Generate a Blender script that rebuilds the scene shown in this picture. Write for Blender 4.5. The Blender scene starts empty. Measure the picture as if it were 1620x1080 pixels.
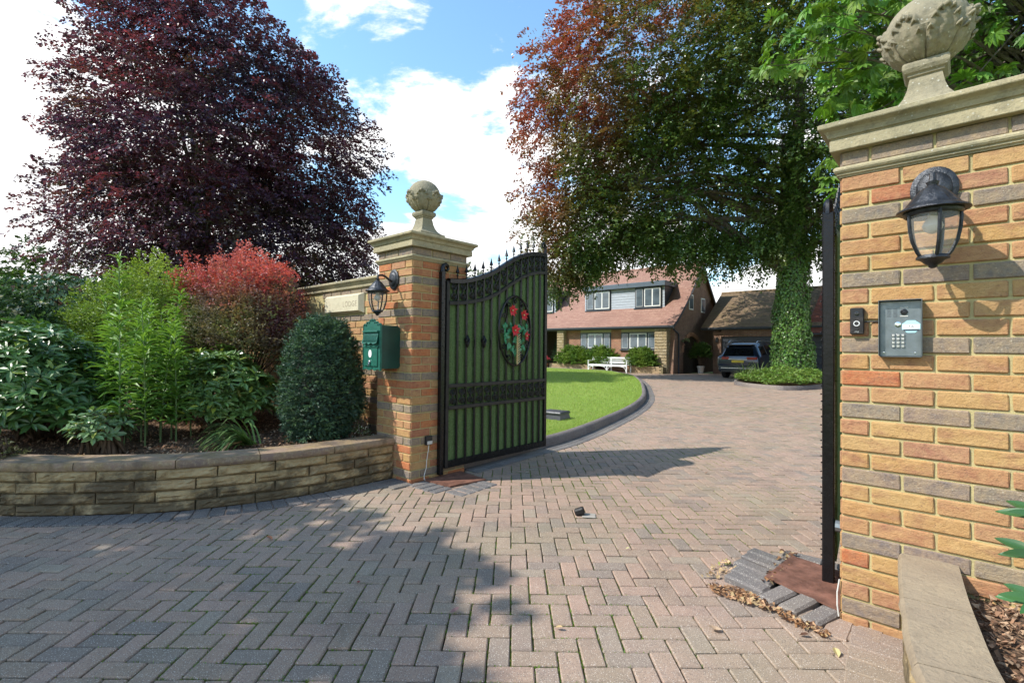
import bpy, bmesh, math, random
import numpy as np
from mathutils import Vector, Matrix, noise as mnoise
random.seed(7); rng = np.random.default_rng(7)
R = math.radians; PI = math.pi
scene = bpy.context.scene
COL = scene.collection

# ------------------------------------------------------------------ camera, sky, sun, exposure
CAM = Vector((3.7226, -2.7463, 1.2453)); YAW, PITCH, ROLL, FPX = 0.7347, 0.0150, 0.0100, 780.0
cd = bpy.data.cameras.new("camera"); cam = bpy.data.objects.new("camera", cd); COL.objects.link(cam)
cd.sensor_width = 36.0; cd.lens = FPX / 1620 * 36; cd.clip_start = 0.05; cd.clip_end = 2000
fw = Vector((-math.sin(YAW) * math.cos(PITCH), math.cos(YAW) * math.cos(PITCH), math.sin(PITCH)))
rt = Vector((math.cos(YAW), math.sin(YAW), 0)); up = rt.cross(fw)
r2 = rt * math.cos(ROLL) + up * math.sin(ROLL); u2 = up * math.cos(ROLL) - rt * math.sin(ROLL)
cam.matrix_world = Matrix(((r2.x, u2.x, -fw.x, CAM.x), (r2.y, u2.y, -fw.y, CAM.y), (r2.z, u2.z, -fw.z, CAM.z), (0, 0, 0, 1)))
scene.camera = cam

SUN_DIR = Vector((-0.6, -0.8, 1.0)).normalized()          # towards the sun
world = bpy.data.worlds.new("World"); scene.world = world; world.use_nodes = True
wt = world.node_tree; wt.nodes.clear()
wo = wt.nodes.new("ShaderNodeOutputWorld"); wb = wt.nodes.new("ShaderNodeBackground")
sky = wt.nodes.new("ShaderNodeTexSky"); sky.sky_type = 'NISHITA'; sky.sun_disc = False
sky.sun_elevation = R(44.8); sky.sun_rotation = math.atan2(-0.6, -0.8) % (2 * PI)
sky.air_density = 1.0; sky.dust_density = 0.35; sky.ozone_density = 1.6; sky.altitude = 60
def wn(t, **k):
    n = wt.nodes.new(t)
    for a, b in k.items(): setattr(n, a, b)
    return n
tc = wn("ShaderNodeTexCoord")
mp = wn("ShaderNodeMapping"); mp.inputs['Scale'].default_value = (1.0, 1.0, 2.3); mp.inputs['Location'].default_value = (4.3, 1.1, 0.35)
wt.links.new(tc.outputs['Generated'], mp.inputs['Vector'])
ns = wn("ShaderNodeTexNoise"); ns.inputs['Scale'].default_value = 2.6; ns.inputs['Detail'].default_value = 11; ns.inputs['Roughness'].default_value = 0.60; ns.inputs['Distortion'].default_value = 0.25
wt.links.new(mp.outputs['Vector'], ns.inputs['Vector'])
# more cloud low in the sky and towards the west (left of the picture): a real bank of cumulus
sep = wn("ShaderNodeSeparateXYZ"); wt.links.new(tc.outputs['Generated'], sep.inputs[0])
def wmath(op, a, b=None, c=None):
    n = wn("ShaderNodeMath", operation=op)
    for i, v in enumerate((a, b, c)):
        if v is None: continue
        if isinstance(v, (int, float)): n.inputs[i].default_value = v
        else: wt.links.new(v, n.inputs[i])
    return n.outputs[0]
elev = sep.outputs['Z']
low = wmath('MULTIPLY', wmath('SMOOTH_MIN', wmath('MAXIMUM', wmath('SUBTRACT', 0.50, elev), 0.0), 0.5, 0.05), 0.52)
west = wmath('MULTIPLY', wmath('MAXIMUM', wmath('SUBTRACT', wmath('MULTIPLY', sep.outputs['X'], -1.0), 0.86), 0.0), 3.4)
cm = wmath('ADD', wmath('ADD', ns.outputs['Fac'], low), west)
ramp = wn("ShaderNodeMapRange"); ramp.inputs['From Min'].default_value = 0.575; ramp.inputs['From Max'].default_value = 0.645
wt.links.new(cm, ramp.inputs['Value'])
ramp.interpolation_type = 'SMOOTHSTEP'
skym = wn("ShaderNodeVectorMath", operation='MULTIPLY'); skym.inputs[1].default_value = (0.86, 1.03, 1.0)
wt.links.new(sky.outputs[0], skym.inputs[0])
mixc = wn("ShaderNodeMix", data_type='RGBA'); mixc.inputs['B'].default_value = (4.3, 4.3, 4.3, 1)
wt.links.new(ramp.outputs[0], mixc.inputs['Factor']); wt.links.new(skym.outputs[0], mixc.inputs['A'])
wt.links.new(mixc.outputs['Result'], wb.inputs['Color']); wb.inputs['Strength'].default_value = 0.15
wt.links.new(wb.outputs[0], wo.inputs['Surface'])

sl = bpy.data.lights.new("sun", 'SUN'); sl.energy = 2.75; sl.angle = R(0.53); sl.color = (1.0, 0.955, 0.88)
so = bpy.data.objects.new("sun", sl); COL.objects.link(so); so.rotation_euler = (-SUN_DIR).to_track_quat('-Z', 'Y').to_euler()
scene.view_settings.view_transform = 'Standard'; scene.view_settings.look = 'None'
scene.view_settings.exposure = 1.22; scene.view_settings.gamma = 1.0; scene.view_settings.use_curve_mapping = False
scene.cycles.max_bounces = 6; scene.cycles.transparent_max_bounces = 12; scene.cycles.diffuse_bounces = 3
scene.cycles.caustics_reflective = False; scene.cycles.caustics_refractive = False
scene.cycles.use_denoising = True

# ------------------------------------------------------------------ object helpers
def link(o, parent=None):
    COL.objects.link(o)
    if parent is not None: o.parent = parent
    return o
def tag(o, label=None, cat=None, group=None, kind=None):
    if label: o['label'] = label
    if cat: o['category'] = cat
    if group: o['group'] = group
    if kind: o['kind'] = kind
    return o
def thing(name, label, cat, loc=(0, 0, 0), rz=0.0, group=None):
    o = bpy.data.objects.new(name, None); o.empty_display_size = 0.1; o.location = loc; o.rotation_euler = (0, 0, rz)
    link(o); return tag(o, label, cat, group)
def copy_tree(o, parent=None):
    c = o.copy(); COL.objects.link(c); c.parent = parent
    if 'label' in c and parent is None: pass
    for ch in list(o.children): copy_tree(ch, c)
    return c

class MB:
    """collects simple shapes into one mesh"""
    def __init__(s): s.v = []; s.f = []
    def add(s, vs, fs):
        b = len(s.v); s.v += [tuple(v) for v in vs]; s.f += [tuple(i + b for i in f) for f in fs]; return s
    def box(s, lo, hi, M=None):
        x0, y0, z0 = lo; x1, y1, z1 = hi
        vs = [(x0, y0, z0), (x1, y0, z0), (x1, y1, z0), (x0, y1, z0), (x0, y0, z1), (x1, y0, z1), (x1, y1, z1), (x0, y1, z1)]
        if M is not None: vs = [tuple(M @ Vector(v)) for v in vs]
        return s.add(vs, [(0, 3, 2, 1), (4, 5, 6, 7), (0, 1, 5, 4), (1, 2, 6, 5), (2, 3, 7, 6), (3, 0, 4, 7)])
    def cbox(s, lo, hi, c=0.004, M=None):
        """box with chamfered edges"""
        (x0, y0, z0), (x1, y1, z1) = lo, hi
        vs = []
        for ax in range(3):
            for sd in (0, 1):
                for a in (0, 1):
                    for b in (0, 1):
                        p = [0, 0, 0]; L = [lo, hi]
                        o1, o2 = [(1, 2), (0, 2), (0, 1)][ax]
                        p[ax] = L[sd][ax]
                        p[o1] = L[a][o1] + (c if a == 0 else -c)
                        p[o2] = L[b][o2] + (c if b == 0 else -c)
                        vs.append(p)
        if M is not None: vs = [tuple(M @ Vector(v)) for v in vs]
        def ix(ax, sd, a, b): return ax * 8 + sd * 4 + a * 2 + b
        fs = []
        for ax in range(3):
            for sd in (0, 1):
                q = [ix(ax, sd, 0, 0), ix(ax, sd, 1, 0), ix(ax, sd, 1, 1), ix(ax, sd, 0, 1)]
                if (sd == 0) != (ax == 1): q = q[::-1]
                fs.append(tuple(q))
        # edge chamfers
        for (a1, a2, a3) in ((0, 1, 2), (0, 2, 1), (1, 2, 0)):
            for s1 in (0, 1):
                for s2 in (0, 1):
                    def vid(ax, sd, vals):
                        o1, o2 = [(1, 2), (0, 2), (0, 1)][ax]
                        return ix(ax, sd, vals[o1], vals[o2])
                    q = []
                    for s3 in (0, 1):
                        vals = {a1: s1, a2: s2, a3: s3}
                        q.append((vid(a1, s1, vals), vid(a2, s2, vals)))
                    fs.append((q[0][0], q[1][0], q[1][1], q[0][1]))
        for sx in (0, 1):
            for sy in (0, 1):
                for sz in (0, 1):
                    fs.append((ix(0, sx, sy, sz), ix(1, sy, sx, sz), ix(2, sz, sx, sy)))
        return s.add(vs, fs)
    def tube(s, pts, rad, n=8, cap=True):
        pts = [Vector(p) for p in pts]; m = len(pts)
        rads = rad if isinstance(rad, (list, tuple)) else [rad] * m
        t = [(pts[min(i + 1, m - 1)] - pts[max(i - 1, 0)]).normalized() for i in range(m)]
        a = Vector((0, 0, 1)) if abs(t[0].z) < 0.9 else Vector((1, 0, 0))
        u = t[0].cross(a).normalized(); vs = []
        for i in range(m):
            u = (u - t[i] * u.dot(t[i])).normalized(); w = t[i].cross(u)
            for k in range(n):
                an = 2 * PI * k / n
                vs.append(tuple(pts[i] + (u * math.cos(an) + w * math.sin(an)) * rads[i]))
        fs = [(i * n + k, i * n + (k + 1) % n, (i + 1) * n + (k + 1) % n, (i + 1) * n + k) for i in range(m - 1) for k in range(n)]
        if cap: fs += [tuple(range(n))[::-1], tuple((m - 1) * n + k for k in range(n))]
        return s.add(vs, fs)
    def lathe(s, prof, n=24, M=None, cap=True, flute=None):
        vs = []
        for j, (r, z) in enumerate(prof):
            for k in range(n):
                an = 2 * PI * k / n; rr = r * (flute(an, j) if flute else 1)
                vs.append((rr * math.cos(an), rr * math.sin(an), z))
        if M is not None: vs = [tuple(M @ Vector(v)) for v in vs]
        m = len(prof)
        fs = [(i * n + k, i * n + (k + 1) % n, (i + 1) * n + (k + 1) % n, (i + 1) * n + k) for i in range(m - 1) for k in range(n)]
        if cap: fs += [tuple(range(n))[::-1], tuple((m - 1) * n + k for k in range(n))]
        return s.add(vs, fs)
    def sqlathe(s, prof, hx, hy, M=None, cap=True):
        """rectangular section swept up a profile of (overhang, z) round a hx by hy core"""
        vs = []
        for o, z in prof:
            vs += [(-hx - o, -hy - o, z), (hx + o, -hy - o, z), (hx + o, hy + o, z), (-hx - o, hy + o, z)]
        if M is not None: vs = [tuple(M @ Vector(v)) for v in vs]
        m = len(prof)
        fs = [(i * 4 + k, i * 4 + (k + 1) % 4, (i + 1) * 4 + (k + 1) % 4, (i + 1) * 4 + k) for i in range(m - 1) for k in range(4)]
        if cap: fs += [(3, 2, 1, 0), tuple((m - 1) * 4 + k for k in range(4))]
        return s.add(vs, fs)
    def prism(s, poly, z0, z1, M=None):
        n = len(poly); vs = [(x, y, z0) for x, y in poly] + [(x, y, z1) for x, y in poly]
        if M is not None: vs = [tuple(M @ Vector(v)) for v in vs]
        return s.add(vs, [tuple(range(n))[::-1], tuple(range(n, 2 * n))] + [(i, (i + 1) % n, (i + 1) % n + n, i + n) for i in range(n)])
    def ball(s, c, r, n=10, m=6, sq=(1, 1, 1)):
        vs = [(c[0], c[1], c[2] - r * sq[2])]
        for j in range(1, m):
            e = -PI / 2 + PI * j / m
            for k in range(n): a = 2 * PI * k / n; vs.append((c[0] + r * sq[0] * math.cos(e) * math.cos(a), c[1] + r * sq[1] * math.cos(e) * math.sin(a), c[2] + r * sq[2] * math.sin(e)))
        vs.append((c[0], c[1], c[2] + r * sq[2])); L = len(vs) - 1
        fs = [(0, 1 + (k + 1) % n, 1 + k) for k in range(n)]
        for j in range(m - 2):
            for k in range(n): a = 1 + j * n; fs.append((a + k, a + (k + 1) % n, a + n + (k + 1) % n, a + n + k))
        a = 1 + (m - 2) * n; fs += [(a + k, a + (k + 1) % n, L) for k in range(n)]
        return s.add(vs, fs)
    def mesh(s, name, mat, smooth=False, angle=None):
        me = bpy.data.meshes.new(name); me.from_pydata(s.v, [], s.f); me.materials.append(mat)
        bm = bmesh.new(); bm.from_mesh(me); bmesh.ops.recalc_face_normals(bm, faces=bm.faces); bm.to_mesh(me); bm.free()
        if smooth:
            me.polygons.foreach_set('use_smooth', [True] * len(me.polygons))
            if angle:
                try: me.set_sharp_from_angle(angle=R(angle))
                except Exception: pass
        me.update(); return me
    def build(s, name, mat, parent=None, smooth=False, angle=40, loc=None):
        o = bpy.data.objects.new(name, s.mesh(name, mat, smooth, angle)); link(o, parent)
        if loc: o.location = loc
        return o

def inst(me, name, parent=None, loc=(0, 0, 0), rz=0.0, rot=None, scale=None):
    o = bpy.data.objects.new(name, me); link(o, parent); o.location = loc
    o.rotation_euler = rot if rot else (0, 0, rz)
    if scale: o.scale = scale
    return o

def np_mesh(name, V, F, mat, parent=None, col=None, smooth=False):
    """V (n,3), F (m,k) equal-sized faces"""
    me = bpy.data.meshes.new(name); n = len(V); m, k = F.shape
    me.vertices.add(n); me.vertices.foreach_set('co', np.ascontiguousarray(V, dtype=np.float32).ravel())
    me.loops.add(m * k); me.loops.foreach_set('vertex_index', np.ascontiguousarray(F, dtype=np.int32).ravel())
    me.polygons.add(m); me.polygons.foreach_set('loop_start', np.arange(0, m * k, k, dtype=np.int32))
    try: me.polygons.foreach_set('loop_total', np.full(m, k, dtype=np.int32))
    except Exception: pass
    me.polygons.foreach_set('use_smooth', np.full(m, bool(smooth)))
    if col is not None:
        at = me.color_attributes.new('Col', 'FLOAT_COLOR', 'POINT')
        c = np.ones((n, 4), dtype=np.float32); c[:, :3] = col; at.data.foreach_set('color', c.ravel())
    me.materials.append(mat); me.update(calc_edges=True)
    o = bpy.data.objects.new(name, me); link(o, parent); return o

# ------------------------------------------------------------------ materials
def newmat(name):
    m = bpy.data.materials.new(name); m.use_nodes = True; nt = m.node_tree
    b = nt.nodes['Principled BSDF']; return m, nt, b
class NT:
    def __init__(s, nt): s.nt = nt
    def n(s, t, **k):
        x = s.nt.nodes.new(t)
        for a, b in k.items(): setattr(x, a, b)
        return x
    def l(s, a, b): s.nt.links.new(a, b)
    def val(s, sock, v):
        if isinstance(v, (int, float)): sock.default_value = v
        elif isinstance(v, (tuple, list)): sock.default_value = tuple(v) + ((1,) if len(v) == 3 and len(sock.default_value) == 4 else ())
        else: s.l(v, sock)
    def math(s, op, a, b=0.0, clamp=False):
        x = s.n('ShaderNodeMath', operation=op); x.use_clamp = clamp; s.val(x.inputs[0], a); s.val(x.inputs[1], b); return x.outputs[0]
    def noise(s, vec, scale, detail=4, rough=0.55, dist=0.0):
        x = s.n('ShaderNodeTexNoise'); x.inputs['Scale'].default_value = scale; x.inputs['Detail'].default_value = detail
        x.inputs['Roughness'].default_value = rough; x.inputs['Distortion'].default_value = dist
        if vec is not None: s.l(vec, x.inputs['Vector'])
        return x.outputs['Fac']
    def voro(s, vec, scale, feat='F1'):
        x = s.n('ShaderNodeTexVoronoi', feature=feat); x.inputs['Scale'].default_value = scale
        if vec is not None: s.l(vec, x.inputs['Vector'])
        return x.outputs['Distance']
    def rng(s, v, a, b, c=0.0, d=1.0):
        x = s.n('ShaderNodeMapRange'); s.l(v, x.inputs['Value'])
        for i, k in zip(('From Min', 'From Max', 'To Min', 'To Max'), (a, b, c, d)): x.inputs[i].default_value = k
        return x.outputs[0]
    def ramp(s, v, stops):
        x = s.n('ShaderNodeValToRGB'); s.l(v, x.inputs['Fac']); e = x.color_ramp.elements
        while len(e) < len(stops): e.new(0.5)
        for i, (p, c) in enumerate(stops): e[i].position = p; e[i].color = tuple(c) + (1,)
        return x.outputs['Color']
    def mix(s, f, a, b, mode='MIX'):
        x = s.n('ShaderNodeMix', data_type='RGBA', blend_type=mode); s.val(x.inputs['Factor'], f)
        s.val(x.inputs['A'], a); s.val(x.inputs['B'], b); return x.outputs['Result']
    def bump(s, h, strength, dist=0.01):
        x = s.n('ShaderNodeBump'); x.inputs['Strength'].default_value = strength; x.inputs['Distance'].default_value = dist; s.l(h, x.inputs['Height']); return x.outputs[0]
    def objvec(s):
        """object coordinates pushed to another place of the noise for every object and every island"""
        tcn = s.n('ShaderNodeTexCoord'); oi = s.n('ShaderNodeObjectInfo'); g = s.n('ShaderNodeNewGeometry')
        r = s.math('FRACT', s.math('ADD', oi.outputs['Random'], g.outputs['Random Per Island']))
        v = s.n('ShaderNodeVectorMath', operation='MULTIPLY_ADD'); s.val(v.inputs[0], (1.0, 1.0, 1.0))
        c = s.n('ShaderNodeCombineXYZ'); s.l(s.math('MULTIPLY', r, 37.0), c.inputs[0]); s.l(s.math('MULTIPLY', r, 91.0), c.inputs[1]); s.l(s.math('MULTIPLY', r, 53.0), c.inputs[2])
        a = s.n('ShaderNodeVectorMath', operation='ADD'); s.l(tcn.outputs['Object'], a.inputs[0]); s.l(c.outputs[0], a.inputs[1])
        return a.outputs[0], r, tcn, g
def P(b, **k):
    for a, v in k.items():
        s = b.inputs[{'spec': 'Specular IOR Level', 'rough': 'Roughness', 'metal': 'Metallic', 'coat': 'Coat Weight'}.get(a, a)]
        s.default_value = v
def plain(name, col, rough=0.6, metal=0.0, spec=0.5, var=0.12, scale=9.0, bump=0.0, bscale=60, coat=0.0):
    m, nt, b = newmat(name); T = NT(nt); tcn = T.n('ShaderNodeTexCoord'); f = T.noise(tcn.outputs['Object'], scale, 5)
    lo = tuple(c * (1 - var) for c in col); hi = tuple(min(1, c * (1 + var)) for c in col)
    T.l(T.ramp(f, [(0.3, lo), (0.7, hi)]), b.inputs['Base Color']); P(b, rough=rough, metal=metal, spec=spec, coat=coat)
    f2 = T.noise(tcn.outputs['Object'], scale * 2.3, 3); T.l(T.rng(f2, 0.3, 0.7, rough * 0.8, min(1, rough * 1.2)), b.inputs['Roughness'])
    if bump: T.l(T.bump(T.noise(tcn.outputs['Object'], bscale, 5), bump, 0.01), b.inputs['Normal'])
    return m
M = {}
def brick_mat(name, stops, dark, smudge=0.35, speck=0.0):
    m, nt, b = newmat(name); T = NT(nt); vec, r, tcn, g = T.objvec()
    base = T.ramp(r, stops); lgn = T.noise(vec, 3.5, 3, 0.6); base = T.mix(T.rng(lgn, 0.42, 0.62, 0, 0.5), base, T.ramp(T.math('FRACT', T.math('ADD', r, 0.43)), stops))
    sv = T.n('ShaderNodeMapping'); sv.inputs['Scale'].default_value = (1, 1, 2.2); T.l(vec, sv.inputs['Vector'])
    n1 = T.noise(sv.outputs[0], 9, 4, 0.6); n2 = T.noise(vec, 34, 5, 0.65); n3 = T.noise(vec, 150, 3, 0.6)
    c = T.mix(T.rng(n1, 0.48, 0.72, 0, smudge), base, dark)
    c = T.mix(T.rng(n2, 0.35, 0.7, 0, 0.55), c, T.mix(0.5, c, (0.62, 0.42, 0.2)))
    c = T.mix(T.rng(n3, 0.62, 0.72, 0, 0.5), c, (0.62, 0.55, 0.42)) if speck else c
    c = T.mix(T.rng(n3, 0.3, 0.42, 0.55, 0), c, T.mix(0.7, c, (0.05, 0.035, 0.03))); c = T.mix(T.rng(T.noise(vec, 70, 3, 0.6, 1.5), 0.60, 0.70, 0, 0.55), c, (0.16, 0.09, 0.06)); c = T.mix(T.rng(T.noise(g.outputs['Position'], 2.0, 5, 0.7), 0.55, 0.75, 0, 0.25), c, (0.30, 0.26, 0.14))
    T.l(c, b.inputs['Base Color']); P(b, rough=0.88, spec=0.25)
    sc = T.n('ShaderNodeMapping'); sc.inputs['Scale'].default_value = (1, 1, 1.5); sc.inputs['Rotation'].default_value = (0, 0.25, 0); T.l(vec, sc.inputs['Vector'])
    h = T.math('ADD', T.math('ADD', T.math('MULTIPLY', T.noise(sc.outputs[0], 42, 4, 0.7), 1.0), T.math('MULTIPLY', n3, 0.35)), T.math('MULTIPLY', n1, 0.6))
    T.l(T.bump(h, 0.9, 0.0055), b.inputs['Normal']); return m
M['brick'] = brick_mat('warm_brick', [(0.0, (0.40, 0.215, 0.080)), (0.2, (0.42, 0.255, 0.095)), (0.45, (0.36, 0.165, 0.085)), (0.7, (0.43, 0.27, 0.11)), (0.85, (0.34, 0.165, 0.10)), (1.0, (0.40, 0.21, 0.095))], (0.23, 0.085, 0.06), 0.7)
M['brick_shade_red'] = brick_mat('shade_red_brick', [(0.0, (0.40, 0.12, 0.045)), (0.25, (0.36, 0.13, 0.06)), (0.5, (0.44, 0.13, 0.045)), (0.75, (0.33, 0.125, 0.07)), (1.0, (0.42, 0.18, 0.07))], (0.22, 0.07, 0.05), 0.7)  # same brick made redder: the left pier's shaded tint put into the colour
M['brick_grey'] = brick_mat('grey_brick', [(0.0, (0.17, 0.145, 0.12)), (0.4, (0.25, 0.195, 0.13)), (0.7, (0.165, 0.14, 0.13)), (1.0, (0.24, 0.17, 0.13))], (0.09, 0.08, 0.10), 0.6, speck=1)
def mortar():
    m, nt, b = newmat('mortar'); T = NT(nt); tcn = T.n('ShaderNodeTexCoord'); v = tcn.outputs['Object']
    n = T.noise(v, 5, 4); f = T.noise(v, 190, 3, 0.7)
    c = T.mix(T.rng(n, 0.4, 0.7), (0.48, 0.40, 0.19), (0.36, 0.30, 0.15)); c = T.mix(T.rng(f, 0.5, 0.7, 0, 0.5), c, (0.52, 0.45, 0.28))
    T.l(c, b.inputs['Base Color']); P(b, rough=0.95, spec=0.15); T.l(T.bump(T.noise(v, 120, 5, 0.7), 0.8, 0.004), b.inputs['Normal']); return m
M['mortar'] = mortar()
def stone(name, a, bcol, lich=0.5, bscale=90, bs=0.5, dark=(0.10, 0.095, 0.07)):
    m, nt, b = newmat(name); T = NT(nt); tcn = T.n('ShaderNodeTexCoord'); v = tcn.outputs['Object']
    n = T.noise(v, 3.2, 6, 0.6); n2 = T.noise(v, 17, 6, 0.7); n3 = T.noise(v, 85, 4, 0.7); sp = T.voro(v, 46)
    c = T.mix(T.rng(n, 0.38, 0.66), a, bcol); c = T.mix(T.rng(n2, 0.5, 0.72, 0, 0.55), c, dark)
    c = T.mix(T.math('MULTIPLY', T.rng(sp, 0.12, 0.2, lich, 0), T.rng(n2, 0.35, 0.6)), c, (0.66, 0.66, 0.58))
    c = T.mix(T.rng(n3, 0.56, 0.7, 0, 0.45), c, (0.14, 0.12, 0.09))
    T.l(c, b.inputs['Base Color']); P(b, rough=0.92, spec=0.2)
    T.l(T.bump(T.math('ADD', T.noise(v, bscale, 6, 0.7), T.math('MULTIPLY', n2, 0.8)), bs, 0.008), b.inputs['Normal']); return m
M['cap_stone'] = stone('cap_stone', (0.42, 0.355, 0.22), (0.30, 0.265, 0.17), 0.5)
M['finial_stone'] = stone('finial_stone', (0.31, 0.27, 0.18), (0.21, 0.19, 0.14), 0.6, 60, 0.8)
M['plaque_stone'] = stone('plaque_stone', (0.60, 0.54, 0.38), (0.54, 0.48, 0.34), 0.1, 120, 0.25, (0.36, 0.32, 0.22))
def walling(name, stops, stain):
    m, nt, b = newmat(name); T = NT(nt); vec, r, tcn, g = T.objvec()
    pz = T.n('ShaderNodeSeparateXYZ'); T.l(g.outputs['Position'], pz.inputs[0]); wv = g.outputs['Position']
    n1 = T.noise(vec, 7, 5, 0.65); n2 = T.noise(vec, 38, 5, 0.7); st = T.noise(wv, 3.0, 5, 0.6); st2 = T.noise(wv, 11, 5, 0.7)
    c = T.mix(T.rng(n1, 0.35, 0.7), T.ramp(r, stops), (0.27, 0.19, 0.09)); c = T.mix(T.rng(n2, 0.5, 0.75, 0, 0.5), c, (0.50, 0.41, 0.24))
    lowz = T.rng(pz.outputs['Z'], 0.0, 0.34, 0.16, -0.02)
    blk = T.rng(T.math('ADD', T.math('ADD', T.math('MULTIPLY', st, 0.65), T.math('MULTIPLY', st2, 0.35)), lowz), 0.49, 0.60, 0, stain)
    c = T.mix(blk, c, (0.035, 0.030, 0.024)); T.l(c, b.inputs['Base Color']); P(b, rough=0.93, spec=0.2)
    T.l(T.bump(T.math('ADD', n1, T.math('MULTIPLY', n2, 0.5)), 0.9, 0.012), b.inputs['Normal']); return m
M['walling'] = walling('garden_walling', [(0.0, (0.39, 0.28, 0.14)), (0.5, (0.45, 0.335, 0.18)), (1.0, (0.34, 0.24, 0.13))], 0.72)
M['coping'] = walling('coping_flag', [(0.0, (0.22, 0.15, 0.115)), (0.5, (0.27, 0.19, 0.14)), (1.0, (0.18, 0.13, 0.105))], 0.5)
M['coping_light'] = stone('sandstone_coping', (0.36, 0.28, 0.185), (0.29, 0.225, 0.155), 0.05, 55, 1.0, (0.22, 0.17, 0.115))
def paver(name, stops, moss=0.35):
    m, nt, b = newmat(name); T = NT(nt); vec, r, tcn, g = T.objvec(); wv = g.outputs['Position']
    base = T.ramp(r, stops); n1 = T.noise(wv, 0.9, 4, 0.6); n2 = T.noise(vec, 24, 5, 0.7); sp = T.voro(vec, 125); sp2 = T.noise(vec, 260, 3, 0.75)
    c = T.mix(T.rng(n2, 0.3, 0.75, 0, 0.55), base, T.mix(0.5, base, (0.12, 0.10, 0.095)))
    c = T.mix(T.rng(n1, 0.5, 0.68, 0, moss), c, (0.20, 0.19, 0.10))
    c = T.mix(T.rng(T.noise(wv, 2.3, 5, 0.65), 0.50, 0.70, 0, 0.42), c, (0.13, 0.105, 0.09)); c = T.mix(T.rng(T.noise(wv, 7.0, 6, 0.75), 0.58, 0.68, 0, 0.3), c, (0.075, 0.065, 0.055)); c = T.mix(T.rng(T.noise(wv, 0.45, 3, 0.5), 0.5, 0.7, 0, 0.3), c, (0.42, 0.32, 0.25))
    c = T.mix(T.rng(sp, 0.14, 0.26, 0.9, 0), c, (0.66, 0.60, 0.52)); c = T.mix(T.rng(sp2, 0.38, 0.47, 0.75, 0), c, (0.07, 0.06, 0.055))
    T.l(c, b.inputs['Base Color']); P(b, rough=0.9, spec=0.25)
    T.l(T.bump(T.math('ADD', T.noise(vec, 260, 3, 0.8), T.math('MULTIPLY', n2, 0.7)), 0.7, 0.003), b.inputs['Normal']); return m
M['paver'] = paver('block_paver', [(0.0, (0.355, 0.255, 0.18)), (0.2, (0.405, 0.265, 0.19)), (0.45, (0.315, 0.23, 0.16)), (0.7, (0.42, 0.275, 0.20)), (0.9, (0.265, 0.205, 0.16)), (1.0, (0.375, 0.29, 0.205))])
M['paver_grey'] = paver('grey_sett', [(0.0, (0.12, 0.118, 0.115)), (0.5, (0.175, 0.16, 0.15)), (1.0, (0.10, 0.10, 0.103))], 0.25)
M['kerb'] = paver('dark_kerb', [(0.0, (0.115, 0.10, 0.10)), (1.0, (0.155, 0.135, 0.13))], 0.2)
def joint():
    m, nt, b = newmat('mossy_joint'); T = NT(nt); g = T.n('ShaderNodeNewGeometry'); v = g.outputs['Position']
    n1 = T.noise(v, 2.1, 5, 0.6); n2 = T.noise(v, 30, 4, 0.7)
    c = T.mix(T.rng(T.math('ADD', T.math('MULTIPLY', n1, 0.7), T.math('MULTIPLY', n2, 0.3)), 0.46, 0.52), (0.040, 0.028, 0.020), (0.085, 0.125, 0.022))
    T.l(c, b.inputs['Base Color']); P(b, rough=1, spec=0.1); T.l(T.bump(T.noise(v, 220, 4, 0.8), 1.0, 0.01), b.inputs['Normal']); return m
M['joint'] = joint()
def soil():
    m, nt, b = newmat('bark_soil'); T = NT(nt); g = T.n('ShaderNodeNewGeometry'); v = g.outputs['Position']
    n1 = T.noise(v, 9, 6, 0.7); n2 = T.voro(v, 60)
    c = T.mix(T.rng(n1, 0.35, 0.65), (0.06, 0.038, 0.026), (0.19, 0.12, 0.075)); c = T.mix(T.rng(n2, 0.1, 0.3, 0.5, 0), c, (0.34, 0.22, 0.14))
    T.l(c, b.inputs['Base Color']); P(b, rough=1, spec=0.1); T.l(T.bump(T.math('ADD', n1, n2), 1.0, 0.02), b.inputs['Normal']); return m
M['soil'] = soil()
def lawnm():
    m, nt, b = newmat('lawn_grass'); T = NT(nt); g = T.n('ShaderNodeNewGeometry'); v = g.outputs['Position']
    n1 = T.noise(v, 0.8, 5, 0.6); n2 = T.noise(v, 60, 5, 0.75); n3 = T.noise(v, 6, 4, 0.7)
    c = T.mix(T.rng(n1, 0.35, 0.65), (0.22, 0.31, 0.060), (0.28, 0.35, 0.080)); c = T.mix(T.rng(n2, 0.4, 0.65, 0, 0.6), c, (0.14, 0.22, 0.035)); c = T.mix(T.rng(n3, 0.55, 0.75, 0, 0.4), c, (0.26, 0.29, 0.07))
    T.l(c, b.inputs['Base Color']); P(b, rough=0.9, spec=0.15); T.l(T.bump(n2, 0.8, 0.03), b.inputs['Normal']); return m
M['lawn'] = lawnm()
def foliage(name, rough=0.5, trans=0.3, tint=(1.25, 1.25, 0.7), spec=0.35):
    m, nt, b = newmat(name); T = NT(nt); a = T.n('ShaderNodeAttribute', attribute_name='Col'); nz = T.n('ShaderNodeNewGeometry')
    T.l(a.outputs['Color'], b.inputs['Base Color']); P(b, rough=rough, spec=spec)
    tr = T.n('ShaderNodeBsdfTranslucent'); mu = T.mix(1.0, a.outputs['Color'], tint, 'MULTIPLY'); T.l(mu, tr.inputs['Color'])
    mx = T.n('ShaderNodeMixShader'); mx.inputs[0].default_value = trans; T.l(b.outputs[0], mx.inputs[1]); T.l(tr.outputs[0], mx.inputs[2])
    T.l(mx.outputs[0], nt.nodes['Material Output'].inputs['Surface']); return m
M['leaf'] = foliage('leaf_green'); M['leaf_gloss'] = foliage('leaf_glossy', 0.32, 0.18, (1.2, 1.3, 0.6), 0.5)
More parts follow.
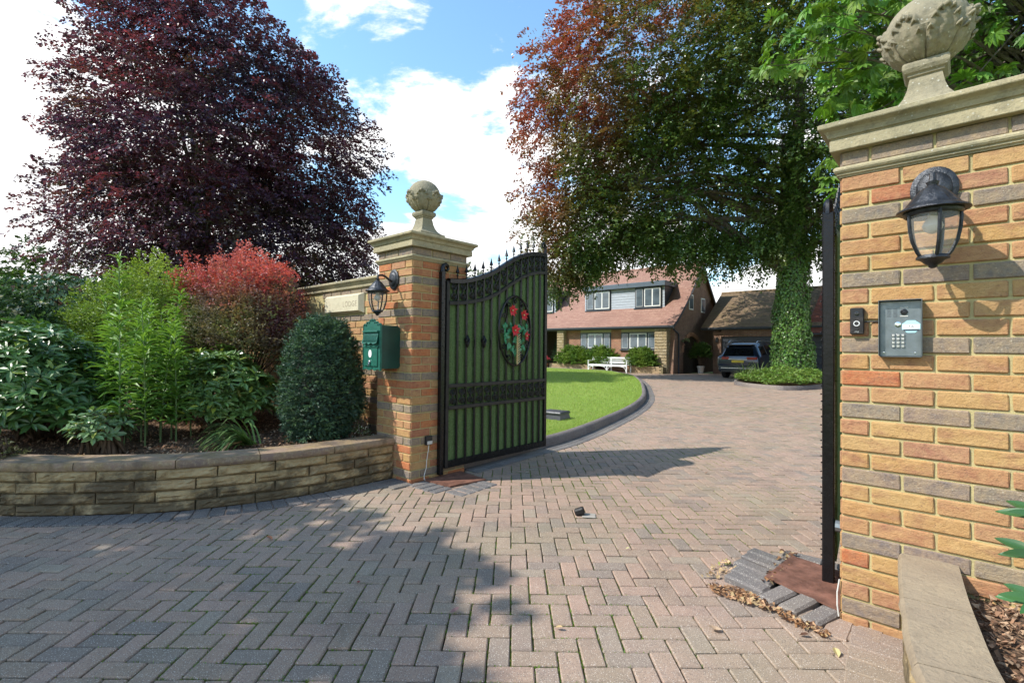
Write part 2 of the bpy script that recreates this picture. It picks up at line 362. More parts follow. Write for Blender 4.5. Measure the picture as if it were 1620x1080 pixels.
M['leaf_copper'] = foliage('leaf_copper', 0.33, 0.36, (1.6, 1.0, 0.75), 0.6); M['needle'] = foliage('yew_needle', 0.45, 0.12, (1.1, 1.2, 0.7), 0.4)
M['blade'] = foliage('grass_blade', 0.55, 0.35, (1.2, 1.25, 0.5), 0.3)
M['dead'] = foliage('dead_leaf', 0.8, 0.15, (1.1, 0.9, 0.6), 0.2)
def bark(name, a, c2):
    m, nt, b = newmat(name); T = NT(nt); tcn = T.n('ShaderNodeTexCoord'); mp_ = T.n('ShaderNodeMapping'); mp_.inputs['Scale'].default_value = (1, 1, 0.3); T.l(tcn.outputs['Object'], mp_.inputs['Vector'])
    n = T.noise(mp_.outputs[0], 7, 6, 0.7); T.l(T.mix(T.rng(n, 0.35, 0.65), a, c2), b.inputs['Base Color']); P(b, rough=0.95, spec=0.15)
    T.l(T.bump(n, 0.9, 0.05), b.inputs['Normal']); return m
M['bark'] = bark('tree_bark', (0.075, 0.06, 0.045), (0.16, 0.135, 0.11)); M['twig'] = bark('shrub_twig', (0.07, 0.05, 0.03), (0.13, 0.09, 0.06))
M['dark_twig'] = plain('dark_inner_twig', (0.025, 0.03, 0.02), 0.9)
M['straw'] = plain('dry_straw', (0.40, 0.27, 0.12), 0.8)
M['green_stem'] = plain('green_stem', (0.10, 0.16, 0.05), 0.6)
M['iron'] = plain('black_gate_paint', (0.006, 0.006, 0.007), 0.25, 0, 0.35, 0.3, 14, 0.10, 40)
M['iron_dusty'] = plain('dusty_black_paint', (0.022, 0.019, 0.018), 0.5, 0, 0.35, 0.4, 25, 0.3, 90)
M['turf'] = plain('artificial_turf', (0.135, 0.205, 0.080), 0.9, 0, 0.15, 0.45, 75, 1.0, 240)
M['lamp_metal'] = plain('black_silver_lamp_metal', (0.035, 0.037, 0.042), 0.36, 0.55, 0.5, 0.6, 30, 0.35, 160)
M['gold'] = plain('gilt_paint', (0.60, 0.44, 0.20), 0.45, 0.2, 0.5, 0.25, 60)
M['red_paint'] = plain('red_enamel', (0.55, 0.018, 0.022), 0.3, 0, 0.5, 0.3, 40); M['green_paint'] = plain('green_enamel', (0.015, 0.20, 0.09), 0.3, 0, 0.5, 0.3, 40)
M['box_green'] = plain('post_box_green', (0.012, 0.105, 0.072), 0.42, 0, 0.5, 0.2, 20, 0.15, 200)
M['box_shaded'] = plain('post_box_shaded_green', (0.010, 0.050, 0.036), 0.40, 0, 0.5, 0.25, 8, 0.06, 200)  # same paint as the front, darkened: the side's shade is in the colour
M['silver'] = plain('zinc_lock', (0.62, 0.62, 0.62), 0.3, 0.9, 0.5, 0.15, 60)
M['white'] = plain('white_gloss', (0.78, 0.78, 0.76), 0.45, 0, 0.4, 0.05, 8)
M['steel'] = plain('brushed_steel_dark', (0.20, 0.225, 0.23), 0.42, 0.75, 0.5, 0.15, 26, 0.05, 300)
M['black_plastic'] = plain('black_plastic', (0.012, 0.012, 0.014), 0.35, 0, 0.5, 0.2, 30)
M['chrome'] = plain('chrome', (0.7, 0.7, 0.72), 0.15, 1.0, 0.5, 0.05, 20)
M['cyan'] = plain('pale_cyan_print', (0.40, 0.72, 0.78), 0.5); M['ink'] = plain('dark_print', (0.05, 0.055, 0.07), 0.6)
M['rust'] = plain('rusty_plate', (0.20, 0.095, 0.065), 0.6, 0.25, 0.4, 0.45, 14, 0.3, 60)
M['cable'] = plain('white_cable', (0.70, 0.68, 0.62), 0.5)
def glassm(name, tint=(0.9, 0.95, 0.95), alpha=0.2, rough=0.03):
    m, nt, b = newmat(name); T = NT(nt); P(b, rough=rough, spec=0.6); b.inputs['Base Color'].default_value = tint + (1,)
    tr = T.n('ShaderNodeBsdfTransparent'); mx = T.n('ShaderNodeMixShader'); mx.inputs[0].default_value = alpha
    T.l(tr.outputs[0], mx.inputs[1]); T.l(b.outputs[0], mx.inputs[2]); T.l(mx.outputs[0], nt.nodes['Material Output'].inputs['Surface']); return m
M['lamp_glass'] = glassm('lamp_glass', (0.75, 0.72, 0.65), 0.16, 0.06)
M['pane'] = plain('window_pane_glass', (0.10, 0.13, 0.155), 0.06, 0, 0.9, 0.4, 1.5); M['car_glass'] = plain('dark_car_glass', (0.006, 0.007, 0.009), 0.04, 0, 0.8, 0.1, 5)
M['blind'] = plain('window_blind', (0.42, 0.43, 0.44), 0.8, 0, 0.3, 0.1, 3)
M['grey_frame'] = plain('anthracite_frame', (0.035, 0.042, 0.055), 0.45); M['fascia'] = plain('slate_blue_fascia', (0.085, 0.115, 0.15), 0.5, 0, 0.5, 0.1, 3)
M['cladding'] = plain('grey_cladding', (0.38, 0.42, 0.47), 0.7, 0, 0.3, 0.07, 6); M['soffit'] = plain('cream_soffit', (0.36, 0.33, 0.22), 0.8)
M['house_brick'] = brick_mat('house_brick', [(0.0, (0.34, 0.15, 0.085)), (0.35, (0.40, 0.20, 0.12)), (0.7, (0.28, 0.12, 0.08)), (1.0, (0.42, 0.25, 0.15))], (0.13, 0.06, 0.05), 0.5)
def house_wall(name, c1, c2, mort, dark=False):
    m, nt, b = newmat(name); T = NT(nt); tcn = T.n('ShaderNodeTexCoord'); sp = T.n('ShaderNodeSeparateXYZ'); T.l(tcn.outputs['Object'], sp.inputs[0])
    cb = T.n('ShaderNodeCombineXYZ'); T.l(T.math('ADD', sp.outputs[0], sp.outputs[1]), cb.inputs[0]); T.l(sp.outputs[2], cb.inputs[1])
    bt = T.n('ShaderNodeTexBrick'); T.l(cb.outputs[0], bt.inputs['Vector']); bt.inputs['Scale'].default_value = 1; bt.inputs['Brick Width'].default_value = 0.225; bt.inputs['Row Height'].default_value = 0.075
    bt.inputs['Mortar Size'].default_value = 0.008; bt.inputs['Color1'].default_value = c1 + (1,); bt.inputs['Color2'].default_value = c2 + (1,); bt.inputs['Mortar'].default_value = mort + (1,)
    n = T.noise(tcn.outputs['Object'], 1.6, 6, 0.7); n2 = T.noise(tcn.outputs['Object'], 7, 6, 0.7)
    c = T.mix(T.rng(n, 0.42, 0.7, 0, 0.6), bt.outputs['Color'], (0.12, 0.07, 0.05)); c = T.mix(T.rng(n2, 0.5, 0.75, 0, 0.5), c, (0.42, 0.30, 0.17))
    T.l(c, b.inputs['Base Color']); P(b, rough=0.92, spec=0.2)
    T.l(T.bump(T.math('ADD', T.math('MULTIPLY', bt.outputs['Fac'], -1.0), n2), 0.6, 0.01), b.inputs['Normal']); return m
M['wall_red'] = house_wall('old_red_brickwork', (0.38, 0.16, 0.10), (0.30, 0.14, 0.085), (0.36, 0.28, 0.20))
M['wall_gable'] = house_wall('gable_brickwork', (0.26, 0.14, 0.10), (0.22, 0.13, 0.085), (0.26, 0.21, 0.16))
def rooft(name, a, c2, moss=0.0):
    m, nt, b = newmat(name); T = NT(nt); vec, r, tcn, g = T.objvec(); v = tcn.outputs['Object']
    sp = T.n('ShaderNodeSeparateXYZ'); T.l(v, sp.inputs[0])
    cb = T.n('ShaderNodeCombineXYZ'); T.l(sp.outputs[0], cb.inputs[0]); T.l(T.math('MULTIPLY', r, 50.0), cb.inputs[1])
    tile = T.math('FRACT', T.math('ADD', T.math('MULTIPLY', sp.outputs[0], 6.06), T.math('MULTIPLY', r, 9.0)))
    wn_ = T.n('ShaderNodeTexWhiteNoise'); fl = T.math('FLOOR', T.math('ADD', T.math('MULTIPLY', sp.outputs[0], 6.06), T.math('MULTIPLY', r, 9.0)))
    c3 = T.n('ShaderNodeCombineXYZ'); T.l(fl, c3.inputs[0]); T.l(T.math('MULTIPLY', r, 77.0), c3.inputs[1]); T.l(c3.outputs[0], wn_.inputs['Vector'])
    n = T.noise(v, 0.7, 5, 0.65); n2 = T.noise(v, 4, 5, 0.7)
    c = T.mix(wn_.outputs['Value'], a, c2); c = T.mix(T.rng(n, 0.42, 0.68, 0, 0.45), c, tuple(x * 0.72 for x in a))
    c = T.mix(T.rng(n2, 0.52, 0.72, 0, moss), c, (0.17, 0.155, 0.06)); gap = T.rng(tile, 0.0, 0.06, 1, 0)
    c = T.mix(T.math('MULTIPLY', gap, 0.7), c, (0.04, 0.03, 0.025)); T.l(c, b.inputs['Base Color']); P(b, rough=0.9, spec=0.2)
    T.l(T.bump(T.math('ADD', T.math('MULTIPLY', gap, -1), T.math('MULTIPLY', wn_.outputs['Value'], 0.5)), 0.6, 0.012), b.inputs['Normal']); return m
M['roof_pink'] = rooft('pink_clay_tile', (0.34, 0.195, 0.155), (0.41, 0.255, 0.20)); M['roof_brown'] = rooft('brown_clay_tile', (0.21, 0.15, 0.10), (0.28, 0.20, 0.125), 0.7)
M['roof_red'] = rooft('red_clay_tile', (0.22, 0.085, 0.065), (0.28, 0.11, 0.08))
M['house_stone'] = walling('house_stone', [(0.0, (0.40, 0.33, 0.22)), (0.5, (0.34, 0.28, 0.19)), (1.0, (0.45, 0.38, 0.27))], 0.2)
M['oak'] = plain('dark_oak_door', (0.06, 0.045, 0.032), 0.7, 0, 0.3, 0.4, 12, 0.4, 30); M['dark'] = plain('dark_interior', (0.012, 0.012, 0.012), 0.9)
M['render_cream'] = plain('pale_path_slab', (0.30, 0.27, 0.23), 0.9)
def carp():
    m, nt, b = newmat('blue_grey_car_paint'); b.inputs['Base Color'].default_value = (0.012, 0.020, 0.038, 1); P(b, rough=0.3, metal=0.2, coat=1.0); b.inputs['Coat Roughness'].default_value = 0.04; return m
M['car_paint'] = carp(); M['tyre'] = plain('tyre_rubber', (0.018, 0.018, 0.018), 0.85); M['tail_red'] = plain('red_lens', (0.30, 0.008, 0.008), 0.15)
M['plate_yellow'] = plain('yellow_number_plate', (0.62, 0.42, 0.03), 0.5); M['terracotta'] = plain('terracotta_pot', (0.33, 0.15, 0.08), 0.85); M['pot_white'] = plain('pale_pot', (0.55, 0.53, 0.48), 0.7)
M['bin_grey'] = plain('dark_grey_lid', (0.045, 0.048, 0.056), 0.45, 0, 0.5, 0.2, 12, 0.2, 80)

# ------------------------------------------------------------------ ground sheets
def poly_sheet(name, pts, z, mat, kind='structure', parent=None):
    bm = bmesh.new(); vs = [bm.verts.new((x, y, z)) for x, y in pts]; f = bm.faces.new(vs)
    bmesh.ops.triangulate(bm, faces=[f]); me = bpy.data.meshes.new(name); bm.to_mesh(me); bm.free(); me.materials.append(mat)
    for p in me.polygons:
        if p.normal.z < 0: p.flip()
    o = bpy.data.objects.new(name, me); link(o, parent)
    if kind: o['kind'] = kind
    return o
def smooth_path(pts, step):
    """Catmull-Rom through pts resampled every step metres"""
    P_ = [np.array(p, float) for p in pts]; P_ = [2 * P_[0] - P_[1]] + P_ + [2 * P_[-1] - P_[-2]]; out = []
    for i in range(1, len(P_) - 2):
        a, b_, c, d = P_[i - 1:i + 3]
        for t in np.linspace(0, 1, 40, endpoint=False):
            out.append(0.5 * ((2 * b_) + (-a + c) * t + (2 * a - 5 * b_ + 4 * c - d) * t * t + (-a + 3 * b_ - 3 * c + d) * t ** 3))
    out.append(P_[-2]); out = np.array(out); seg = np.r_[0, np.cumsum(np.linalg.norm(np.diff(out, axis=0), axis=1))]
    n = max(2, int(round(seg[-1] / step)) + 1); s = np.linspace(0, seg[-1], n)
    return np.stack([np.interp(s, seg, out[:, k]) for k in range(out.shape[1])], 1)
def inside(px, py, poly):
    poly = np.asarray(poly); x0, y0 = poly[:, 0], poly[:, 1]; x1, y1 = np.roll(x0, -1), np.roll(y0, -1); c = np.zeros(px.shape, bool)
    for a, b_, c_, d in zip(x0, y0, x1, y1):
        with np.errstate(divide='ignore', invalid='ignore'):
            t = ((b_ > py) != (d > py)) & (px < (c_ - a) * (py - b_) / (d - b_ + 1e-12) + a)
        c ^= t
    return c
ground = poly_sheet('ground', [(-400, -400), (400, -400), (400, 500), (-400, 500)], -0.12, M['lawn'])
WALL = smooth_path([(-0.27, 0.0), (-0.33, -0.84), (-0.58, -1.59), (-0.95, -2.09), (-1.42, -2.56), (-2.3, -3.15), (-3.6, -3.75), (-5.4, -4.2)], 0.05)
KERB = smooth_path([(-0.06, 0.70), (-0.10, 1.4), (-0.14, 2.08), (-0.21, 2.79), (-0.49, 4.04), (-1.11, 6.22), (-1.91, 8.32), (-2.96, 10.45), (-4.9, 14.0), (-7.0, 17.3), (-9.0, 19.5), (-10.6, 20.9), (-12.6, 21.4), (-22, 21.6)], 0.05)
RWALL = smooth_path([(3.56, -0.0), (3.60, -0.5), (3.68, -1.03), (3.90, -1.6), (4.35, -2.2), (5.1, -2.75), (6.2, -3.1)], 0.05)
drive_poly = [tuple(p) for p in WALL[::6]] + [(-5.4, -8.5), (8, -8.5), (8, -3.2)] + [tuple(p) for p in RWALL[::-6]] + [(3.4, 0.0), (3.33, 0.6), (3.5, 3), (4.3, 8), (5.5, 14), (6, 24.8), (-6.9, 24.8), (-7.4, 22.2), (-20, 22.2), (-22, 21.62)] + [tuple(p) for p in KERB[::-6]] + [(0.0, 0.68), (0.0, 0.0)]
base = poly_sheet('driveway', drive_poly, -0.014, M['joint'])
driveway = base; base.location.z = 0.0025
# herringbone block paving, every block its own solid
def paver_mesh(L, W, H, seed, c=0.005):
    b = MB(); b.cbox((-L / 2, -W / 2, -H), (L / 2, W / 2, 0), c)
    r = random.Random(seed); b.v = [(x + r.uniform(-1, 1) * 0.0012, y + r.uniform(-1, 1) * 0.0012, z + (r.uniform(-1, 1) * 0.0008 if z > -0.01 else 0)) for x, y, z in b.v]; return b
HA = YAW                                       # the herringbone runs at 45 degrees to the gate line
ca, sa = math.cos(HA), math.sin(HA); O0 = np.array([3.7226 - 0.035, -2.7463 + 0.05]); CELL = 0.0950
cells = []
for j in range(-43, 360):
    for n in range(-118, 66):
        x = j + 4 * n
        cells.append((x + 1.0, j + 0.5, 0)); cells.append((x - 1 + 0.5, j + 1.0, 1))
cells = np.array(cells); gx = cells[:, 0] * CELL; gy = cells[:, 1] * CELL
wx = O0[0] + gx * ca - gy * sa; wy = O0[1] + gx * sa + gy * ca
ISL = smooth_path([(-2.75, 17.4), (-2.44, 16.5), (-1.9, 15.7), (-1.26, 15.2), (-0.44, 14.98), (0.08, 15.7), (0.35, 17.2), (0.9, 19.0), (2.3, 21.5), (1.0, 23.5), (-1.5, 22.8), (-2.8, 19.5), (-2.75, 17.4)], 0.05)
keep = inside(wx, wy, drive_poly) & ~inside(wx, wy, ISL) & (wy > -4.6) & ((wx > -4.5) | (wy > 12)) & (wx > -11) & (wx < 6.5)
keep &= ~((wx > 2.86) & (wx < 3.32) & (wy > 0.04) & (wy < 0.56))
# leave out what no place near the picture could show: behind the camera
dx, dy = wx - CAM.x, wy - CAM.y; depth = -dx * math.sin(YAW) + dy * math.cos(YAW); side = dx * math.cos(YAW) + dy * math.sin(YAW)
keep &= (depth > 0.6) & (np.abs(side) < depth * 1.25 + 1.2)
wx, wy, ori, depth = wx[keep], wy[keep], cells[keep, 2], depth[keep]
order = np.argsort(np.where((depth > 1.6) & (np.abs(side[keep]) < depth * 1.06), depth, 99)); NP_ = 300
variants = [paver_mesh(0.1838, 0.0888, 0.05, k).mesh('brick', M['paver']) for k in range(6)]
for q in order[:NP_]:
    o = inst(variants[random.randrange(6)], 'paving_brick', driveway, (wx[q], wy[q], rng.normal(-0.0025, 0.0016)))
    o.rotation_euler = (rng.normal(0, 0.010), rng.normal(0, 0.010), HA + (PI / 2 if ori[q] else 0) + rng.normal(0, 0.010))
tm = paver_mesh(0.1835, 0.0885, 0.03, 99, 0.0045); TV = np.array(tm.v); TF = [f for f in tm.f]
quads = [f for f in TF if len(f) == 4 and not all(tm.v[i][2] < -0.02 for i in f)]; TQ = np.array(quads)
rest = order[NP_:]; n = len(rest); ang = HA + ori[rest] * PI / 2 + rng.normal(0, 0.009, n); tilt = rng.normal(0, 0.010, (n, 2)); zz = rng.normal(-0.0025, 0.0016, n)
X = TV[None, :, 0] * np.cos(ang)[:, None] - TV[None, :, 1] * np.sin(ang)[:, None] + wx[rest][:, None]
Y = TV[None, :, 0] * np.sin(ang)[:, None] + TV[None, :, 1] * np.cos(ang)[:, None] + wy[rest][:, None]
Z = TV[None, :, 2] + zz[:, None] + TV[None, :, 0] * tilt[:, :1] + TV[None, :, 1] * tilt[:, 1:]
V = np.stack([X, Y, Z], -1).reshape(-1, 3); F = (TQ[None] + (np.arange(n) * len(TV))[:, None, None]).reshape(-1, 4)
tag(np_mesh('paving_bricks', V, F, M['paver'], driveway), kind='stuff')
# moss and small weeds growing up out of the joints
def blades(name, P0, h, w, cols, lean=0.5, parent=None, mat=None):
    n = len(P0); a = rng.uniform(0, 2 * PI, n); ln = np.stack([np.cos(a), np.sin(a)], 1) * (rng.uniform(0.1, 1, n) * lean * h)[:, None]
    b_ = rng.uniform(0, 2 * PI, n); s = np.stack([np.cos(b_), np.sin(b_)], 1) * (w / 2)[:, None]
    V = np.zeros((n, 3, 3)); V[:, 0, :2] = P0[:, :2] - s; V[:, 1, :2] = P0[:, :2] + s; V[:, 2, :2] = P0[:, :2] + ln
    V[:, 0, 2] = V[:, 1, 2] = P0[:, 2]; V[:, 2, 2] = P0[:, 2] + h
    return np_mesh(name, V.reshape(-1, 3), np.arange(3 * n).reshape(-1, 3), mat or M['blade'], parent, np.repeat(cols, 3, 0))
def vary(col, n, v=0.25, hue=0.12):
    c = np.array(col)[None] * rng.uniform(1 - v, 1 + v, (n, 1)) * rng.uniform(1 - hue, 1 + hue, (n, 3)); return np.clip(c, 0.001, 1)
near = order[:3600]; pj = []
for q in near:
    k = mnoise.noise(Vector((wx[q] * 0.9, wy[q] * 0.9, 3.3))) + 0.5 * mnoise.noise(Vector((wx[q] * 4, wy[q] * 4, 1.3)))
    m = int(max(0, (k + 0.20)) * 170)
    if m == 0: continue
    a = HA + (PI / 2 if ori[q] else 0); t = rng.uniform(-0.1, 0.1, m); e = rng.integers(0, 2, m) * 2 - 1; off = e * 0.0475 + rng.normal(0, 0.0028, m)
    px_ = wx[q] + t * math.cos(a) - off * math.sin(a); py_ = wy[q] + t * math.sin(a) + off * math.cos(a); pj.append(np.stack([px_, py_, np.full(m, -0.008)], 1))
pj = np.concatenate(pj); n = len(pj)
tag(blades('joint_moss', pj, rng.uniform(0.004, 0.012, n), rng.uniform(0.003, 0.008, n), vary((0.15, 0.22, 0.035), n, 0.45, 0.25), 1.2), 'low green moss growing along the joints of the herringbone paving', 'moss', kind='stuff')

# lawn with its curved kerb
lawn_poly = [(p[0], p[1]) for p in KERB[::6]] + [(-24, 21.0), (-24, 0.9), (-0.6, 0.72)]
KN = np.gradient(KERB, axis=0); KN /= np.linalg.norm(KN, axis=1)[:, None]; KN = np.stack([-KN[:, 1], KN[:, 0]], 1)      # towards the lawn
kin = KERB + KN * 0.11
lawn = poly_sheet('lawn', [tuple(p) for p in kin[::6]] + [(-24, 21.3), (-24, 0.9), (-0.7, 0.72)], 0.105, M['lawn'])
def strip_block(path, nrm, i0, i1, w, z0, z1, off=0.0, gap=0.004, c=0.012, jit=0.002):
    """one solid block that follows a piece of a path"""
    idx = np.linspace(i0, i1, 4).round().astype(int); pr = [(off, z0), (off, z1 - c), (off + c, z1), (off + w - c, z1), (off + w, z1 - c), (off + w, z0)]
    b = MB(); vs = []
    for a, i in enumerate(idx):
        p, nn = path[i], nrm[i]; tg = np.array([nn[1], -nn[0]]); sh = gap if a == 0 else (-gap if a == 3 else 0)
        for (o_, z) in pr:
            q = p + nn * o_ + tg * sh; vs.append((q[0], q[1], z + (random.uniform(-jit, jit) if z > z0 else 0)))
    m = len(pr); fs = [(i * m + k, i * m + (k + 1) % m, (i + 1) * m + (k + 1) % m, (i + 1) * m + k) for i in range(3) for k in range(m)] + [tuple(range(m))[::-1], tuple(3 * m + k for k in range(m))]
    return b.add(vs, fs)
kerb = poly_sheet('kerb', [tuple(p) for p in (KERB + KN * 0.02)[::12]] + [tuple(p) for p in (KERB + KN * 0.10)[::-12]], 0.06, M['joint'])
i = 0
while i + 9 < len(KERB):
    strip_block(KERB, KN, i, i + 9, 0.125, -0.05, 0.125, 0, 0.0015, 0.03, 0.0012).build('kerb_stone', M['kerb'], kerb, True, 50); i += 9
eb = MB(); i = 0
while i + 4 < len(KERB) - 60:
    s_ = strip_block(KERB, KN, i, i + 4, 0.105, -0.03, 0.0045, -0.215 + 0.11, 0.003, 0.004, 0.0008); eb.add(s_.v, s_.f)
    s_ = strip_block(KERB, KN, i, i + 4, 0.105, -0.03, 0.004, -0.215, 0.003, 0.004, 0.0008); eb.add(s_.v, s_.f); i += 4
tag(eb.build('edging_brick', M['paver_grey'], driveway), kind='stuff')
# grass blades on the lawn
n = 120000; u = rng.uniform(0, 1, n); yy = 1.0 + 20 * u ** 2.0; k = np.interp(yy, kin[::6, 1][:70], kin[::6, 0][:70]) if False else np.interp(yy, kin[:, 1], kin[:, 0])
xx = k - 0.02 - rng.uniform(0, 1, n) ** 1.3 * (0.9 + yy * 0.62); ok = inside(xx, yy, [tuple(p) for p in kin[::6]] + [(-24, 21.3), (-24, 0.9), (-0.7, 0.72)])
gp_ = np.stack([xx, yy, np.full(n, 0.100)], 1)[ok]; n = len(gp_); sc = 0.6 + gp_[:, 1] / 9
cc = vary((0.28, 0.38, 0.080), n, 0.35, 0.14)
tag(blades('grass', gp_, rng.uniform(0.018, 0.036, n) * np.clip(sc, 0.8, 1.5), rng.uniform(0.004, 0.007, n) * sc, cc, 0.8), 'short bright green mown grass covering the round front lawn', 'grass', kind='stuff')

# soil of the two raised beds
WN = np.gradient(WALL, axis=0); WN /= np.linalg.norm(WN, axis=1)[:, None]; WN = np.stack([WN[:, 1], -WN[:, 0]], 1)          # into the bed
if WN[0][0] > 0: WN = -WN
def bumpy_sheet(name, poly, z, step, amp, mat, seed=0):
    poly = np.array(poly); x0, y0 = poly.min(0); x1, y1 = poly.max(0); nx = int((x1 - x0) / step) + 1; ny = int((y1 - y0) / step) + 1
    gx_, gy_ = np.meshgrid(np.linspace(x0, x1, nx), np.linspace(y0, y1, ny), indexing='ij'); ins = inside(gx_, gy_, poly)
    zz_ = np.array([[mnoise.noise(Vector((a * 2.1, b_ * 2.1, seed))) + 0.5 * mnoise.noise(Vector((a * 9, b_ * 9, seed))) for b_ in gy_[0]] for a in gx_[:, 0]]) * amp + z
    V = np.stack([gx_, gy_, zz_], -1).reshape(-1, 3); F = []
    for a in range(nx - 1):
        for b_ in range(ny - 1):
            if ins[a, b_] and ins[a + 1, b_] and ins[a, b_ + 1] and ins[a + 1, b_ + 1]: F.append((a * ny + b_, (a + 1) * ny + b_, (a + 1) * ny + b_ + 1, a * ny + b_ + 1))
    return tag(np_mesh(name, V, np.array(F), mat, None, None, True), kind='structure')
bed_poly = [tuple(p) for p in (WALL + WN * 0.06)[::6]] + [(-9, -4.2), (-9, 0.28), (-0.3, 0.28)]
bumpy_sheet('flower_bed_soil', bed_poly, 0.335, 0.10, 0.022, M['soil'])
RN = np.gradient(RWALL, axis=0); RN /= np.linalg.norm(RN, axis=1)[:, None]; RN = np.stack([-RN[:, 1], RN[:, 0]], 1)
if RN[0][0] < 0: RN = -RN
rbed = [tuple(p) for p in (RWALL + RN * 0.15)[::6]] + [(6.5, -2.9), (6.5, -0.0), (3.7, -0.0)]
bumpy_sheet('right_bed_soil', rbed, 0.27, 0.05, 0.018, M['soil'], 5)
def chips(name, poly, n, z, label, mat=None, cols=((0.30, 0.17, 0.10), (0.16, 0.09, 0.055), (0.40, 0.27, 0.17)), size=(0.008, 0.028)):
    poly = np.array(poly); x0, y0 = poly.min(0); x1, y1 = poly.max(0); px_ = rng.uniform(x0, x1, n * 4); py_ = rng.uniform(y0, y1, n * 4); k = inside(px_, py_, poly); px_, py_ = px_[k][:n], py_[k][:n]; m = len(px_)
    a = rng.uniform(0, 2 * PI, m); L = rng.uniform(size[0], size[1], m); W = L * rng.uniform(0.3, 0.7, m); tz = rng.normal(0, 0.35, (m, 2)); V = np.zeros((m, 4, 3))
    for i_, (u_, v_) in enumerate(((-1, -0.6), (1, -1), (0.8, 1), (-0.7, 0.7))):
        X_, Y_ = u_ * L / 2, v_ * W / 2; V[:, i_, 0] = px_ + X_ * np.cos(a) - Y_ * np.sin(a); V[:, i_, 1] = py_ + X_ * np.sin(a) + Y_ * np.cos(a); V[:, i_, 2] = z + 0.008 + X_ * tz[:, 0] + Y_ * tz[:, 1] + rng.uniform(0, 0.012, m)
    c = np.array(cols)[rng.integers(0, len(cols), m)] * rng.uniform(0.7, 1.3, (m, 1))
    return tag(np_mesh(name, V.reshape(-1, 3), np.arange(4 * m).reshape(-1, 4), mat or M['dead'], None, np.repeat(c, 4, 0)), label, 'bark chips', kind='stuff')
chips('bark_chips', bed_poly[:14] + [(-3.6, -3.0), (-4, 0.2), (-0.3, 0.2)], 7000, 0.34, 'brown bark chips spread over the raised flower bed')
chips('bark_chips', [tuple(p) for p in (RWALL + RN * 0.2)[:28:4]] + [(5.2, -1.7), (5.2, 0), (3.8, -0.02)], 6000, 0.275, 'reddish bark chips on the soil beside the right pier')

# ------------------------------------------------------------------ brick piers
def brick_variants(L, D, Hh, k, mat, c=0.0045, nm='brick'):
    out = []
    for s_ in range(k):
        b = MB(); b.cbox((-L / 2, -D / 2, -Hh / 2), (L / 2, D / 2, Hh / 2), c); r = random.Random(s_ * 13 + int(L * 1000))
        b.v = [(x + r.uniform(-1, 1) * 0.0016, y + r.uniform(-1, 1) * 0.0010, z + r.uniform(-1, 1) * 0.0014) for x, y, z in b.v]; out.append(b.mesh(nm, mat))
    return out
BL, BD, BH = 0.2145, 0.1025, 0.0655
BM = {(kind, g): brick_variants(BL if kind == 's' else 0.1025, 0.05, BH, 5, (M['brick'], M['brick_grey'], M['brick_shade_red'])[g]) for kind in 'sh' for g in (0, 1, 2)}
TOPZ = 2.065; NROW = 28
def grey_row(k): return k % 4 == 2
def brick_face(parent, origin, u, nrm, units, rows, ztop, objects, half_on_even=True, skip=None, last=None, red=0.0):
    """courses of bricks on one face; units = length in bricks; each visible one its own object"""
    u = Vector(u); nrm = Vector(nrm); ang = math.atan2(u.y, u.x); st = MB()
    for k in rows:
        z = ztop - 0.075 * k - 0.0375; x = 0.0; g = grey_row(k); even = (k % 2 == 1) if half_on_even else (k % 2 == 0)
        seq = []
        if even: seq.append('h'); x = 0.1125
        while x + 0.225 <= units * 0.225 + 1e-6: seq.append('s'); x += 0.225
        if units * 0.225 - x > 0.05: seq.append('h')
        x = 0.0
        for kk in seq:
            w = 0.1125 if kk == 'h' else 0.225; cx = x + w / 2; x += w
            if skip and skip(cx, z): continue
            p = Vector(origin) + u * cx + nrm * (-0.0225 + random.uniform(-0.0018, 0.0018)); p.z = z + random.uniform(-0.001, 0.001)
            if objects:
                o = inst(random.choice(BM[(kk, 1 if g else (2 if random.random() < red else 0))]), 'brick', parent, p, ang + (PI if random.random() < 0.5 else 0) + random.uniform(-0.004, 0.004))
            else:
                L_ = BL if kk == 's' else 0.1025; Mx = Matrix.Translation(p) @ Matrix.Rotation(ang, 4, 'Z'); st.cbox((-L_ / 2, -0.025, -BH / 2), (L_ / 2, 0.025, BH / 2), 0.004, Mx)
    if not objects and st.v: tag(st.build('brick_facing', M['brick'], parent), kind='stuff')
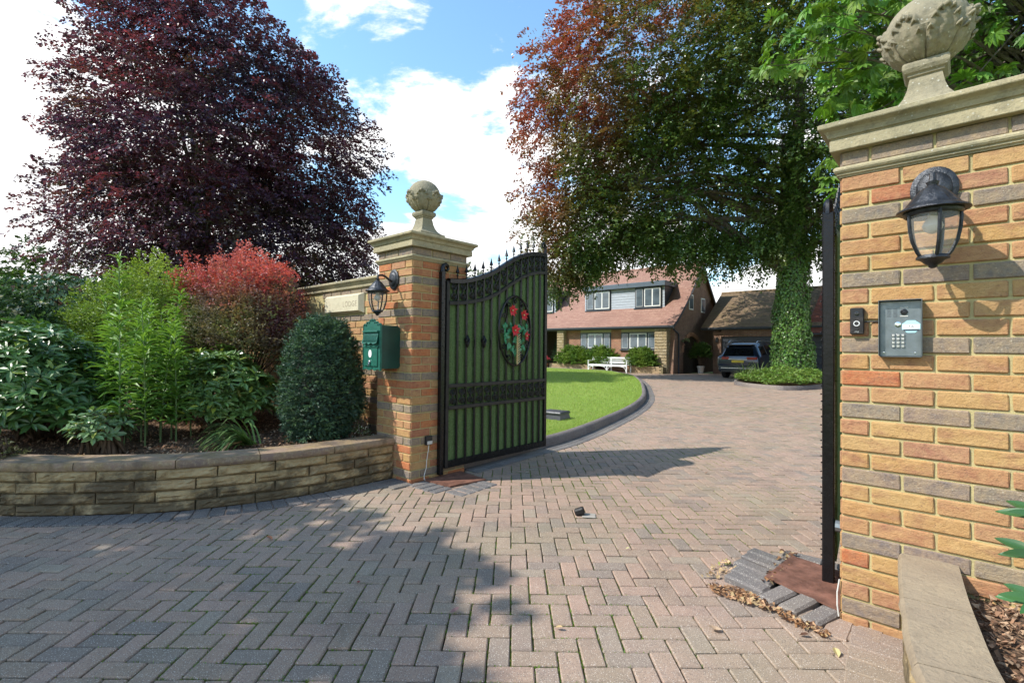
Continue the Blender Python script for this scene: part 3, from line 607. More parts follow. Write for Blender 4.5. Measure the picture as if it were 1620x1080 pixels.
def finial(parent, cx, cy, zb, seed, yaw=0.0):
    """stone pedestal with an acanthus-wrapped ball"""
    Mx = Matrix.Translation((cx, cy, zb)); ped = MB()
    prof = [(0.0, 0.0), (0.0, 0.062), (-0.012, 0.066), (-0.030, 0.075), (-0.052, 0.095), (-0.070, 0.125), (-0.083, 0.165), (-0.090, 0.205), (-0.094, 0.225), (-0.085, 0.230), (-0.085, 0.238), (-0.074, 0.246), (-0.066, 0.262), (-0.066, 0.280), (-0.072, 0.292), (-0.085, 0.297)]
    ped.sqlathe(prof, 0.152, 0.152, Mx)
    f = bpy.data.objects.new('finial', ped.mesh('finial', M['finial_stone'])); link(f, parent)
    N, K = 150, 90; r0 = 0.163; vs = []
    nl = 7
    for j in range(K + 1):
        e = -PI / 2 + PI * j / K
        for i_ in range(N):
            a = 2 * PI * i_ / N; ph = (a * nl / (2 * PI) + seed * 0.37); lc = abs((ph % 1.0) - 0.5) * 2          # 0 at leaf centre
            top = 0.20 - 0.50 * lc ** 2.2 + 0.07 * math.cos(ph * 2 * PI * 5)
            inl = 1.0 if e < top else 0.0; t = max(0.0, min(1.0, (e + PI / 2) / (top + PI / 2)))
            d = 0.0
            if inl:
                rib = math.cos((ph % 1.0 - 0.5) * 2 * PI * 4.0 * (0.35 + 0.65 * t)) * 0.0035 * min(1, t * 1.6)
                d = 0.006 + rib + 0.007 * t ** 5 - 0.010 * max(0, 1 - lc * 9) * (1 - t) - 0.012 * max(0, (lc - 0.9) * 10) * (t > 0.15)
                d += 0.004 * mnoise.noise(Vector((a * 5, e * 7, seed * 3)))
            else: d = 0.0015 * mnoise.noise(Vector((a * 9, e * 9, seed)))
            r = r0 + d; vs.append((r * math.cos(e) * math.cos(a), r * math.cos(e) * math.sin(a), r * math.sin(e)))
    fs = [(j * N + i_, j * N + (i_ + 1) % N, (j + 1) * N + (i_ + 1) % N, (j + 1) * N + i_) for j in range(K) for i_ in range(N)]
    b = MB(); b.add([(x + cx, y + cy, z + zb + 0.297 + 0.152) for x, y, z in vs], fs); b.build('ball', M['finial_stone'], f, True, 60)
    lf = MB()
    for L_ in range(nl):                                   # curled leaf tips and side lobes standing off the ball
        for (da, ee, rr) in ((0, 0.16, 0.014), (0.24, -0.04, 0.009), (-0.24, -0.04, 0.009), (0.13, 0.10, 0.010), (-0.13, 0.10, 0.010), (0.33, -0.30, 0.008), (-0.33, -0.30, 0.008)):
            a = ((L_ + 0.5 - seed * 0.37) / nl) * 2 * PI + da; q = r0 + 0.010; c_ = Vector((cx + q * math.cos(ee) * math.cos(a), cy + q * math.cos(ee) * math.sin(a), zb + 0.449 + q * math.sin(ee)))
            tn = Vector((-math.sin(a), math.cos(a), 0))
            pts = [c_ + tn * (s_ * rr * 1.5) + Vector((math.cos(a), math.sin(a), 0)) * (0.010 - 0.014 * abs(s_)) + Vector((0, 0, -0.016 * abs(s_))) for s_ in (-1, -0.5, 0, 0.5, 1)]
            lf.tube(pts, [rr * 0.35, rr * 0.8, rr, rr * 0.8, rr * 0.35], 7)
    lf.build('acanthus_leaf_tip', M['finial_stone'], f, True, 60)['kind'] = 'stuff'
def pier(name, x0, x1, y0, y1, label, fx, fy, seed, side_objects, ox=0.0):
    """x0..x1, y0..y1 brick shaft"""
    t = thing(name, label, 'gate pier', ((x0 + x1) / 2, (y0 + y1) / 2, 0)); cx, cy = (x0 + x1) / 2, (y0 + y1) / 2
    t.location = (0, 0, 0)
    hx, hy = (x1 - x0) / 2, (y1 - y0) / 2; z0 = TOPZ - NROW * 0.075
    core = MB(); core.box((x0 + 0.006, y0 + 0.006, -0.1), (x1 - 0.006, y1 - 0.006, 2.2)); core.build('mortar', M['mortar'], t)
    rows = range(NROW)
    brick_face(t, (x0, y0, 0), (1, 0, 0), (0, -1, 0), (x1 - x0) / 0.225, rows, TOPZ, True, True, red=0.35 if side_objects == 'x' else 0.04)
    brick_face(t, (x1, y0, 0), (0, 1, 0), (1, 0, 0), (y1 - y0) / 0.225, rows, TOPZ, side_objects == 'x', False, red=0.8)  # mostly reddened bricks, imitating how this face looks in shade
    brick_face(t, (x0, y1, 0), (0, -1, 0), (-1, 0, 0), (y1 - y0) / 0.225, rows, TOPZ, False, True)
    brick_face(t, (x1, y1, 0), (-1, 0, 0), (0, 1, 0), (x1 - x0) / 0.225, rows, TOPZ, False, False)
    # brick course between torus moulding and cap
    for fi, (o_, u_, n_, wd, ob) in enumerate((((x0, y0, 0), (1, 0, 0), (0, -1, 0), x1 - x0, True), ((x1, y0, 0), (0, 1, 0), (1, 0, 0), y1 - y0, side_objects == 'x'), ((x0, y1, 0), (0, -1, 0), (-1, 0, 0), y1 - y0, False), ((x1, y1, 0), (-1, 0, 0), (0, 1, 0), x1 - x0, False))):
        st = MB(); xx_ = 0.0; first = True
        while xx_ < wd - 0.03:
            w = 0.1125 if first and fi in (0, 2) else min(0.225, wd - xx_); first = False
            L_ = w - 0.010; kk = ('s' if L_ > 0.15 else 'h'); p = Vector(o_) + Vector(u_) * (xx_ + w / 2) + Vector(n_) * -0.0225; p.z = 2.148; a = math.atan2(u_[1], u_[0])
            if ob and abs(L_ - (BL if kk == 's' else 0.1025)) < 0.004: inst(random.choice(BM[(kk, 1)]), 'brick', t, p, a)
            else: st.cbox((-L_ / 2, -0.025, -BH / 2), (L_ / 2, 0.025, BH / 2), 0.004, Matrix.Translation(p) @ Matrix.Rotation(a, 4, 'Z'))
            xx_ += w
        if st.v: tag(st.build('brick_facing', M['brick_grey'], t), kind='stuff')
    Mx = Matrix.Translation((cx, cy, 0)); tm_ = MB()
    tm_.sqlathe([(-0.03, 2.062), (0.004, 2.0625), (0.006, 2.069), (0.013, 2.073), (0.013, 2.080), (0.020, 2.084), (0.0255, 2.092), (0.026, 2.100), (0.022, 2.107), (0.014, 2.112), (0.0, 2.115), (-0.03, 2.117)], hx, hy, Mx)
    tm_.build('stone_band', M['cap_stone'], t)
    cp = MB(); cp.sqlathe([(-0.03, 2.182), (0.036, 2.183), (0.038, 2.186), (0.038, 2.232), (0.033, 2.236), (0.036, 2.242), (0.044, 2.245), (0.046, 2.251), (0.050, 2.262), (0.058, 2.272), (0.070, 2.279), (0.078, 2.284), (0.080, 2.288), (0.080, 2.304), (0.072, 2.309), (-0.05, 2.325), (-0.18, 2.331)], hx, hy, Mx)
    cp.build('cap_stone', M['cap_stone'], t)
    finial(t, fx, fy, 2.322, seed); return t
GX = 3.3163
pier_l = pier('gate_pier', -0.5625, 0.0, 0.0, 0.675, 'brick gate pier left of the driveway, green post box and lantern on it', -0.281, 0.337, 1, 'x')
pier_r = pier('gate_pier', GX, GX + 0.675, 0.0, 0.5625, 'brick gate pier at the right edge with entry keypad and lantern', GX + 0.30, 0.30, 2, 'n')

# ------------------------------------------------------------------ boundary wall left of the pier, with its name stone
bw = thing('boundary_wall', 'brick boundary wall with moulded stone coping running left of the pier', 'wall')
core = MB(); core.box((-9.0, 0.226, -0.1), (-0.564, 0.44, 1.915)); core.build('mortar', M['mortar'], bw)
WT = 1.915
def skip_plaque(cx, z): return False
# visible part as bricks of its own, the part behind the shrubs joined
def wall_bricks(xa, xb, rows, objects):
    st = MB()
    for k in rows:
        z = WT - 0.075 * k - 0.0375; x = xb - (0.1125 if k % 2 else 0); g = grey_row(k + 2)
        if k % 2:
            p = (xb - 0.05625, 0.2425, z)
            if objects: inst(random.choice(BM[('h', 1 if g else 0)]), 'brick', bw, p)
        while x - 0.225 > xa:
            p = (x - 0.1125, 0.2425 + random.uniform(-0.0015, 0.0015), z)
            if not (1.62 < z < 1.865 and -2.02 < p[0] < -1.16):
                if objects: inst(random.choice(BM[('s', 1 if g else 0)]), 'brick', bw, p, PI if random.random() < 0.5 else 0)
                else: st.cbox((p[0] - BL / 2, p[1] - 0.025, z - BH / 2), (p[0] + BL / 2, p[1] + 0.025, z + BH / 2), 0.004)
            x -= 0.225
    if st.v: tag(st.build('brick_facing', M['brick'], bw), kind='stuff')
wall_bricks(-2.25, -0.567, range(22), True); wall_bricks(-9.0, -2.48, range(22), False)
cpw = MB(); prof = [(-0.02, 1.915), (0.020, 1.917), (0.024, 1.925), (0.024, 1.950), (0.030, 1.954), (0.034, 1.960), (0.040, 1.966), (0.040, 1.975), (0.055, 1.982), (0.062, 1.992), (0.062, 2.008), (0.054, 2.014), (-0.04, 2.024)]
xs = -0.566
while xs > -9:
    xe = xs - 0.598; s_ = MB(); vs = []
    for x in (xs, xe): vs += [(x, 0.22 - o_, z) for o_, z in prof] + [(x, 0.44 + o_, z) for o_, z in prof[::-1]]
    m = 2 * len(prof); s_.add(vs, [(k, (k + 1) % m, m + (k + 1) % m, m + k) for k in range(m)] + [tuple(range(m)), tuple(range(m, 2 * m))[::-1]]); s_.build('coping_stone', M['cap_stone'], bw); xs = xe - 0.004
def text(name, s_, size, mat, parent, loc, rot=(PI / 2, 0, 0), ext=0.0006, align='CENTER', sp=1.0):
    c = bpy.data.curves.new(name, 'FONT'); c.body = s_; c.size = size; c.extrude = ext; c.align_x = align; c.align_y = 'CENTER'; c.materials.append(mat); c.space_character = sp
    tmp = bpy.data.objects.new(name, c); COL.objects.link(tmp); bpy.context.view_layer.update()
    me = bpy.data.meshes.new_from_object(tmp.evaluated_get(bpy.context.evaluated_depsgraph_get())); bpy.data.objects.remove(tmp); me.name = name
    o = bpy.data.objects.new(name, me); link(o, parent); o.location = loc; o.rotation_euler = rot; return o
pq = thing('name_plaque', 'pale cream stone name plaque reading LODGE set in the boundary wall', 'plaque')
b = MB(); hx, hz = 0.42, 0.113; cx, cz = -1.592, 1.744
vs = [(cx - hx, 0.235, cz - hz), (cx + hx, 0.235, cz - hz), (cx + hx, 0.235, cz + hz), (cx - hx, 0.235, cz + hz), (cx - hx, 0.212, cz - hz), (cx + hx, 0.212, cz - hz), (cx + hx, 0.212, cz + hz), (cx - hx, 0.212, cz + hz),
      (cx - hx + 0.035, 0.165, cz - hz + 0.028), (cx + hx - 0.045, 0.165, cz - hz + 0.028), (cx + hx - 0.045, 0.165, cz + hz - 0.028), (cx - hx + 0.035, 0.165, cz + hz - 0.028)]
b.add(vs, [(0, 1, 5, 4), (1, 2, 6, 5), (2, 3, 7, 6), (3, 0, 4, 7), (4, 5, 9, 8), (5, 6, 10, 9), (6, 7, 11, 10), (7, 4, 8, 11), (8, 9, 10, 11), (0, 3, 2, 1)]); b.build('stone_slab', M['plaque_stone'], pq)
M['carved'] = plain('carved_letter_shade', (0.30, 0.24, 0.17), 0.9)
text('lettering', 'LODGE', 0.088, M['carved'], pq, (-1.40, 0.1648, 1.735), sp=1.1, ext=0.0004)

# ------------------------------------------------------------------ raised bed retaining walls
def rough_block(L, H, D, seed, amp=0.017):
    r = random.Random(seed); nx, nz = 14, 5; vs = []; b = MB()
    for i_ in range(nx + 1):
        for j in range(nz + 1):
            e = (i_ in (0, nx)) or (j in (0, nz)); x = -L / 2 + L * i_ / nx; z = -H / 2 + H * j / nz
            y = -D + (0.004 if e else -0.004 - amp * (0.6 + 0.9 * (mnoise.noise(Vector((x * 14 + seed * 7, z * 30, seed))) + 0.6 * mnoise.noise(Vector((x * 34 + seed * 7, z * 60, seed))))))
            vs.append((x + (r.uniform(-1, 1) * 0.002), y, z + (r.uniform(-1, 1) * 0.0015)))
    m = nz + 1; fs = [(i_ * m + j, (i_ + 1) * m + j, (i_ + 1) * m + j + 1, i_ * m + j + 1) for i_ in range(nx) for j in range(nz)]
    n0 = len(vs); vs += [(-L / 2, 0, -H / 2), (L / 2, 0, -H / 2), (L / 2, 0, H / 2), (-L / 2, 0, H / 2)]
    fs += [tuple([i_ * m for i_ in range(nx + 1)][::-1]) + (n0, n0 + 1), tuple(i_ * m + nz for i_ in range(nx + 1)) + (n0 + 2, n0 + 3), tuple(range(0, m)) + (n0 + 3, n0), tuple(nx * m + j for j in range(m))[::-1] + (n0 + 1, n0 + 2)]
    return b.add(vs, fs)
def bed_wall(name, label, path, nrm, course_h, ncourse, lens, cop_w, cop_t, cop_len, cmat, flip, total=None, overhang=0.03, amp=0.017):
    """nrm points into the bed; blocks face the drive"""
    t = thing(name, label, 'retaining wall'); seg = np.r_[0, np.cumsum(np.linalg.norm(np.diff(path, axis=0), axis=1))]; T_ = seg[-1] if total is None else min(total, seg[-1])
    def at(s_): return np.array([np.interp(s_, seg, path[:, 0]), np.interp(s_, seg, path[:, 1])]), np.array([np.interp(s_, seg, nrm[:, 0]), np.interp(s_, seg, nrm[:, 1])])
    cb = MB(); vs = []; m = 0; H_ = course_h * ncourse
    for s_ in np.arange(0, T_, 0.06):
        p, nn = at(s_); a = p + nn * 0.012; c_ = p + nn * 0.10; vs += [(a[0], a[1], -0.03), (a[0], a[1], H_), (c_[0], c_[1], H_), (c_[0], c_[1], -0.03)]; m += 1
    cb.add(vs, [(i_ * 4 + k, i_ * 4 + (k + 1) % 4, (i_ + 1) * 4 + (k + 1) % 4, (i_ + 1) * 4 + k) for i_ in range(m - 1) for k in range(4)] + [(0, 1, 2, 3)]); cb.build('mortar', M['mortar_dark'], t)
    bl = {L: [rough_block(L - 0.010, course_h - 0.008, 0.03, k + int(L * 100), amp).mesh('stone_block', M['walling']) for k in range(5)] for L in lens}
    for c in range(ncourse):
        s_ = 0.0 if c % 2 else 0.0; first = True
        while s_ < T_:
            L = lens[0] if not first or c % 2 == 0 else lens[1]; first = False
            if c in (1, 2) and random.random() < 0.22: L = lens[1]
            p, nn = at(s_ + L / 2); ang = math.atan2(nn[1], nn[0]) - PI / 2
            q = p + nn * 0.022; inst(random.choice(bl[L]), 'stone_block', t, (q[0], q[1], course_h * (c + 0.5)), ang, None); s_ += L
    s_ = 0.0; k = 0
    while s_ < T_:
        L = cop_len * random.uniform(0.85, 1.15); b = MB(); nseg = 4; rows = []; z0 = H_ + 0.003; z1 = z0 + cop_t; vs = []
        for i_ in range(nseg + 1):
            si = s_ + 0.003 + (L - 0.006) * i_ / nseg; p, nn = at(si); j1 = 0.006 * mnoise.noise(Vector((si * 9, 3, k))); j2 = 0.005 * mnoise.noise(Vector((si * 13, 8, k)))
            for (o_, z) in ((-overhang + 0.006, z0), (-overhang - 0.003 + j1, z0 + cop_t * 0.35), (-overhang + 0.001 + j2, z0 + cop_t * 0.75), (-overhang + 0.010, z1), (cop_w * 0.3, z1 + 0.003 * mnoise.noise(Vector((si * 7, 1, 0)))), (cop_w * 0.7, z1 + 0.003 * mnoise.noise(Vector((si * 7, 5, 0)))), (cop_w - overhang - 0.006, z1 - 0.002), (cop_w - overhang, z0)):
                q = p + nn * o_; vs.append((q[0], q[1], z))
        m = 8; b.add(vs, [(i_ * m + q, i_ * m + (q + 1) % m, (i_ + 1) * m + (q + 1) % m, (i_ + 1) * m + q) for i_ in range(nseg) for q in range(m)] + [tuple(range(m)), tuple(nseg * m + q for q in range(m))[::-1]])
        b.build('coping_flag', cmat, t, True, 35); s_ += L; k += 1
    return t
M['mortar_dark'] = plain('stained_mortar', (0.17, 0.14, 0.08), 0.95, 0, 0.15, 0.5, 8, 0.6, 90)
bed_wall('retaining_wall', 'curved stone block retaining wall with dark stains holding the flower bed', WALL, WN, 0.0815, 4, (0.40, 0.26), 0.30, 0.060, 0.62, M['coping'], False)
bed_wall('retaining_wall', 'low wall with smooth sandstone coping butting against the right pier', RWALL, RN, 0.082, 4, (0.40, 0.26), 0.20, 0.045, 0.50, M['coping_light'], False, overhang=0.03, amp=0.006)
# grey edging course along the left retaining wall and round the pier foot
i = 4; em = paver_mesh(0.205, 0.098, 0.04, 5); emesh = [paver_mesh(0.200, 0.0965, 0.04, k + 40).mesh('edging_brick', M['paver_grey']) for k in range(3)]
seg = np.r_[0, np.cumsum(np.linalg.norm(np.diff(WALL, axis=0), axis=1))]; s_ = 0.03
while s_ < 5.6:
    p = np.array([np.interp(s_, seg, WALL[:, k]) for k in (0, 1)]); nn = np.array([np.interp(s_, seg, WN[:, k]) for k in (0, 1)]); q = p - nn * 0.115
    inst(random.choice(emesh), 'edging_brick', driveway, (q[0], q[1], 0.007), math.atan2(nn[1], nn[0]) + random.uniform(-0.01, 0.01)); s_ += 0.101
seg = np.r_[0, np.cumsum(np.linalg.norm(np.diff(RWALL, axis=0), axis=1))]; s_ = 0.05; emb = [paver_mesh(0.196, 0.0945, 0.04, k + 60).mesh('edging_brick', M['paver']) for k in range(3)]
while s_ < 3.0:
    p = np.array([np.interp(s_, seg, RWALL[:, k]) for k in (0, 1)]); nn = np.array([np.interp(s_, seg, RN[:, k]) for k in (0, 1)]); q = p - nn * 0.10
    inst(random.choice(emb), 'edging_brick', driveway, (q[0], q[1], 0.005), math.atan2(nn[1], nn[0]) + random.uniform(-0.01, 0.01)); s_ += 0.101
for k in range(3): inst(random.choice(emb), 'edging_brick', driveway, (3.21 + k * 0.11, -0.09, 0.005), PI / 2)
for x in np.arange(-0.2, 0.02, 0.102): inst(random.choice(emesh), 'edging_brick', driveway, (x, -0.105, 0.009), PI / 2)

# ------------------------------------------------------------------ wrought iron gates
TOPC = [(0.0, 1.905), (0.15, 1.915), (0.30, 1.945), (0.42, 1.985), (0.56, 2.035), (0.68, 2.095), (0.80, 2.165), (0.93, 2.240), (1.07, 2.300), (1.21, 2.343), (1.36, 2.366), (1.52, 2.372)]
LOWC = [(0.0, 1.688), (0.15, 1.700), (0.32, 1.728), (0.49, 1.765), (0.68, 1.840), (0.87, 1.950), (1.07, 2.055), (1.21, 2.112), (1.36, 2.150), (1.52, 2.165)]
def interp(c, s_): return float(np.interp(s_, [a for a, _ in c], [b_ for _, b_ in c]))
BARS = [0.118, 0.238, 0.356, 0.474, 0.594, 0.713, 0.832, 0.951, 1.070, 1.186, 1.300, 1.412]
def gate_leaf(label, hinge, sdir, bdir, detail=True):
    """s along the leaf from the hinge, street side towards bdir"""
    s3, b3 = Vector(sdir).normalized(), Vector(bdir).normalized()
    t = thing('driveway_gate', label, 'gate', hinge)
    Mx = Matrix(((s3.x, b3.x, 0, 0), (s3.y, b3.y, 0, 0), (0, 0, 1, 0), (0, 0, 0, 1)))
    def L(s_, b_, z): return Mx @ Vector((s_, b_, z))
    def bx(mb, a, c, ch=0.003): mb.cbox(a, c, ch, Mx)
    W = 1.52; s0 = 0.075
    p = MB(); bx(p, (-0.022, -0.030, 0.03), (0.022, 0.026, 1.99), 0.006)
    for k in range(7): pass
    p.tube([L(0, 0, 1.98), L(0.0, 0, 2.02), L(0.012, 0, 2.045), L(0.040, 0, 2.058), L(0.065, 0, 2.045), L(0.072, 0, 2.018), L(0.056, 0, 1.998), L(0.036, 0, 2.004)], [0.026, 0.024, 0.021, 0.019, 0.017, 0.015, 0.013, 0.011], 9)
    p.build('hinge_post', M['iron'], t, True, 35)
    rv = MB()
    for k in range(46): rv.ball(L(0.018 if k % 2 else -0.014, 0.031, 0.12 + k * 0.041), 0.0045, 5, 4)
    tag(rv.build('rivets', M['iron'], t), kind='stuff')
    f = MB(); bx(f, (s0 - 0.03, -0.02, 0.085), (s0 + 0.008, 0.02, 1.90)); f.build('frame_stile', M['iron_dusty'], t)
    f = MB(); bx(f, (s0 + W - 0.022, -0.022, 0.085), (s0 + W + 0.022, 0.022, 2.372)); f.build('frame_stile', M['iron'], t)
    f = MB(); f.tube([L(s0 + W, 0, 2.37), L(s0 + W + 0.004, 0, 2.44), L(s0 + W - 0.004, 0, 2.49), L(s0 + W - 0.03, 0, 2.52), L(s0 + W - 0.062, 0, 2.50), L(s0 + W - 0.060, 0, 2.465), L(s0 + W - 0.038, 0, 2.458)], [0.018, 0.018, 0.017, 0.015, 0.013, 0.011, 0.009], 8); f.build('scroll_end', M['iron'], t, True)
    f = MB(); bx(f, (s0, -0.02, 0.085), (s0 + W, 0.02, 0.155)); f.build('bottom_rail', M['iron'], t)
    for z in (0.665, 0.878): f = MB(); bx(f, (s0, -0.024, z - 0.018), (s0 + W, 0.026, z + 0.018)); f.build('rail', M['iron_dusty'], t)
    for nm, c, wd, hh, mt in (('top_rail', TOPC, 0.034, 0.024, 'iron'), ('curved_rail', LOWC, 0.026, 0.020, 'iron_dusty')):
        f = MB(); vs = []; ss = np.linspace(0, W, 33)
        for s_ in ss:
            z = interp(c, s_); vs += [L(s0 + s_, -wd, z - hh), L(s0 + s_, wd, z - hh), L(s0 + s_, wd, z + hh * 0.6), L(s0 + s_, wd * 0.55, z + hh), L(s0 + s_, -wd * 0.55, z + hh), L(s0 + s_, -wd, z + hh * 0.6)]
        f.add(vs, [(i_ * 6 + k, i_ * 6 + (k + 1) % 6, (i_ + 1) * 6 + (k + 1) % 6, (i_ + 1) * 6 + k) for i_ in range(32) for k in range(6)] + [tuple(range(6)), tuple(32 * 6 + k for k in range(6))[::-1]]); f.build(nm, M[mt], t, True, 35)
    # turf panel behind the bars, split by the bars into upright padded strips
    edges = [0.0] + [x for x in BARS] + [W]
    for a, b_ in zip(edges[:-1], edges[1:]):
        f = MB(); vs = []; n_ = 5
        xs_ = np.linspace(a + 0.004, b_ - 0.004, n_ + 1)
        for x in xs_:
            bul = -0.012 + 0.012 * math.sin(PI * (x - xs_[0]) / (xs_[-1] - xs_[0])); zt = interp(TOPC, x) - 0.01
            vs += [L(s0 + x, bul, 0.12), L(s0 + x, bul, zt), L(s0 + x, -0.034, zt), L(s0 + x, -0.034, 0.12)]
        f.add(vs, [(i_ * 4 + k, i_ * 4 + (k + 1) % 4, (i_ + 1) * 4 + (k + 1) % 4, (i_ + 1) * 4 + k) for i_ in range(n_) for k in range(4)] + [(3, 2, 1, 0), (n_ * 4, n_ * 4 + 1, n_ * 4 + 2, n_ * 4 + 3)]); f.build('turf_strip', M['turf'], t, True, 50)
    bm_me = None
    for x in BARS:
        f = MB(); f.tube([L(s0 + x, 0.010, 0.12), L(s0 + x, 0.010, interp(TOPC, x))], 0.0125, 6); f.build('bar', M['iron'], t, True)
    # C scroll mesh, reused in both bands
    def scroll_mesh():
        b_ = MB()
        for sg in (1, -1):
            pts = []
            for q in range(22):
                a = q / 21.0 * 2.0 * PI * 1.25; r = 0.036 - 0.026 * q / 21.0; pts.append((0.002 + sg * 0.0 + r * math.cos(a + PI / 2) * sg * -1, 0, 0.042 * 1 + r * math.sin(a + PI / 2) - 0.036 + 0.036))
            b_.tube([(x_, y_, z_ + 0.0) for x_, y_, z_ in pts], [0.0062 - 0.002 * q / 21 for q in range(22)], 6)
            b_.tube([(x_, y_, -z_) for x_, y_, z_ in pts], [0.0062 - 0.002 * q / 21 for q in range(22)], 6)
        b_.tube([(0, 0, -0.085), (0, 0, 0.085)], 0.005, 5); b_.ball((0, 0.004, 0), 0.011, 8, 6); return b_.mesh('scroll', M['iron'], True)
    sm = scroll_mesh(); ang = math.atan2(s3.y, s3.x)
    for a, b_ in zip(edges[:-1], edges[1:]):
        x = (a + b_) / 2; z = (interp(TOPC, x) + interp(LOWC, x)) / 2
        inst(sm, 'scroll', t, L(s0 + x, 0.016, z), ang); inst(sm, 'scroll', t, L(s0 + x, 0.016, 0.7715), ang, scale=(1.1, 1, 0.9))
    sp = MB(); sp.lathe([(0.006, 0), (0.006, 0.028), (0.012, 0.034), (0.012, 0.042), (0.006, 0.048), (0.006, 0.058), (0.021, 0.066), (0.017, 0.078), (0.009, 0.105), (0.0015, 0.142)], 8); spm = sp.mesh('spearhead', M['iron'], True, 50)
    for x in BARS[:11]: inst(spm, 'spearhead', t, L(s0 + x, 0.0, interp(TOPC, x) + 0.018))
    co = MB()
    for k in range(4):
        a = k * PI / 2 + 0.4
        pts = [(0.004 * math.cos(a), 0.004 * math.sin(a), -0.06)] + [(0.024 * math.sin(PI * q / 6) * math.cos(a + q * 0.5), 0.024 * math.sin(PI * q / 6) * math.sin(a + q * 0.5), -0.055 + 0.11 * q / 6) for q in range(1, 6)] + [(0.004, 0, 0.06)]
        co.tube(pts, 0.0085, 6)
    co.ball((0, 0, 0), 0.014, 8, 6); com = co.mesh('basket_knot', M['iron'], True)
    for x in (BARS[1], BARS[3]): inst(com, 'basket_knot', t, L(s0 + x, 0.022, 1.318))
    # oval with enamelled flowers
    oc = (0.958, 1.447); ov = MB(); pts = [L(s0 + oc[0] + 0.262 * math.cos(a) , 0.026, oc[1] + 0.385 * math.sin(a)) for a in np.linspace(0, 2 * PI, 41)]; ov.tube(pts, 0.013, 7, False); ov.build('oval_ring', M['iron'], t, True)
    cu = MB()
    for a in np.linspace(0, 2 * PI, 13)[:-1]:
        if abs(math.cos(a)) < 0.25 and math.sin(a) < 0: continue
        c0 = (s0 + oc[0] + 0.215 * math.cos(a), oc[1] + 0.335 * math.sin(a))
        cu.tube([L(c0[0] + (0.034 - 0.0022 * q) * math.cos(a + q * 0.55), 0.030, c0[1] + (0.034 - 0.0022 * q) * math.sin(a + q * 0.55)) for q in range(13)], 0.0075, 6)
    cu.build('oval_curl', M['iron'], t, True)['kind'] = 'stuff'
    def flower(sx, z, r, sq=1.0):
        b_ = MB()
        for k in range(8):
            a = k * PI / 4 + 0.3; ca_, sa_ = math.cos(a), math.sin(a); tip = 0.022 if k % 2 else 0.036
            base = L(sx, 0.045, z); pr = [(0.15, -0.16, 0.004), (0.55, -0.30, 0.012), (1.0, 0, tip), (0.55, 0.30, 0.012), (0.15, 0.16, 0.004), (0.55, 0, 0.022)]
            vs = [L(sx + (u_ * ca_ - v_ * sa_) * r * sq, 0.040 + w_, z + (u_ * sa_ + v_ * ca_) * r) for u_, v_, w_ in pr]; b_.add(vs, [(0, 1, 5), (1, 2, 5), (2, 3, 5), (3, 4, 5), (4, 0, 5)])
        fl = b_.build('flower', M['red_paint'], t); c = MB(); c.ball(L(sx, 0.056, z), 0.010, 8, 5); c.build('flower_centre', M['gold'], fl)
    fs = s0 + 0.0
    for sx, z, r, sq in ((s0 + 0.885, 1.668, 0.070, 1), (s0 + 1.075, 1.628, 0.066, 1), (s0 + 0.930, 1.452, 0.074, 1), (s0 + 1.125, 1.395, 0.062, 0.6)): flower(sx, z, r, sq)
    b_ = MB()
    for q in range(12):
        z = 1.385 - q * 0.027
        for sg in (1, -1): b_.add([L(s0 + 0.985, 0.038, z), L(s0 + 0.985 + sg * 0.046, 0.052, z + 0.034), L(s0 + 0.985 + sg * 0.022, 0.050, z + 0.006), L(s0 + 0.985, 0.052, z - 0.008)], [(0, 1, 2, 3)])
    b_.tube([L(s0 + 0.985, 0.036, 1.40), L(s0 + 0.985, 0.036, 1.07)], 0.008, 6); b_.build('gilt_stem', M['gold'], t)
    rr = random.Random(4); b_ = MB()
    for q in range(110):
        u_, v_ = rr.uniform(-1, 1), rr.uniform(-1, 1)
        if u_ * u_ + v_ * v_ > 0.8: continue
        if v_ > 0.45 and abs(u_) < 0.9: continue
        cx_, cz_ = s0 + oc[0] + 0.235 * u_, 1.42 + 0.26 * v_; a = rr.uniform(0, 6.28); r = rr.uniform(0.03, 0.05)
        pr = [(-1, 0, 0), (-0.3, -0.45, 0.008), (0.4, -0.4, 0.006), (1, 0, 0), (0.4, 0.4, 0.006), (-0.3, 0.45, 0.008)]
        vs = [L(cx_ + (u * math.cos(a) - v * math.sin(a)) * r, 0.028 + w_, cz_ + (u * math.sin(a) + v * math.cos(a)) * r) for u, v, w_ in pr]; b_.add(vs, [(0, 1, 2, 3, 4, 5)])
    tag(b_.build('painted_leaves', M['green_paint'], t), kind='stuff')
    # pile of the artificial grass
    n = 26000 if b3.x > 0 else 1500; xs_ = rng.uniform(0.01, W - 0.01, n); zz_ = rng.uniform(0.13, 1, n) ** 0.9 * (np.interp(xs_, [a for a, _ in TOPC], [b_ for _, b_ in TOPC]) - 0.02); zz_ = np.maximum(zz_, 0.13)
    P0 = np.array(s3)[None] * (s0 + xs_)[:, None] + np.array(b3)[None] * rng.uniform(-0.010, 0.0, (n, 1)) + np.array([0, 0, 1.0])[None] * zz_[:, None]; dd_ = rng.normal(0, 1, (n, 3)) * 0.5 + np.array(b3)[None] * 0.6 + np.array([0, 0, -0.7]); dd_ /= np.linalg.norm(dd_, axis=1)[:, None]; sd_ = rng.normal(0, 1, (n, 3)); sd_ = np.cross(dd_, sd_); sd_ /= np.linalg.norm(sd_, axis=1)[:, None]
    V = np.zeros((n, 3, 3)); V[:, 0] = P0 - sd_ * 0.0022; V[:, 1] = P0 + sd_ * 0.0022; V[:, 2] = P0 + dd_ * rng.uniform(0.010, 0.020, (n, 1))
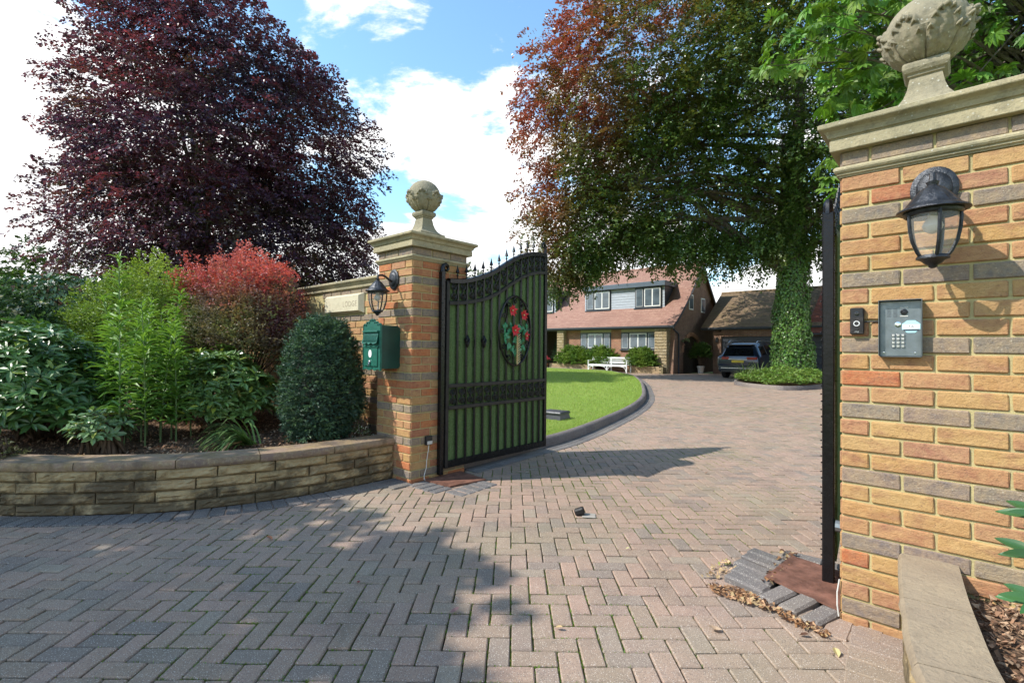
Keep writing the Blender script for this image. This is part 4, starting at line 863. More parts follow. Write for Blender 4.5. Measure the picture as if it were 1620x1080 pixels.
    tag(np_mesh('turf_pile', V.reshape(-1, 3), np.arange(3 * n).reshape(-1, 3), M['blade'], t, np.repeat(vary((0.125, 0.20, 0.070), n, 0.5, 0.15), 3, 0)), kind='stuff')
    # tattered lower and side fringe of the turf
    n = 900; q = rng.uniform(0, 1, n); P0 = np.array([list(L(s0 - 0.04, -0.026 + 0.014 * random.random(), 0.12 + 1.80 * u_)) for u_ in q]); a = rng.uniform(-0.7, 0.7, n)
    V = np.zeros((n, 3, 3)); out = np.array(-s3)[None] * rng.uniform(0.010, 0.026, (n, 1)) + np.array(b3)[None] * rng.normal(0, 0.012, (n, 1)); V[:, 0] = P0; V[:, 1] = P0 + np.array([0, 0, 0.005]); V[:, 2] = P0 + out + np.array([0, 0, 1])[None] * a[:, None] * 0.02
    tag(np_mesh('turf_fringe', V.reshape(-1, 3), np.arange(3 * n).reshape(-1, 3), M['blade'], t, np.repeat(vary((0.05, 0.12, 0.03), n), 3, 0)), kind='stuff')
    return t
gate_leaf('open black iron gate leaf with red flowers, hinged on the left pier', (0.035, 0.325, 0), (0.0, 1.0, 0), (1, 0, 0))
gr = gate_leaf('open black iron gate leaf seen edge-on against the right pier', (3.212, 0.33, 0), (-0.105, 0.9945, 0), (-0.9945, -0.105, 0))
b = MB(); b.tube([(3.252, 0.30, 0.345), (3.30, 0.30, 0.345)], 0.030, 10); b.build('hinge', M['steel'], gr).location = -Vector(gr.location)
# foot plates
def flatplate(name, pts, z, th, mat, label, cat):
    b_ = MB(); b_.prism(pts, z, z + th); o = b_.build(name, mat); return tag(o, label, cat)
flatplate('cover_plate', [(0.02, 0.14), (0.36, 0.17), (0.42, 0.56), (0.02, 0.60)], 0.006, 0.012, M['rust'], 'rusty brown steel plate on the paving at the left gate foot', 'plate')
pl = flatplate('cover_plate', [(2.95, 0.155), (3.31, 0.02), (3.31, 0.50), (2.99, 0.56)], 0.030, 0.008, M['rust'], 'rusty raised steel plate under the right gate post', 'plate')
b = MB(); vs = []
sett = [paver_mesh(0.212, 0.092, 0.07, 70 + k, 0.011).mesh('sett', M['paver_grey']) for k in range(4)]
st = thing('sett_edging', 'raised grey setts laid round the rusty plate at the right gate', 'setts')
for k in range(5): inst(random.choice(sett), 'sett', st, (2.885 - 0.004 * k + rng.normal(0, 0.008), 0.05 + 0.108 * k, 0.038 + rng.normal(0, 0.006)), rot=(rng.normal(0, 0.05), 0.06 + rng.normal(0, 0.04), -0.16 + rng.normal(0, 0.03)))
for k in range(3): inst(random.choice(sett), 'sett', st, (3.045 + 0.100 * k, 0.035 - 0.037 * k, 0.030 + rng.normal(0, 0.004)), rot=(rng.normal(0, 0.05), -0.05, PI / 2 - 0.33))
for k in range(2): inst(random.choice(sett), 'sett', st, (3.03 + 0.21 * k, 0.64 - 0.01 * k, 0.02), rz=0.05)
st2 = thing('sett_edging', 'flat grey setts laid round the rusty plate at the left gate', 'setts')
for k in range(4): inst(random.choice(sett), 'sett', st2, (0.06 + 0.10 * k, 0.055 + 0.004 * k, 0.007), rz=PI / 2 + 0.03)
for k in range(5): inst(random.choice(sett), 'sett', st2, (0.53 - 0.01 * k, 0.10 + 0.10 * k, 0.006), rz=0.05)

# ------------------------------------------------------------------ wall lanterns
def lantern(label, wx_, wz, tilt=0.0):
    t = thing('wall_lantern', label, 'lantern', (wx_, 0, wz), 0, 'lanterns on the gate piers')
    out = -0.185
    b_ = MB(); Mw = Matrix.Translation((0, 0, 0.012)) @ Matrix.Rotation(PI / 2, 4, 'X'); b_.lathe([(0.076, 0.0), (0.080, 0.006), (0.080, 0.014), (0.070, 0.020), (0.060, 0.021), (0.056, 0.028), (0.040, 0.034), (0.012, 0.038)], 28, Mw @ Matrix.Scale(1.2, 4, (0, 1, 0)))
    b_.build('wall_plate', M['lamp_metal'], t, True, 50)
    b_ = MB(); b_.tube([(0, -0.03, -0.005), (0, -0.065, 0.006), (0, -0.10, 0.030), (0, -0.14, 0.040), (0, out - 0.0, 0.030), (0, out, 0.00)], [0.013, 0.011, 0.010, 0.010, 0.010, 0.012], 9); b_.build('arm', M['lamp_metal'], t, True)
    Z_ = lambda z: z * 0.98 - 0.042
    Mo = Matrix.Translation((0, out, -0.042)) @ Matrix.Scale(0.98, 4, (0, 0, 1)) @ Matrix.Scale(1.06, 4, (1, 0, 0))
    b_ = MB(); b_.lathe([(0.012, 0.046), (0.020, 0.041), (0.016, 0.028), (0.022, 0.022), (0.034, 0.012), (0.056, -0.016), (0.078, -0.048), (0.084, -0.056), (0.108, -0.070), (0.110, -0.076), (0.104, -0.080), (0.080, -0.074)], 48, Mo, flute=lambda an, j: 1 + (0.055 if 4 <= j <= 6 else 0) * abs(math.sin(an * 8)) - (0.02 if 4 <= j <= 6 else 0))
    b_.build('roof', M['lamp_metal'], t, True, 60)
    gp0 = [(0.083, -0.083), (0.084, -0.115), (0.081, -0.155), (0.073, -0.200), (0.056, -0.243), (0.043, -0.262)]
    n_ = 5; A0 = -PI / 2 - 0.35
    for k in range(n_):
        a0 = A0 + 2 * PI * k / n_; b_ = MB(); vs = []
        for r, z in gp0:
            for q in range(6): a = a0 + (q / 5 - 0.5) * 2 * PI / n_ * 0.9; vs.append((r * math.cos(a) * 0.97, out + r * math.sin(a) * 0.97, Z_(z)))
        b_.add(vs, [(i_ * 6 + q, i_ * 6 + q + 1, (i_ + 1) * 6 + q + 1, (i_ + 1) * 6 + q) for i_ in range(5) for q in range(5)]); b_.build('glass_pane', M['lamp_glass'], t, True)
        b_ = MB(); a = a0 + PI / n_; b_.tube([(r * math.cos(a) * 1.01, out + r * math.sin(a) * 1.01, Z_(z)) for r, z in gp0], 0.0072, 6); b_.build('glazing_bar', M['lamp_metal'], t, True)
    b_ = MB(); b_.lathe([(0.080, -0.072), (0.089, -0.078), (0.089, -0.090), (0.083, -0.096), (0.079, -0.094), (0.078, -0.078)], 30, Mo, cap=False); b_.build('upper_ring', M['lamp_metal'], t, True, 50)
    b_ = MB(); b_.lathe([(0.046, -0.256), (0.050, -0.262), (0.050, -0.270), (0.036, -0.276), (0.026, -0.288), (0.014, -0.296), (0.013, -0.303), (0.006, -0.308)], 24, Mo); b_.build('base_finial', M['lamp_metal'], t, True, 50)
    b_ = MB(); b_.lathe([(0.014, -0.085), (0.014, -0.105), (0.026, -0.120), (0.032, -0.138), (0.024, -0.158), (0.006, -0.168)], 16, Mo); b_.build('bulb', M['pot_white'], t, True)
    return t
lantern('black lantern on the left pier above the green post box', -0.285, 1.885)
lantern('black lantern on the right pier above the entry keypad', GX + 0.335, 1.925)

# ------------------------------------------------------------------ post box on the left pier
pb = thing('post_box', 'dark green cast iron post box with round-topped front on the left pier', 'post box', (-0.317, 0, 1.05))
b = MB(); D_ = 0.215; w2 = 0.145
poly = [(0, 0.02), (-0.02, 0.0), (-D_ + 0.012, 0.0), (-D_ + 0.012, 0.400), (-0.03, 0.400), (0, 0.375)]
vs = [(-w2 + 0.008, y, z) for y, z in poly] + [(w2 - 0.008, y, z) for y, z in poly]; m = len(poly); b.add(vs, [tuple(range(m)), tuple(range(m, 2 * m))[::-1]] + [(k, (k + 1) % m, (k + 1) % m + m, k + m) for k in range(m)]); b.build('body', M['box_shaded'], pb, True, 30)
b = MB(); outl = [(-0.150, -0.015), (-0.10, -0.004), (-0.05, -0.018), (0, -0.006), (0.05, -0.018), (0.10, -0.004), (0.150, -0.015), (0.153, 0.10), (0.150, 0.22), (0.154, 0.34), (0.150, 0.400), (0.135, 0.420), (0.105, 0.418), (0.085, 0.438), (0.050, 0.440), (0.030, 0.458), (0, 0.462), (-0.030, 0.458), (-0.050, 0.440), (-0.085, 0.438), (-0.105, 0.418), (-0.135, 0.420), (-0.150, 0.400), (-0.154, 0.34), (-0.150, 0.22), (-0.153, 0.10)]
b.prism(outl, 0, 0.012, Matrix.Translation((0, -D_ + 0.008, 0)) @ Matrix.Rotation(PI / 2, 4, 'X')); b.build('front_plate', M['box_green'], pb)
b = MB()
for k in range(34):
    t_ = k / 33; b.ball((0.143, -D_ - 0.006, 0.0 + 0.40 * t_), 0.0055, 6, 4); b.ball((-0.143, -D_ - 0.006, 0.0 + 0.40 * t_), 0.0055, 6, 4)
for x, z in outl[11:22]: b.ball((x * 0.93, -D_ - 0.006, z - 0.012), 0.009, 6, 4)
tag(b.build('beaded_border', M['box_green'], pb, True), kind='stuff')
b = MB(); b.cbox((-0.125, -D_ - 0.030, 0.335), (0.125, -D_ - 0.002, 0.352), 0.003); b.build('hood', M['box_green'], pb)
b = MB(); prof = [(-0.118, 0.335), (0.118, 0.335), (0.122, 0.236), (0.075, 0.226), (0.035, 0.240), (0, 0.222), (-0.035, 0.240), (-0.075, 0.226), (-0.122, 0.236)]
vs = [(x, -D_ - 0.010 - (0.335 - z) * 0.28, z) for x, z in prof] + [(x, -D_ - 0.003 - (0.335 - z) * 0.24, z) for x, z in prof]; m = len(prof); b.add(vs, [tuple(range(m)), tuple(range(m, 2 * m))[::-1]] + [(k, (k + 1) % m, (k + 1) % m + m, k + m) for k in range(m)]); fl = b.build('letter_flap', M['box_green'], pb)
b = MB()
for k in range(11): x = -0.10 + 0.02 * k; b.tube([(x, -D_ - 0.040 + 0.002, 0.245), (x + 0.010, -D_ - 0.034, 0.268), (x - 0.003, -D_ - 0.028, 0.290), (x + 0.008, -D_ - 0.022, 0.315)], 0.003, 5)
tag(b.build('relief', M['box_green'], fl, True), kind='stuff')
b = MB(); b.cbox((-0.122, -D_ - 0.020, 0.196), (0.122, -D_ - 0.002, 0.210), 0.003); b.build('rib', M['box_green'], pb)
b = MB(); b.cbox((-0.112, -D_ - 0.014, 0.022), (0.105, -D_ - 0.002, 0.190), 0.003); dr = b.build('door', M['box_green'], pb)
b = MB(); b.prism([(0.026 * math.cos(a), 0.036 * math.sin(a)) for a in np.linspace(0, 2 * PI, 21)[:-1]], 0, 0.002, Matrix.Translation((-0.01, -D_ - 0.014, 0.138)) @ Matrix.Rotation(PI / 2, 4, 'X')); b.build('oval_badge', M['white'], dr)
b = MB(); b.lathe([(0.014, 0), (0.014, 0.01), (0.010, 0.014)], 14, Matrix.Translation((-0.01, -D_ - 0.014, 0.062)) @ Matrix.Rotation(PI / 2, 4, 'X')); b.tube([(-0.01, -D_ - 0.024, 0.060), (-0.004, -D_ - 0.030, 0.045), (-0.012, -D_ - 0.030, 0.028)], [0.004, 0.007, 0.006], 6); b.build('lock', M['silver'], dr, True)

# ------------------------------------------------------------------ entry keypad and doorbell on the right pier
kx, kz = GX + 0.222, 1.3505
kp = thing('entry_keypad', 'grey steel entry keypad panel with camera and sticker on the right pier', 'keypad', (kx, 0, kz))
b = MB(); b.cbox((-0.072, -0.022, -0.120), (0.072, 0.002, 0.120), 0.002)
b.build('housing', M['steel'], kp)
b = MB(); b.cbox((-0.072, -0.052, 0.1215), (0.072, 0.0, 0.1245), 0.001); b.cbox((-0.0745, -0.050, -0.120), (-0.0722, 0.0, 0.1245), 0.0007); b.cbox((0.0722, -0.050, -0.120), (0.0745, 0.0, 0.1245), 0.0007); b.cbox((-0.072, -0.034, -0.1235), (0.072, 0.0, -0.1205), 0.001); b.build('rain_hood', M['steel'], kp)
b = MB(); b.lathe([(0.013, 0), (0.013, 0.004), (0.0095, 0.005), (0.008, 0.002), (0.0, 0.003)], 22, Matrix.Translation((0.013, -0.0222, 0.072)) @ Matrix.Rotation(PI / 2, 4, 'X')); b.build('camera_eye', M['black_plastic'], kp, True, 40)
for dz in (0.0905, 0.0535): b = MB(); b.cbox((-0.001, -0.0235, dz - 0.0022), (0.027, -0.0221, dz + 0.0022), 0.0004); b.build('lens_light', M['pot_white'], kp)
b = MB()
for i_ in range(7):
    for j in (0, 1): b.cbox((-0.045 + j * 0.021, -0.0228, 0.052 + i_ * 0.0055), (-0.045 + j * 0.021 + 0.014, -0.0221, 0.0535 + i_ * 0.0055), 0.0002)
b.build('speaker_slots', M['ink'], kp)
b = MB(); b.lathe([(0.011, 0), (0.011, 0.003), (0.006, 0.004), (0.006, 0.001), (0, 0.001)], 20, Matrix.Translation((-0.008, -0.0222, 0.018)) @ Matrix.Rotation(PI / 2, 4, 'X')); b.build('call_button', M['chrome'], kp, True, 40)
keym = MB(); keym.cbox((-0.0055, -0.007, -0.0055), (0.0055, 0, 0.0055), 0.0015); kme = keym.mesh('key', M['chrome'])
digits = '123456789*0#'
for i_ in range(4):
    for j in range(3):
        ko = inst(kme, 'key', kp, (-0.024 + j * 0.0168, -0.0222, -0.028 - i_ * 0.0162)); text('digit', digits[i_ * 3 + j], 0.007, M['ink'], ko, (0, -0.0072, 0), ext=0.0001)
for x in (-0.057, 0.050): b = MB(); b.lathe([(0.0035, 0), (0.0035, 0.0015), (0, 0.002)], 10, Matrix.Translation((x, -0.0222, -0.105)) @ Matrix.Rotation(PI / 2, 4, 'X')); b.build('screw', M['chrome'], kp, True, 40)
oct_ = [(0.031 * math.cos(PI / 8 + k * PI / 4) * 1.08, 0.031 * math.sin(PI / 8 + k * PI / 4) * 0.93) for k in range(8)]
b = MB(); b.prism(oct_, 0, 0.0008, Matrix.Translation((0.037, -0.0224, 0.008)) @ Matrix.Rotation(PI / 2, 4, 'X')); stk = b.build('sticker', M['cyan'], kp)
b = MB(); b.prism([(-0.0285, -0.010), (0.0285, -0.010), (0.0285, 0.009), (-0.0285, 0.009)], 0.0009, 0.0013, Matrix.Translation((0.037, -0.0224, 0.008)) @ Matrix.Rotation(PI / 2, 4, 'X')); b.build('sticker_band', M['white'], stk)
b = MB(); b.prism([(-0.024, -0.019), (0.024, -0.019), (0.028, -0.0115), (-0.028, -0.0115)], 0.0009, 0.0013, Matrix.Translation((0.037, -0.0224, 0.008)) @ Matrix.Rotation(PI / 2, 4, 'X')); b.build('sticker_strip', M['ink'], stk)
text('lettering', "'7.8-", 0.015, M['ink'], stk, (0.037, -0.0240, 0.0075), ext=0.0001)
db = thing('video_doorbell', 'small black video doorbell left of the entry keypad', 'doorbell', (GX + 0.066, 0, 1.388))
b = MB(); b.cbox((-0.026, -0.026, -0.060), (0.026, 0.0, 0.060), 0.004); b.build('body', M['black_plastic'], db)
b = MB(); b.cbox((-0.025, -0.0285, -0.058), (0.025, -0.0262, 0.016), 0.001); b.build('lower_cover', M['iron_dusty'], db)
b = MB(); b.lathe([(0.0085, 0), (0.0085, 0.003), (0.004, 0.004), (0, 0.003)], 16, Matrix.Translation((0, -0.0262, 0.034)) @ Matrix.Rotation(PI / 2, 4, 'X')); b.build('camera_eye', M['car_glass'], db, True)
b = MB(); b.tube([(0.0105 * math.cos(a), -0.0292, -0.012 + 0.0105 * math.sin(a)) for a in np.linspace(0, 2 * PI, 25)], 0.0018, 6, False); b.build('button_ring', M['white'], db, True)
text('lettering', 'ring', 0.010, M['silver'], db, (0, -0.0288, -0.048), ext=0.0001)
b = MB(); b.tube([(0.026, -0.006, -0.004), (0.085, -0.006, -0.003)], 0.003, 6); b.build('cable', M['black_plastic'], db, True)

# little socket with its white cable on the side of the left pier, sensor on the wall
sk = thing('outdoor_socket', 'small black and white socket with hanging cable on the left pier', 'socket', (0.0, 0.195, 0.375))
b = MB(); b.cbox((0.0, -0.038, -0.042), (0.030, 0.038, 0.042), 0.005); b.build('back_box', M['black_plastic'], sk)
b = MB(); b.cbox((0.0302, -0.026, -0.036), (0.034, 0.034, -0.004), 0.002); b.build('cover', M['pot_white'], sk)
b = MB(); b.tube([(0.02, 0, -0.04), (0.02, -0.006, -0.10), (0.014, -0.016, -0.18), (0.014, -0.022, -0.26), (0.02, -0.05, -0.32), (0.03, -0.055, -0.355), (0.05, -0.03, -0.365)], 0.0035, 6); b.build('cable', M['cable'], sk, True)
cb = MB(); cb.tube([(GX - 0.004, -0.004, 0.19), (GX - 0.012, -0.006, 0.13), (GX - 0.012, -0.006, 0.07), (GX - 0.006, -0.006, 0.02)], 0.003, 6); tag(cb.build('white_cable', M['cable'], None, True), 'thin white cable running down the corner of the right pier', 'cable')
# gate stop and box on the lawn
gs = thing('gate_stop', 'small black metal gate stop standing on the block paving', 'gate stop', (1.63, 0.375, 0), 0.6)
b = MB(); b.cbox((0.0, -0.045, 0.0), (0.10, 0.045, 0.008), 0.003); b.build('base_plate', M['render_cream'], gs)
b = MB(); b.cbox((-0.045, -0.026, 0.014), (0.03, 0.026, 0.062), 0.010, Matrix.Rotation(-0.35, 4, 'Y')); b.cbox((-0.02, -0.015, 0.0), (0.015, 0.015, 0.03), 0.003); b.build('stop_block', M['iron_dusty'], gs)
ub = thing('utility_box', 'low black plastic box sitting on the lawn beyond the gate', 'box', (-1.22, 3.80, 0.105), 0.12)
b = MB(); b.sqlathe([(0.02, 0.0), (0.0, 0.085)], 0.18, 0.15); b.build('body', M['bin_grey'], ub)
b = MB(); b.sqlathe([(0.015, 0.086), (0.018, 0.108), (0.004, 0.126), (-0.06, 0.131)], 0.18, 0.15); b.build('lid', M['bin_grey'], ub)

# ------------------------------------------------------------------ the house across the lawn
HX0, HX1 = -22.0, -7.4
house = thing('house', 'pink-roofed brick chalet house with grey dormers across the lawn', 'house')
FY, EZ = 22.47, 2.60
def part_box(nm, lo, hi, mat, par, c=0.0):
    b_ = MB(); (b_.cbox(lo, hi, c) if c else b_.box(lo, hi)); return b_.build(nm, mat, par)
RP = [(22.0, 2.56), (22.6, 2.94), (23.2, 3.44), (24.1, 4.25), (25.0, 5.22), (25.75, 6.05), (26.05, 6.38)]       # front roof slope, sprocketed eaves
BP = [(26.05, 6.38), (26.9, 5.45), (28.1, 4.17), (29.0, 3.2), (29.5, 2.7)]
# gable end wall with arched doorway
def arch_poly():
    out = [(22.35, -0.05), (23.65, -0.05), (23.65, 1.15)]
    for a in np.linspace(PI, 0, 15): out.append((24.85 + 1.2 * math.cos(a) , 1.15 + 0.92 * math.sin(a)))
    out += [(26.05, 1.15), (26.05, -0.05), (29.3, -0.05), (29.3, 2.8)]
    out += [(y, z - 0.12) for y, z in BP[::-1]][1:] + [(y, z - 0.12) for y, z in RP[::-1]][1:-1]
    return out
def yz_prism(poly, x0, x1):
    b_ = MB(); bm = bmesh.new(); vs = [bm.verts.new((x1, y, z)) for y, z in poly]; f = bm.faces.new(vs); r_ = bmesh.ops.extrude_face_region(bm, geom=[f])
    for v in [e for e in r_['geom'] if isinstance(e, bmesh.types.BMVert)]: v.co.x = x0
    bmesh.ops.triangulate(bm, faces=bm.faces[:]); bm.verts.index_update(); b_.add([v.co for v in bm.verts], [tuple(v.index for v in f_.verts) for f_ in bm.faces]); bm.free(); return b_
gw = yz_prism(arch_poly(), HX1 - 0.30, HX1 - 0.05).build('gable_wall', M['wall_gable'], house)
b = MB()
for k in range(17):
    a = PI * (k + 0.5) / 17; Mx = Matrix.Translation((HX1 - 0.03, 24.85 + 1.29 * math.cos(a), 1.15 + 1.01 * math.sin(a))) @ Matrix.Rotation(-a + PI / 2, 4, 'X'); bb = MB(); bb.cbox((-0.04, -0.10, -0.11), (0.02, 0.10, 0.11), 0.01, Mx); bb.build('arch_brick', M['house_brick'], house)
gd = part_box('arched_door', (HX1 - 0.24, 23.60, -0.02), (HX1 - 0.18, 26.10, 2.12), M['oak'], house)
for k in range(11):
    y = 23.72 + k * 0.215; part_box('plank', (HX1 - 0.179, y, 0.0), (HX1 - 0.165, y + 0.19, 2.06), M['oak'], gd, 0.006)
part_box('passage_wall', (HX1 - 0.9, 23.3, 0), (HX1 - 0.7, 26.4, 2.4), M['dark'], house)
for (y0, y1, z0, z1) in ((24.38, 24.98, 3.55, 4.42), (26.12, 26.72, 3.48, 4.34)):
    w = part_box('window', (HX1 - 0.06, y0, z0), (HX1 - 0.02, y1, z1), M['white'], house, 0.01); part_box('pane', (HX1 - 0.018, y0 + 0.07, z0 + 0.07), (HX1 - 0.012, y1 - 0.07, z1 - 0.07), M['pane'], w)
b = MB(); pts = RP; 
for q, (poly, nm) in enumerate(((RP, 'barge_board'), (BP, 'barge_board'))):
    b = MB(); vs = []
    for y, z in poly: vs += [(HX1 + 0.10, y, z - 0.16), (HX1 + 0.14, y, z - 0.16), (HX1 + 0.14, y, z - 0.005), (HX1 + 0.10, y, z - 0.005)]
    m = len(poly); b.add(vs, [(i_ * 4 + k, i_ * 4 + (k + 1) % 4, (i_ + 1) * 4 + (k + 1) % 4, (i_ + 1) * 4 + k) for i_ in range(m - 1) for k in range(4)] + [(0, 1, 2, 3), tuple((m - 1) * 4 + k for k in range(4))[::-1]]); b.build(nm, M['grey_frame'], house)
def tiled_slope(name, prof, x0, x1, mat, par, gauge=0.10, hole=None, thick=0.022, xl=None, xr=None):
    """courses of tiles, every course a lapped strip of its own depth, in one mesh; hole(x0,x1,y) splits courses"""
    pr = np.array(prof); seg = np.r_[0, np.cumsum(np.linalg.norm(np.diff(pr, axis=0), axis=1))]; T_ = seg[-1]; n_ = int(T_ / gauge); b_ = MB()
    for k in range(n_):
        s0_, s1_ = k * gauge, (k + 1.35) * gauge; ya, za = np.interp(s0_, seg, pr[:, 0]), np.interp(s0_, seg, pr[:, 1]); yb, zb = np.interp(min(s1_, T_), seg, pr[:, 0]), np.interp(min(s1_, T_), seg, pr[:, 1])
        L_ = math.hypot(yb - ya, zb - za) or 1; ny, nz = -(zb - za) / L_, (yb - ya) / L_
        if nz < 0: ny, nz = -ny, -nz
        xa = x0 if xl is None else xl((ya + yb) / 2); xb = x1 if xr is None else xr((ya + yb) / 2)
        for (p, q) in (hole(xa, xb, (ya + yb) / 2) if hole else [(xa, xb)]):
            nn_ = max(1, int((q - p) / 1.3)); xs_ = np.linspace(p, q, nn_ + 1)
            j = [random.uniform(-0.004, 0.004) for _ in xs_]; vs = []
            for x, jj in zip(xs_, j): vs += [(x, ya, za + jj), (x, ya + ny * thick, za + nz * thick + jj), (x, yb, zb + jj)]
            b_.add(vs, [f for i_ in range(nn_) for f in ((i_ * 3, (i_ + 1) * 3, (i_ + 1) * 3 + 1, i_ * 3 + 1), (i_ * 3 + 1, (i_ + 1) * 3 + 1, (i_ + 1) * 3 + 2, i_ * 3 + 2))])
    o = b_.build(name, mat, par); o['kind'] = 'stuff'; return o
DORM = [(-13.75, -8.45), (-21.5, -16.05)]
def dhole(xa, xb, y):
    if y < 23.5 or y > 24.95: return [(xa, xb)]
    cur = xa; out = []
    for a, b_ in sorted(DORM): out.append((cur, a)); cur = b_
    out.append((cur, xb)); return [(p, q) for p, q in out if q - p > 0.05]
rf = part_box('roof_deck', (HX0, 25.98, 6.25), (HX1 + 0.1, 26.12, 6.30), M['roof_pink'], house)
tiled_slope('roof_tiles', RP, HX0, HX1 + 0.12, M['roof_pink'], house, hole=dhole); tiled_slope('roof_tiles', [(y, z) for y, z in BP[::-1]], HX0, HX1 + 0.12, M['roof_pink'], house)
x = HX0
while x < HX1:
    b = MB(); b.tube([(x, 26.05, 6.38), (x + 0.44, 26.05, 6.38)], 0.085, 8); b.build('ridge_tile', M['roof_pink'], house, True, 50); x += 0.455
b = yz_prism([(22.05, 2.50), (23.2, 3.30), (25.0, 5.1), (26.05, 6.26), (28.1, 4.05), (29.4, 2.6), (29.4, 2.5)], HX0, HX1 - 0.32); b.build('roof_underside', M['soffit'], house)
# front wall with windows
def house_window(par, x0, x1, z0, z1, y, kind):
    w = part_box('window', (x0, y - 0.05, z0), (x1, y + 0.02, z1), M['grey_frame'], par, 0.01)
    W_ = x1 - x0
    if kind == 'tri': cells = ((0.03, 0.215, 0), (0.26, 0.74, 1), (0.785, 0.97, 0))
    else: cells = ((0.04, 0.31, 0), (0.37, 0.97, 1))
    for a, b_, white in cells:
        xa, xb = x0 + W_ * a, x0 + W_ * b_
        if white:
            part_box('sash', (xa, y - 0.075, z0 + 0.06), (xb, y - 0.052, z1 - 0.06), M['white'], w, 0.004); mid = (xa + xb) / 2
            for p, q in ((xa + 0.05, mid - 0.035), (mid + 0.035, xb - 0.05)): part_box('pane', (p, y - 0.080, z0 + 0.12), (q, y - 0.0765, z1 - 0.12), M['pane'], w)
        else:
            part_box('sash', (xa, y - 0.068, z0 + 0.07), (xb, y - 0.052, z1 - 0.07), M['blind'], w, 0.004); part_box('pane', (xa + 0.035, y - 0.074, z0 + 0.11), (xb - 0.035, y - 0.070, z1 - 0.11), M['pane'], w)
    sl_ = part_box('sill', (x0 - 0.05, y - 0.12, z0 - 0.06), (x1 + 0.05, y + 0.0, z0 - 0.003), M['grey_frame'], w, 0.008); return w
W1 = (-13.40, -11.27, 1.285, 2.25); W2 = (-10.61, -8.45, 1.275, 2.25)
xs_ = [-14.6, W1[0], W1[1], W2[0], W2[1], HX1 - 0.33]
for a, b_ in ((xs_[0], xs_[1]), (xs_[2], xs_[3]), (xs_[4], xs_[5])): part_box('front_wall', (a, FY, -0.05), (b_, FY + 0.25, 2.495), M['wall_red'], house)
for w in (W1, W2):
    part_box('front_wall', (w[0] + 0.002, FY + 0.002, -0.05), (w[1] - 0.002, FY + 0.25, w[2] - 0.002), M['wall_red'], house); part_box('front_wall', (w[0] + 0.002, FY + 0.002, w[3] + 0.002), (w[1] - 0.002, FY + 0.25, 2.494), M['soffit'], house)
    house_window(house, w[0], w[1], w[2], w[3], FY + 0.02, 'tri'); part_box('room_dark', (w[0], FY + 0.3, w[2]), (w[1], FY + 0.34, w[3]), M['dark'], house)
part_box('soffit_board', (-16.9, 22.14, 2.43), (HX1 - 0.32, FY - 0.002, 2.498), M['soffit'], house)
part_box('gutter', (HX0, 21.98, 2.46), (HX1 + 0.12, 22.10, 2.555), M['grey_frame'], house, 0.02); part_box('fascia', (HX0, 22.105, 2.40), (HX1 + 0.08, 22.138, 2.56), M['grey_frame'], house)
b = MB(); b.tube([(HX1 + 0.02, 22.12, 2.48), (HX1 + 0.02, 22.3, 2.35), (HX1 + 0.0, 22.9, 2.15), (HX1 + 0.0, 22.95, 2.05), (HX1 + 0.0, 22.95, 0.0)], 0.04, 8); b.build('downpipe', M['grey_frame'], house, True)
# porch recess at the left and its dark interior
part_box('porch_back', (HX0, 25.0, -0.05), (-14.6, 25.2, 2.5), M['oak'], house); part_box('porch_side', (-14.62, FY + 0.255, -0.05), (-14.45, 25.0, 2.5), M['wall_red'], house)
part_box('porch_wall', (HX0, FY, -0.05), (-17.4, FY + 0.25, 2.495), M['wall_red'], house)
# rough stone piers at the two ends of the front
hb = [rough_block(0.46, 0.155, 0.05, 200 + k, 0.02).mesh('stone_block', M['house_stone']) for k in range(4)]; hb2 = [rough_block(0.26, 0.155, 0.05, 210 + k, 0.02).mesh('stone_block', M['house_stone']) for k in range(3)]
for (px0, px1) in ((-8.42, -7.72), (-14.98, -14.46)):
    part_box('pier_core', (px0 + 0.03, 22.24, -0.05), (px1 - 0.03, FY - 0.003, 2.49), M['mortar_dark'], house)
    for k in range(15):
        z = 0.08 + k * 0.163; w_ = px1 - px0; a = 0.46 if k % 2 else 0.26
        inst(random.choice(hb if k % 2 else hb2), 'stone_block', house, (px0 + a / 2, 22.23, z)); inst(random.choice(hb2 if k % 2 else hb), 'stone_block', house, (min(px1 - (0.26 if k % 2 else 0.46) / 2, px1), 22.232, z), scale=(1, 1, 1))
        inst(random.choice(hb), 'stone_block', house, (px1 - 0.02, 22.47, z), PI / 2, scale=(0.98, 1, 1))
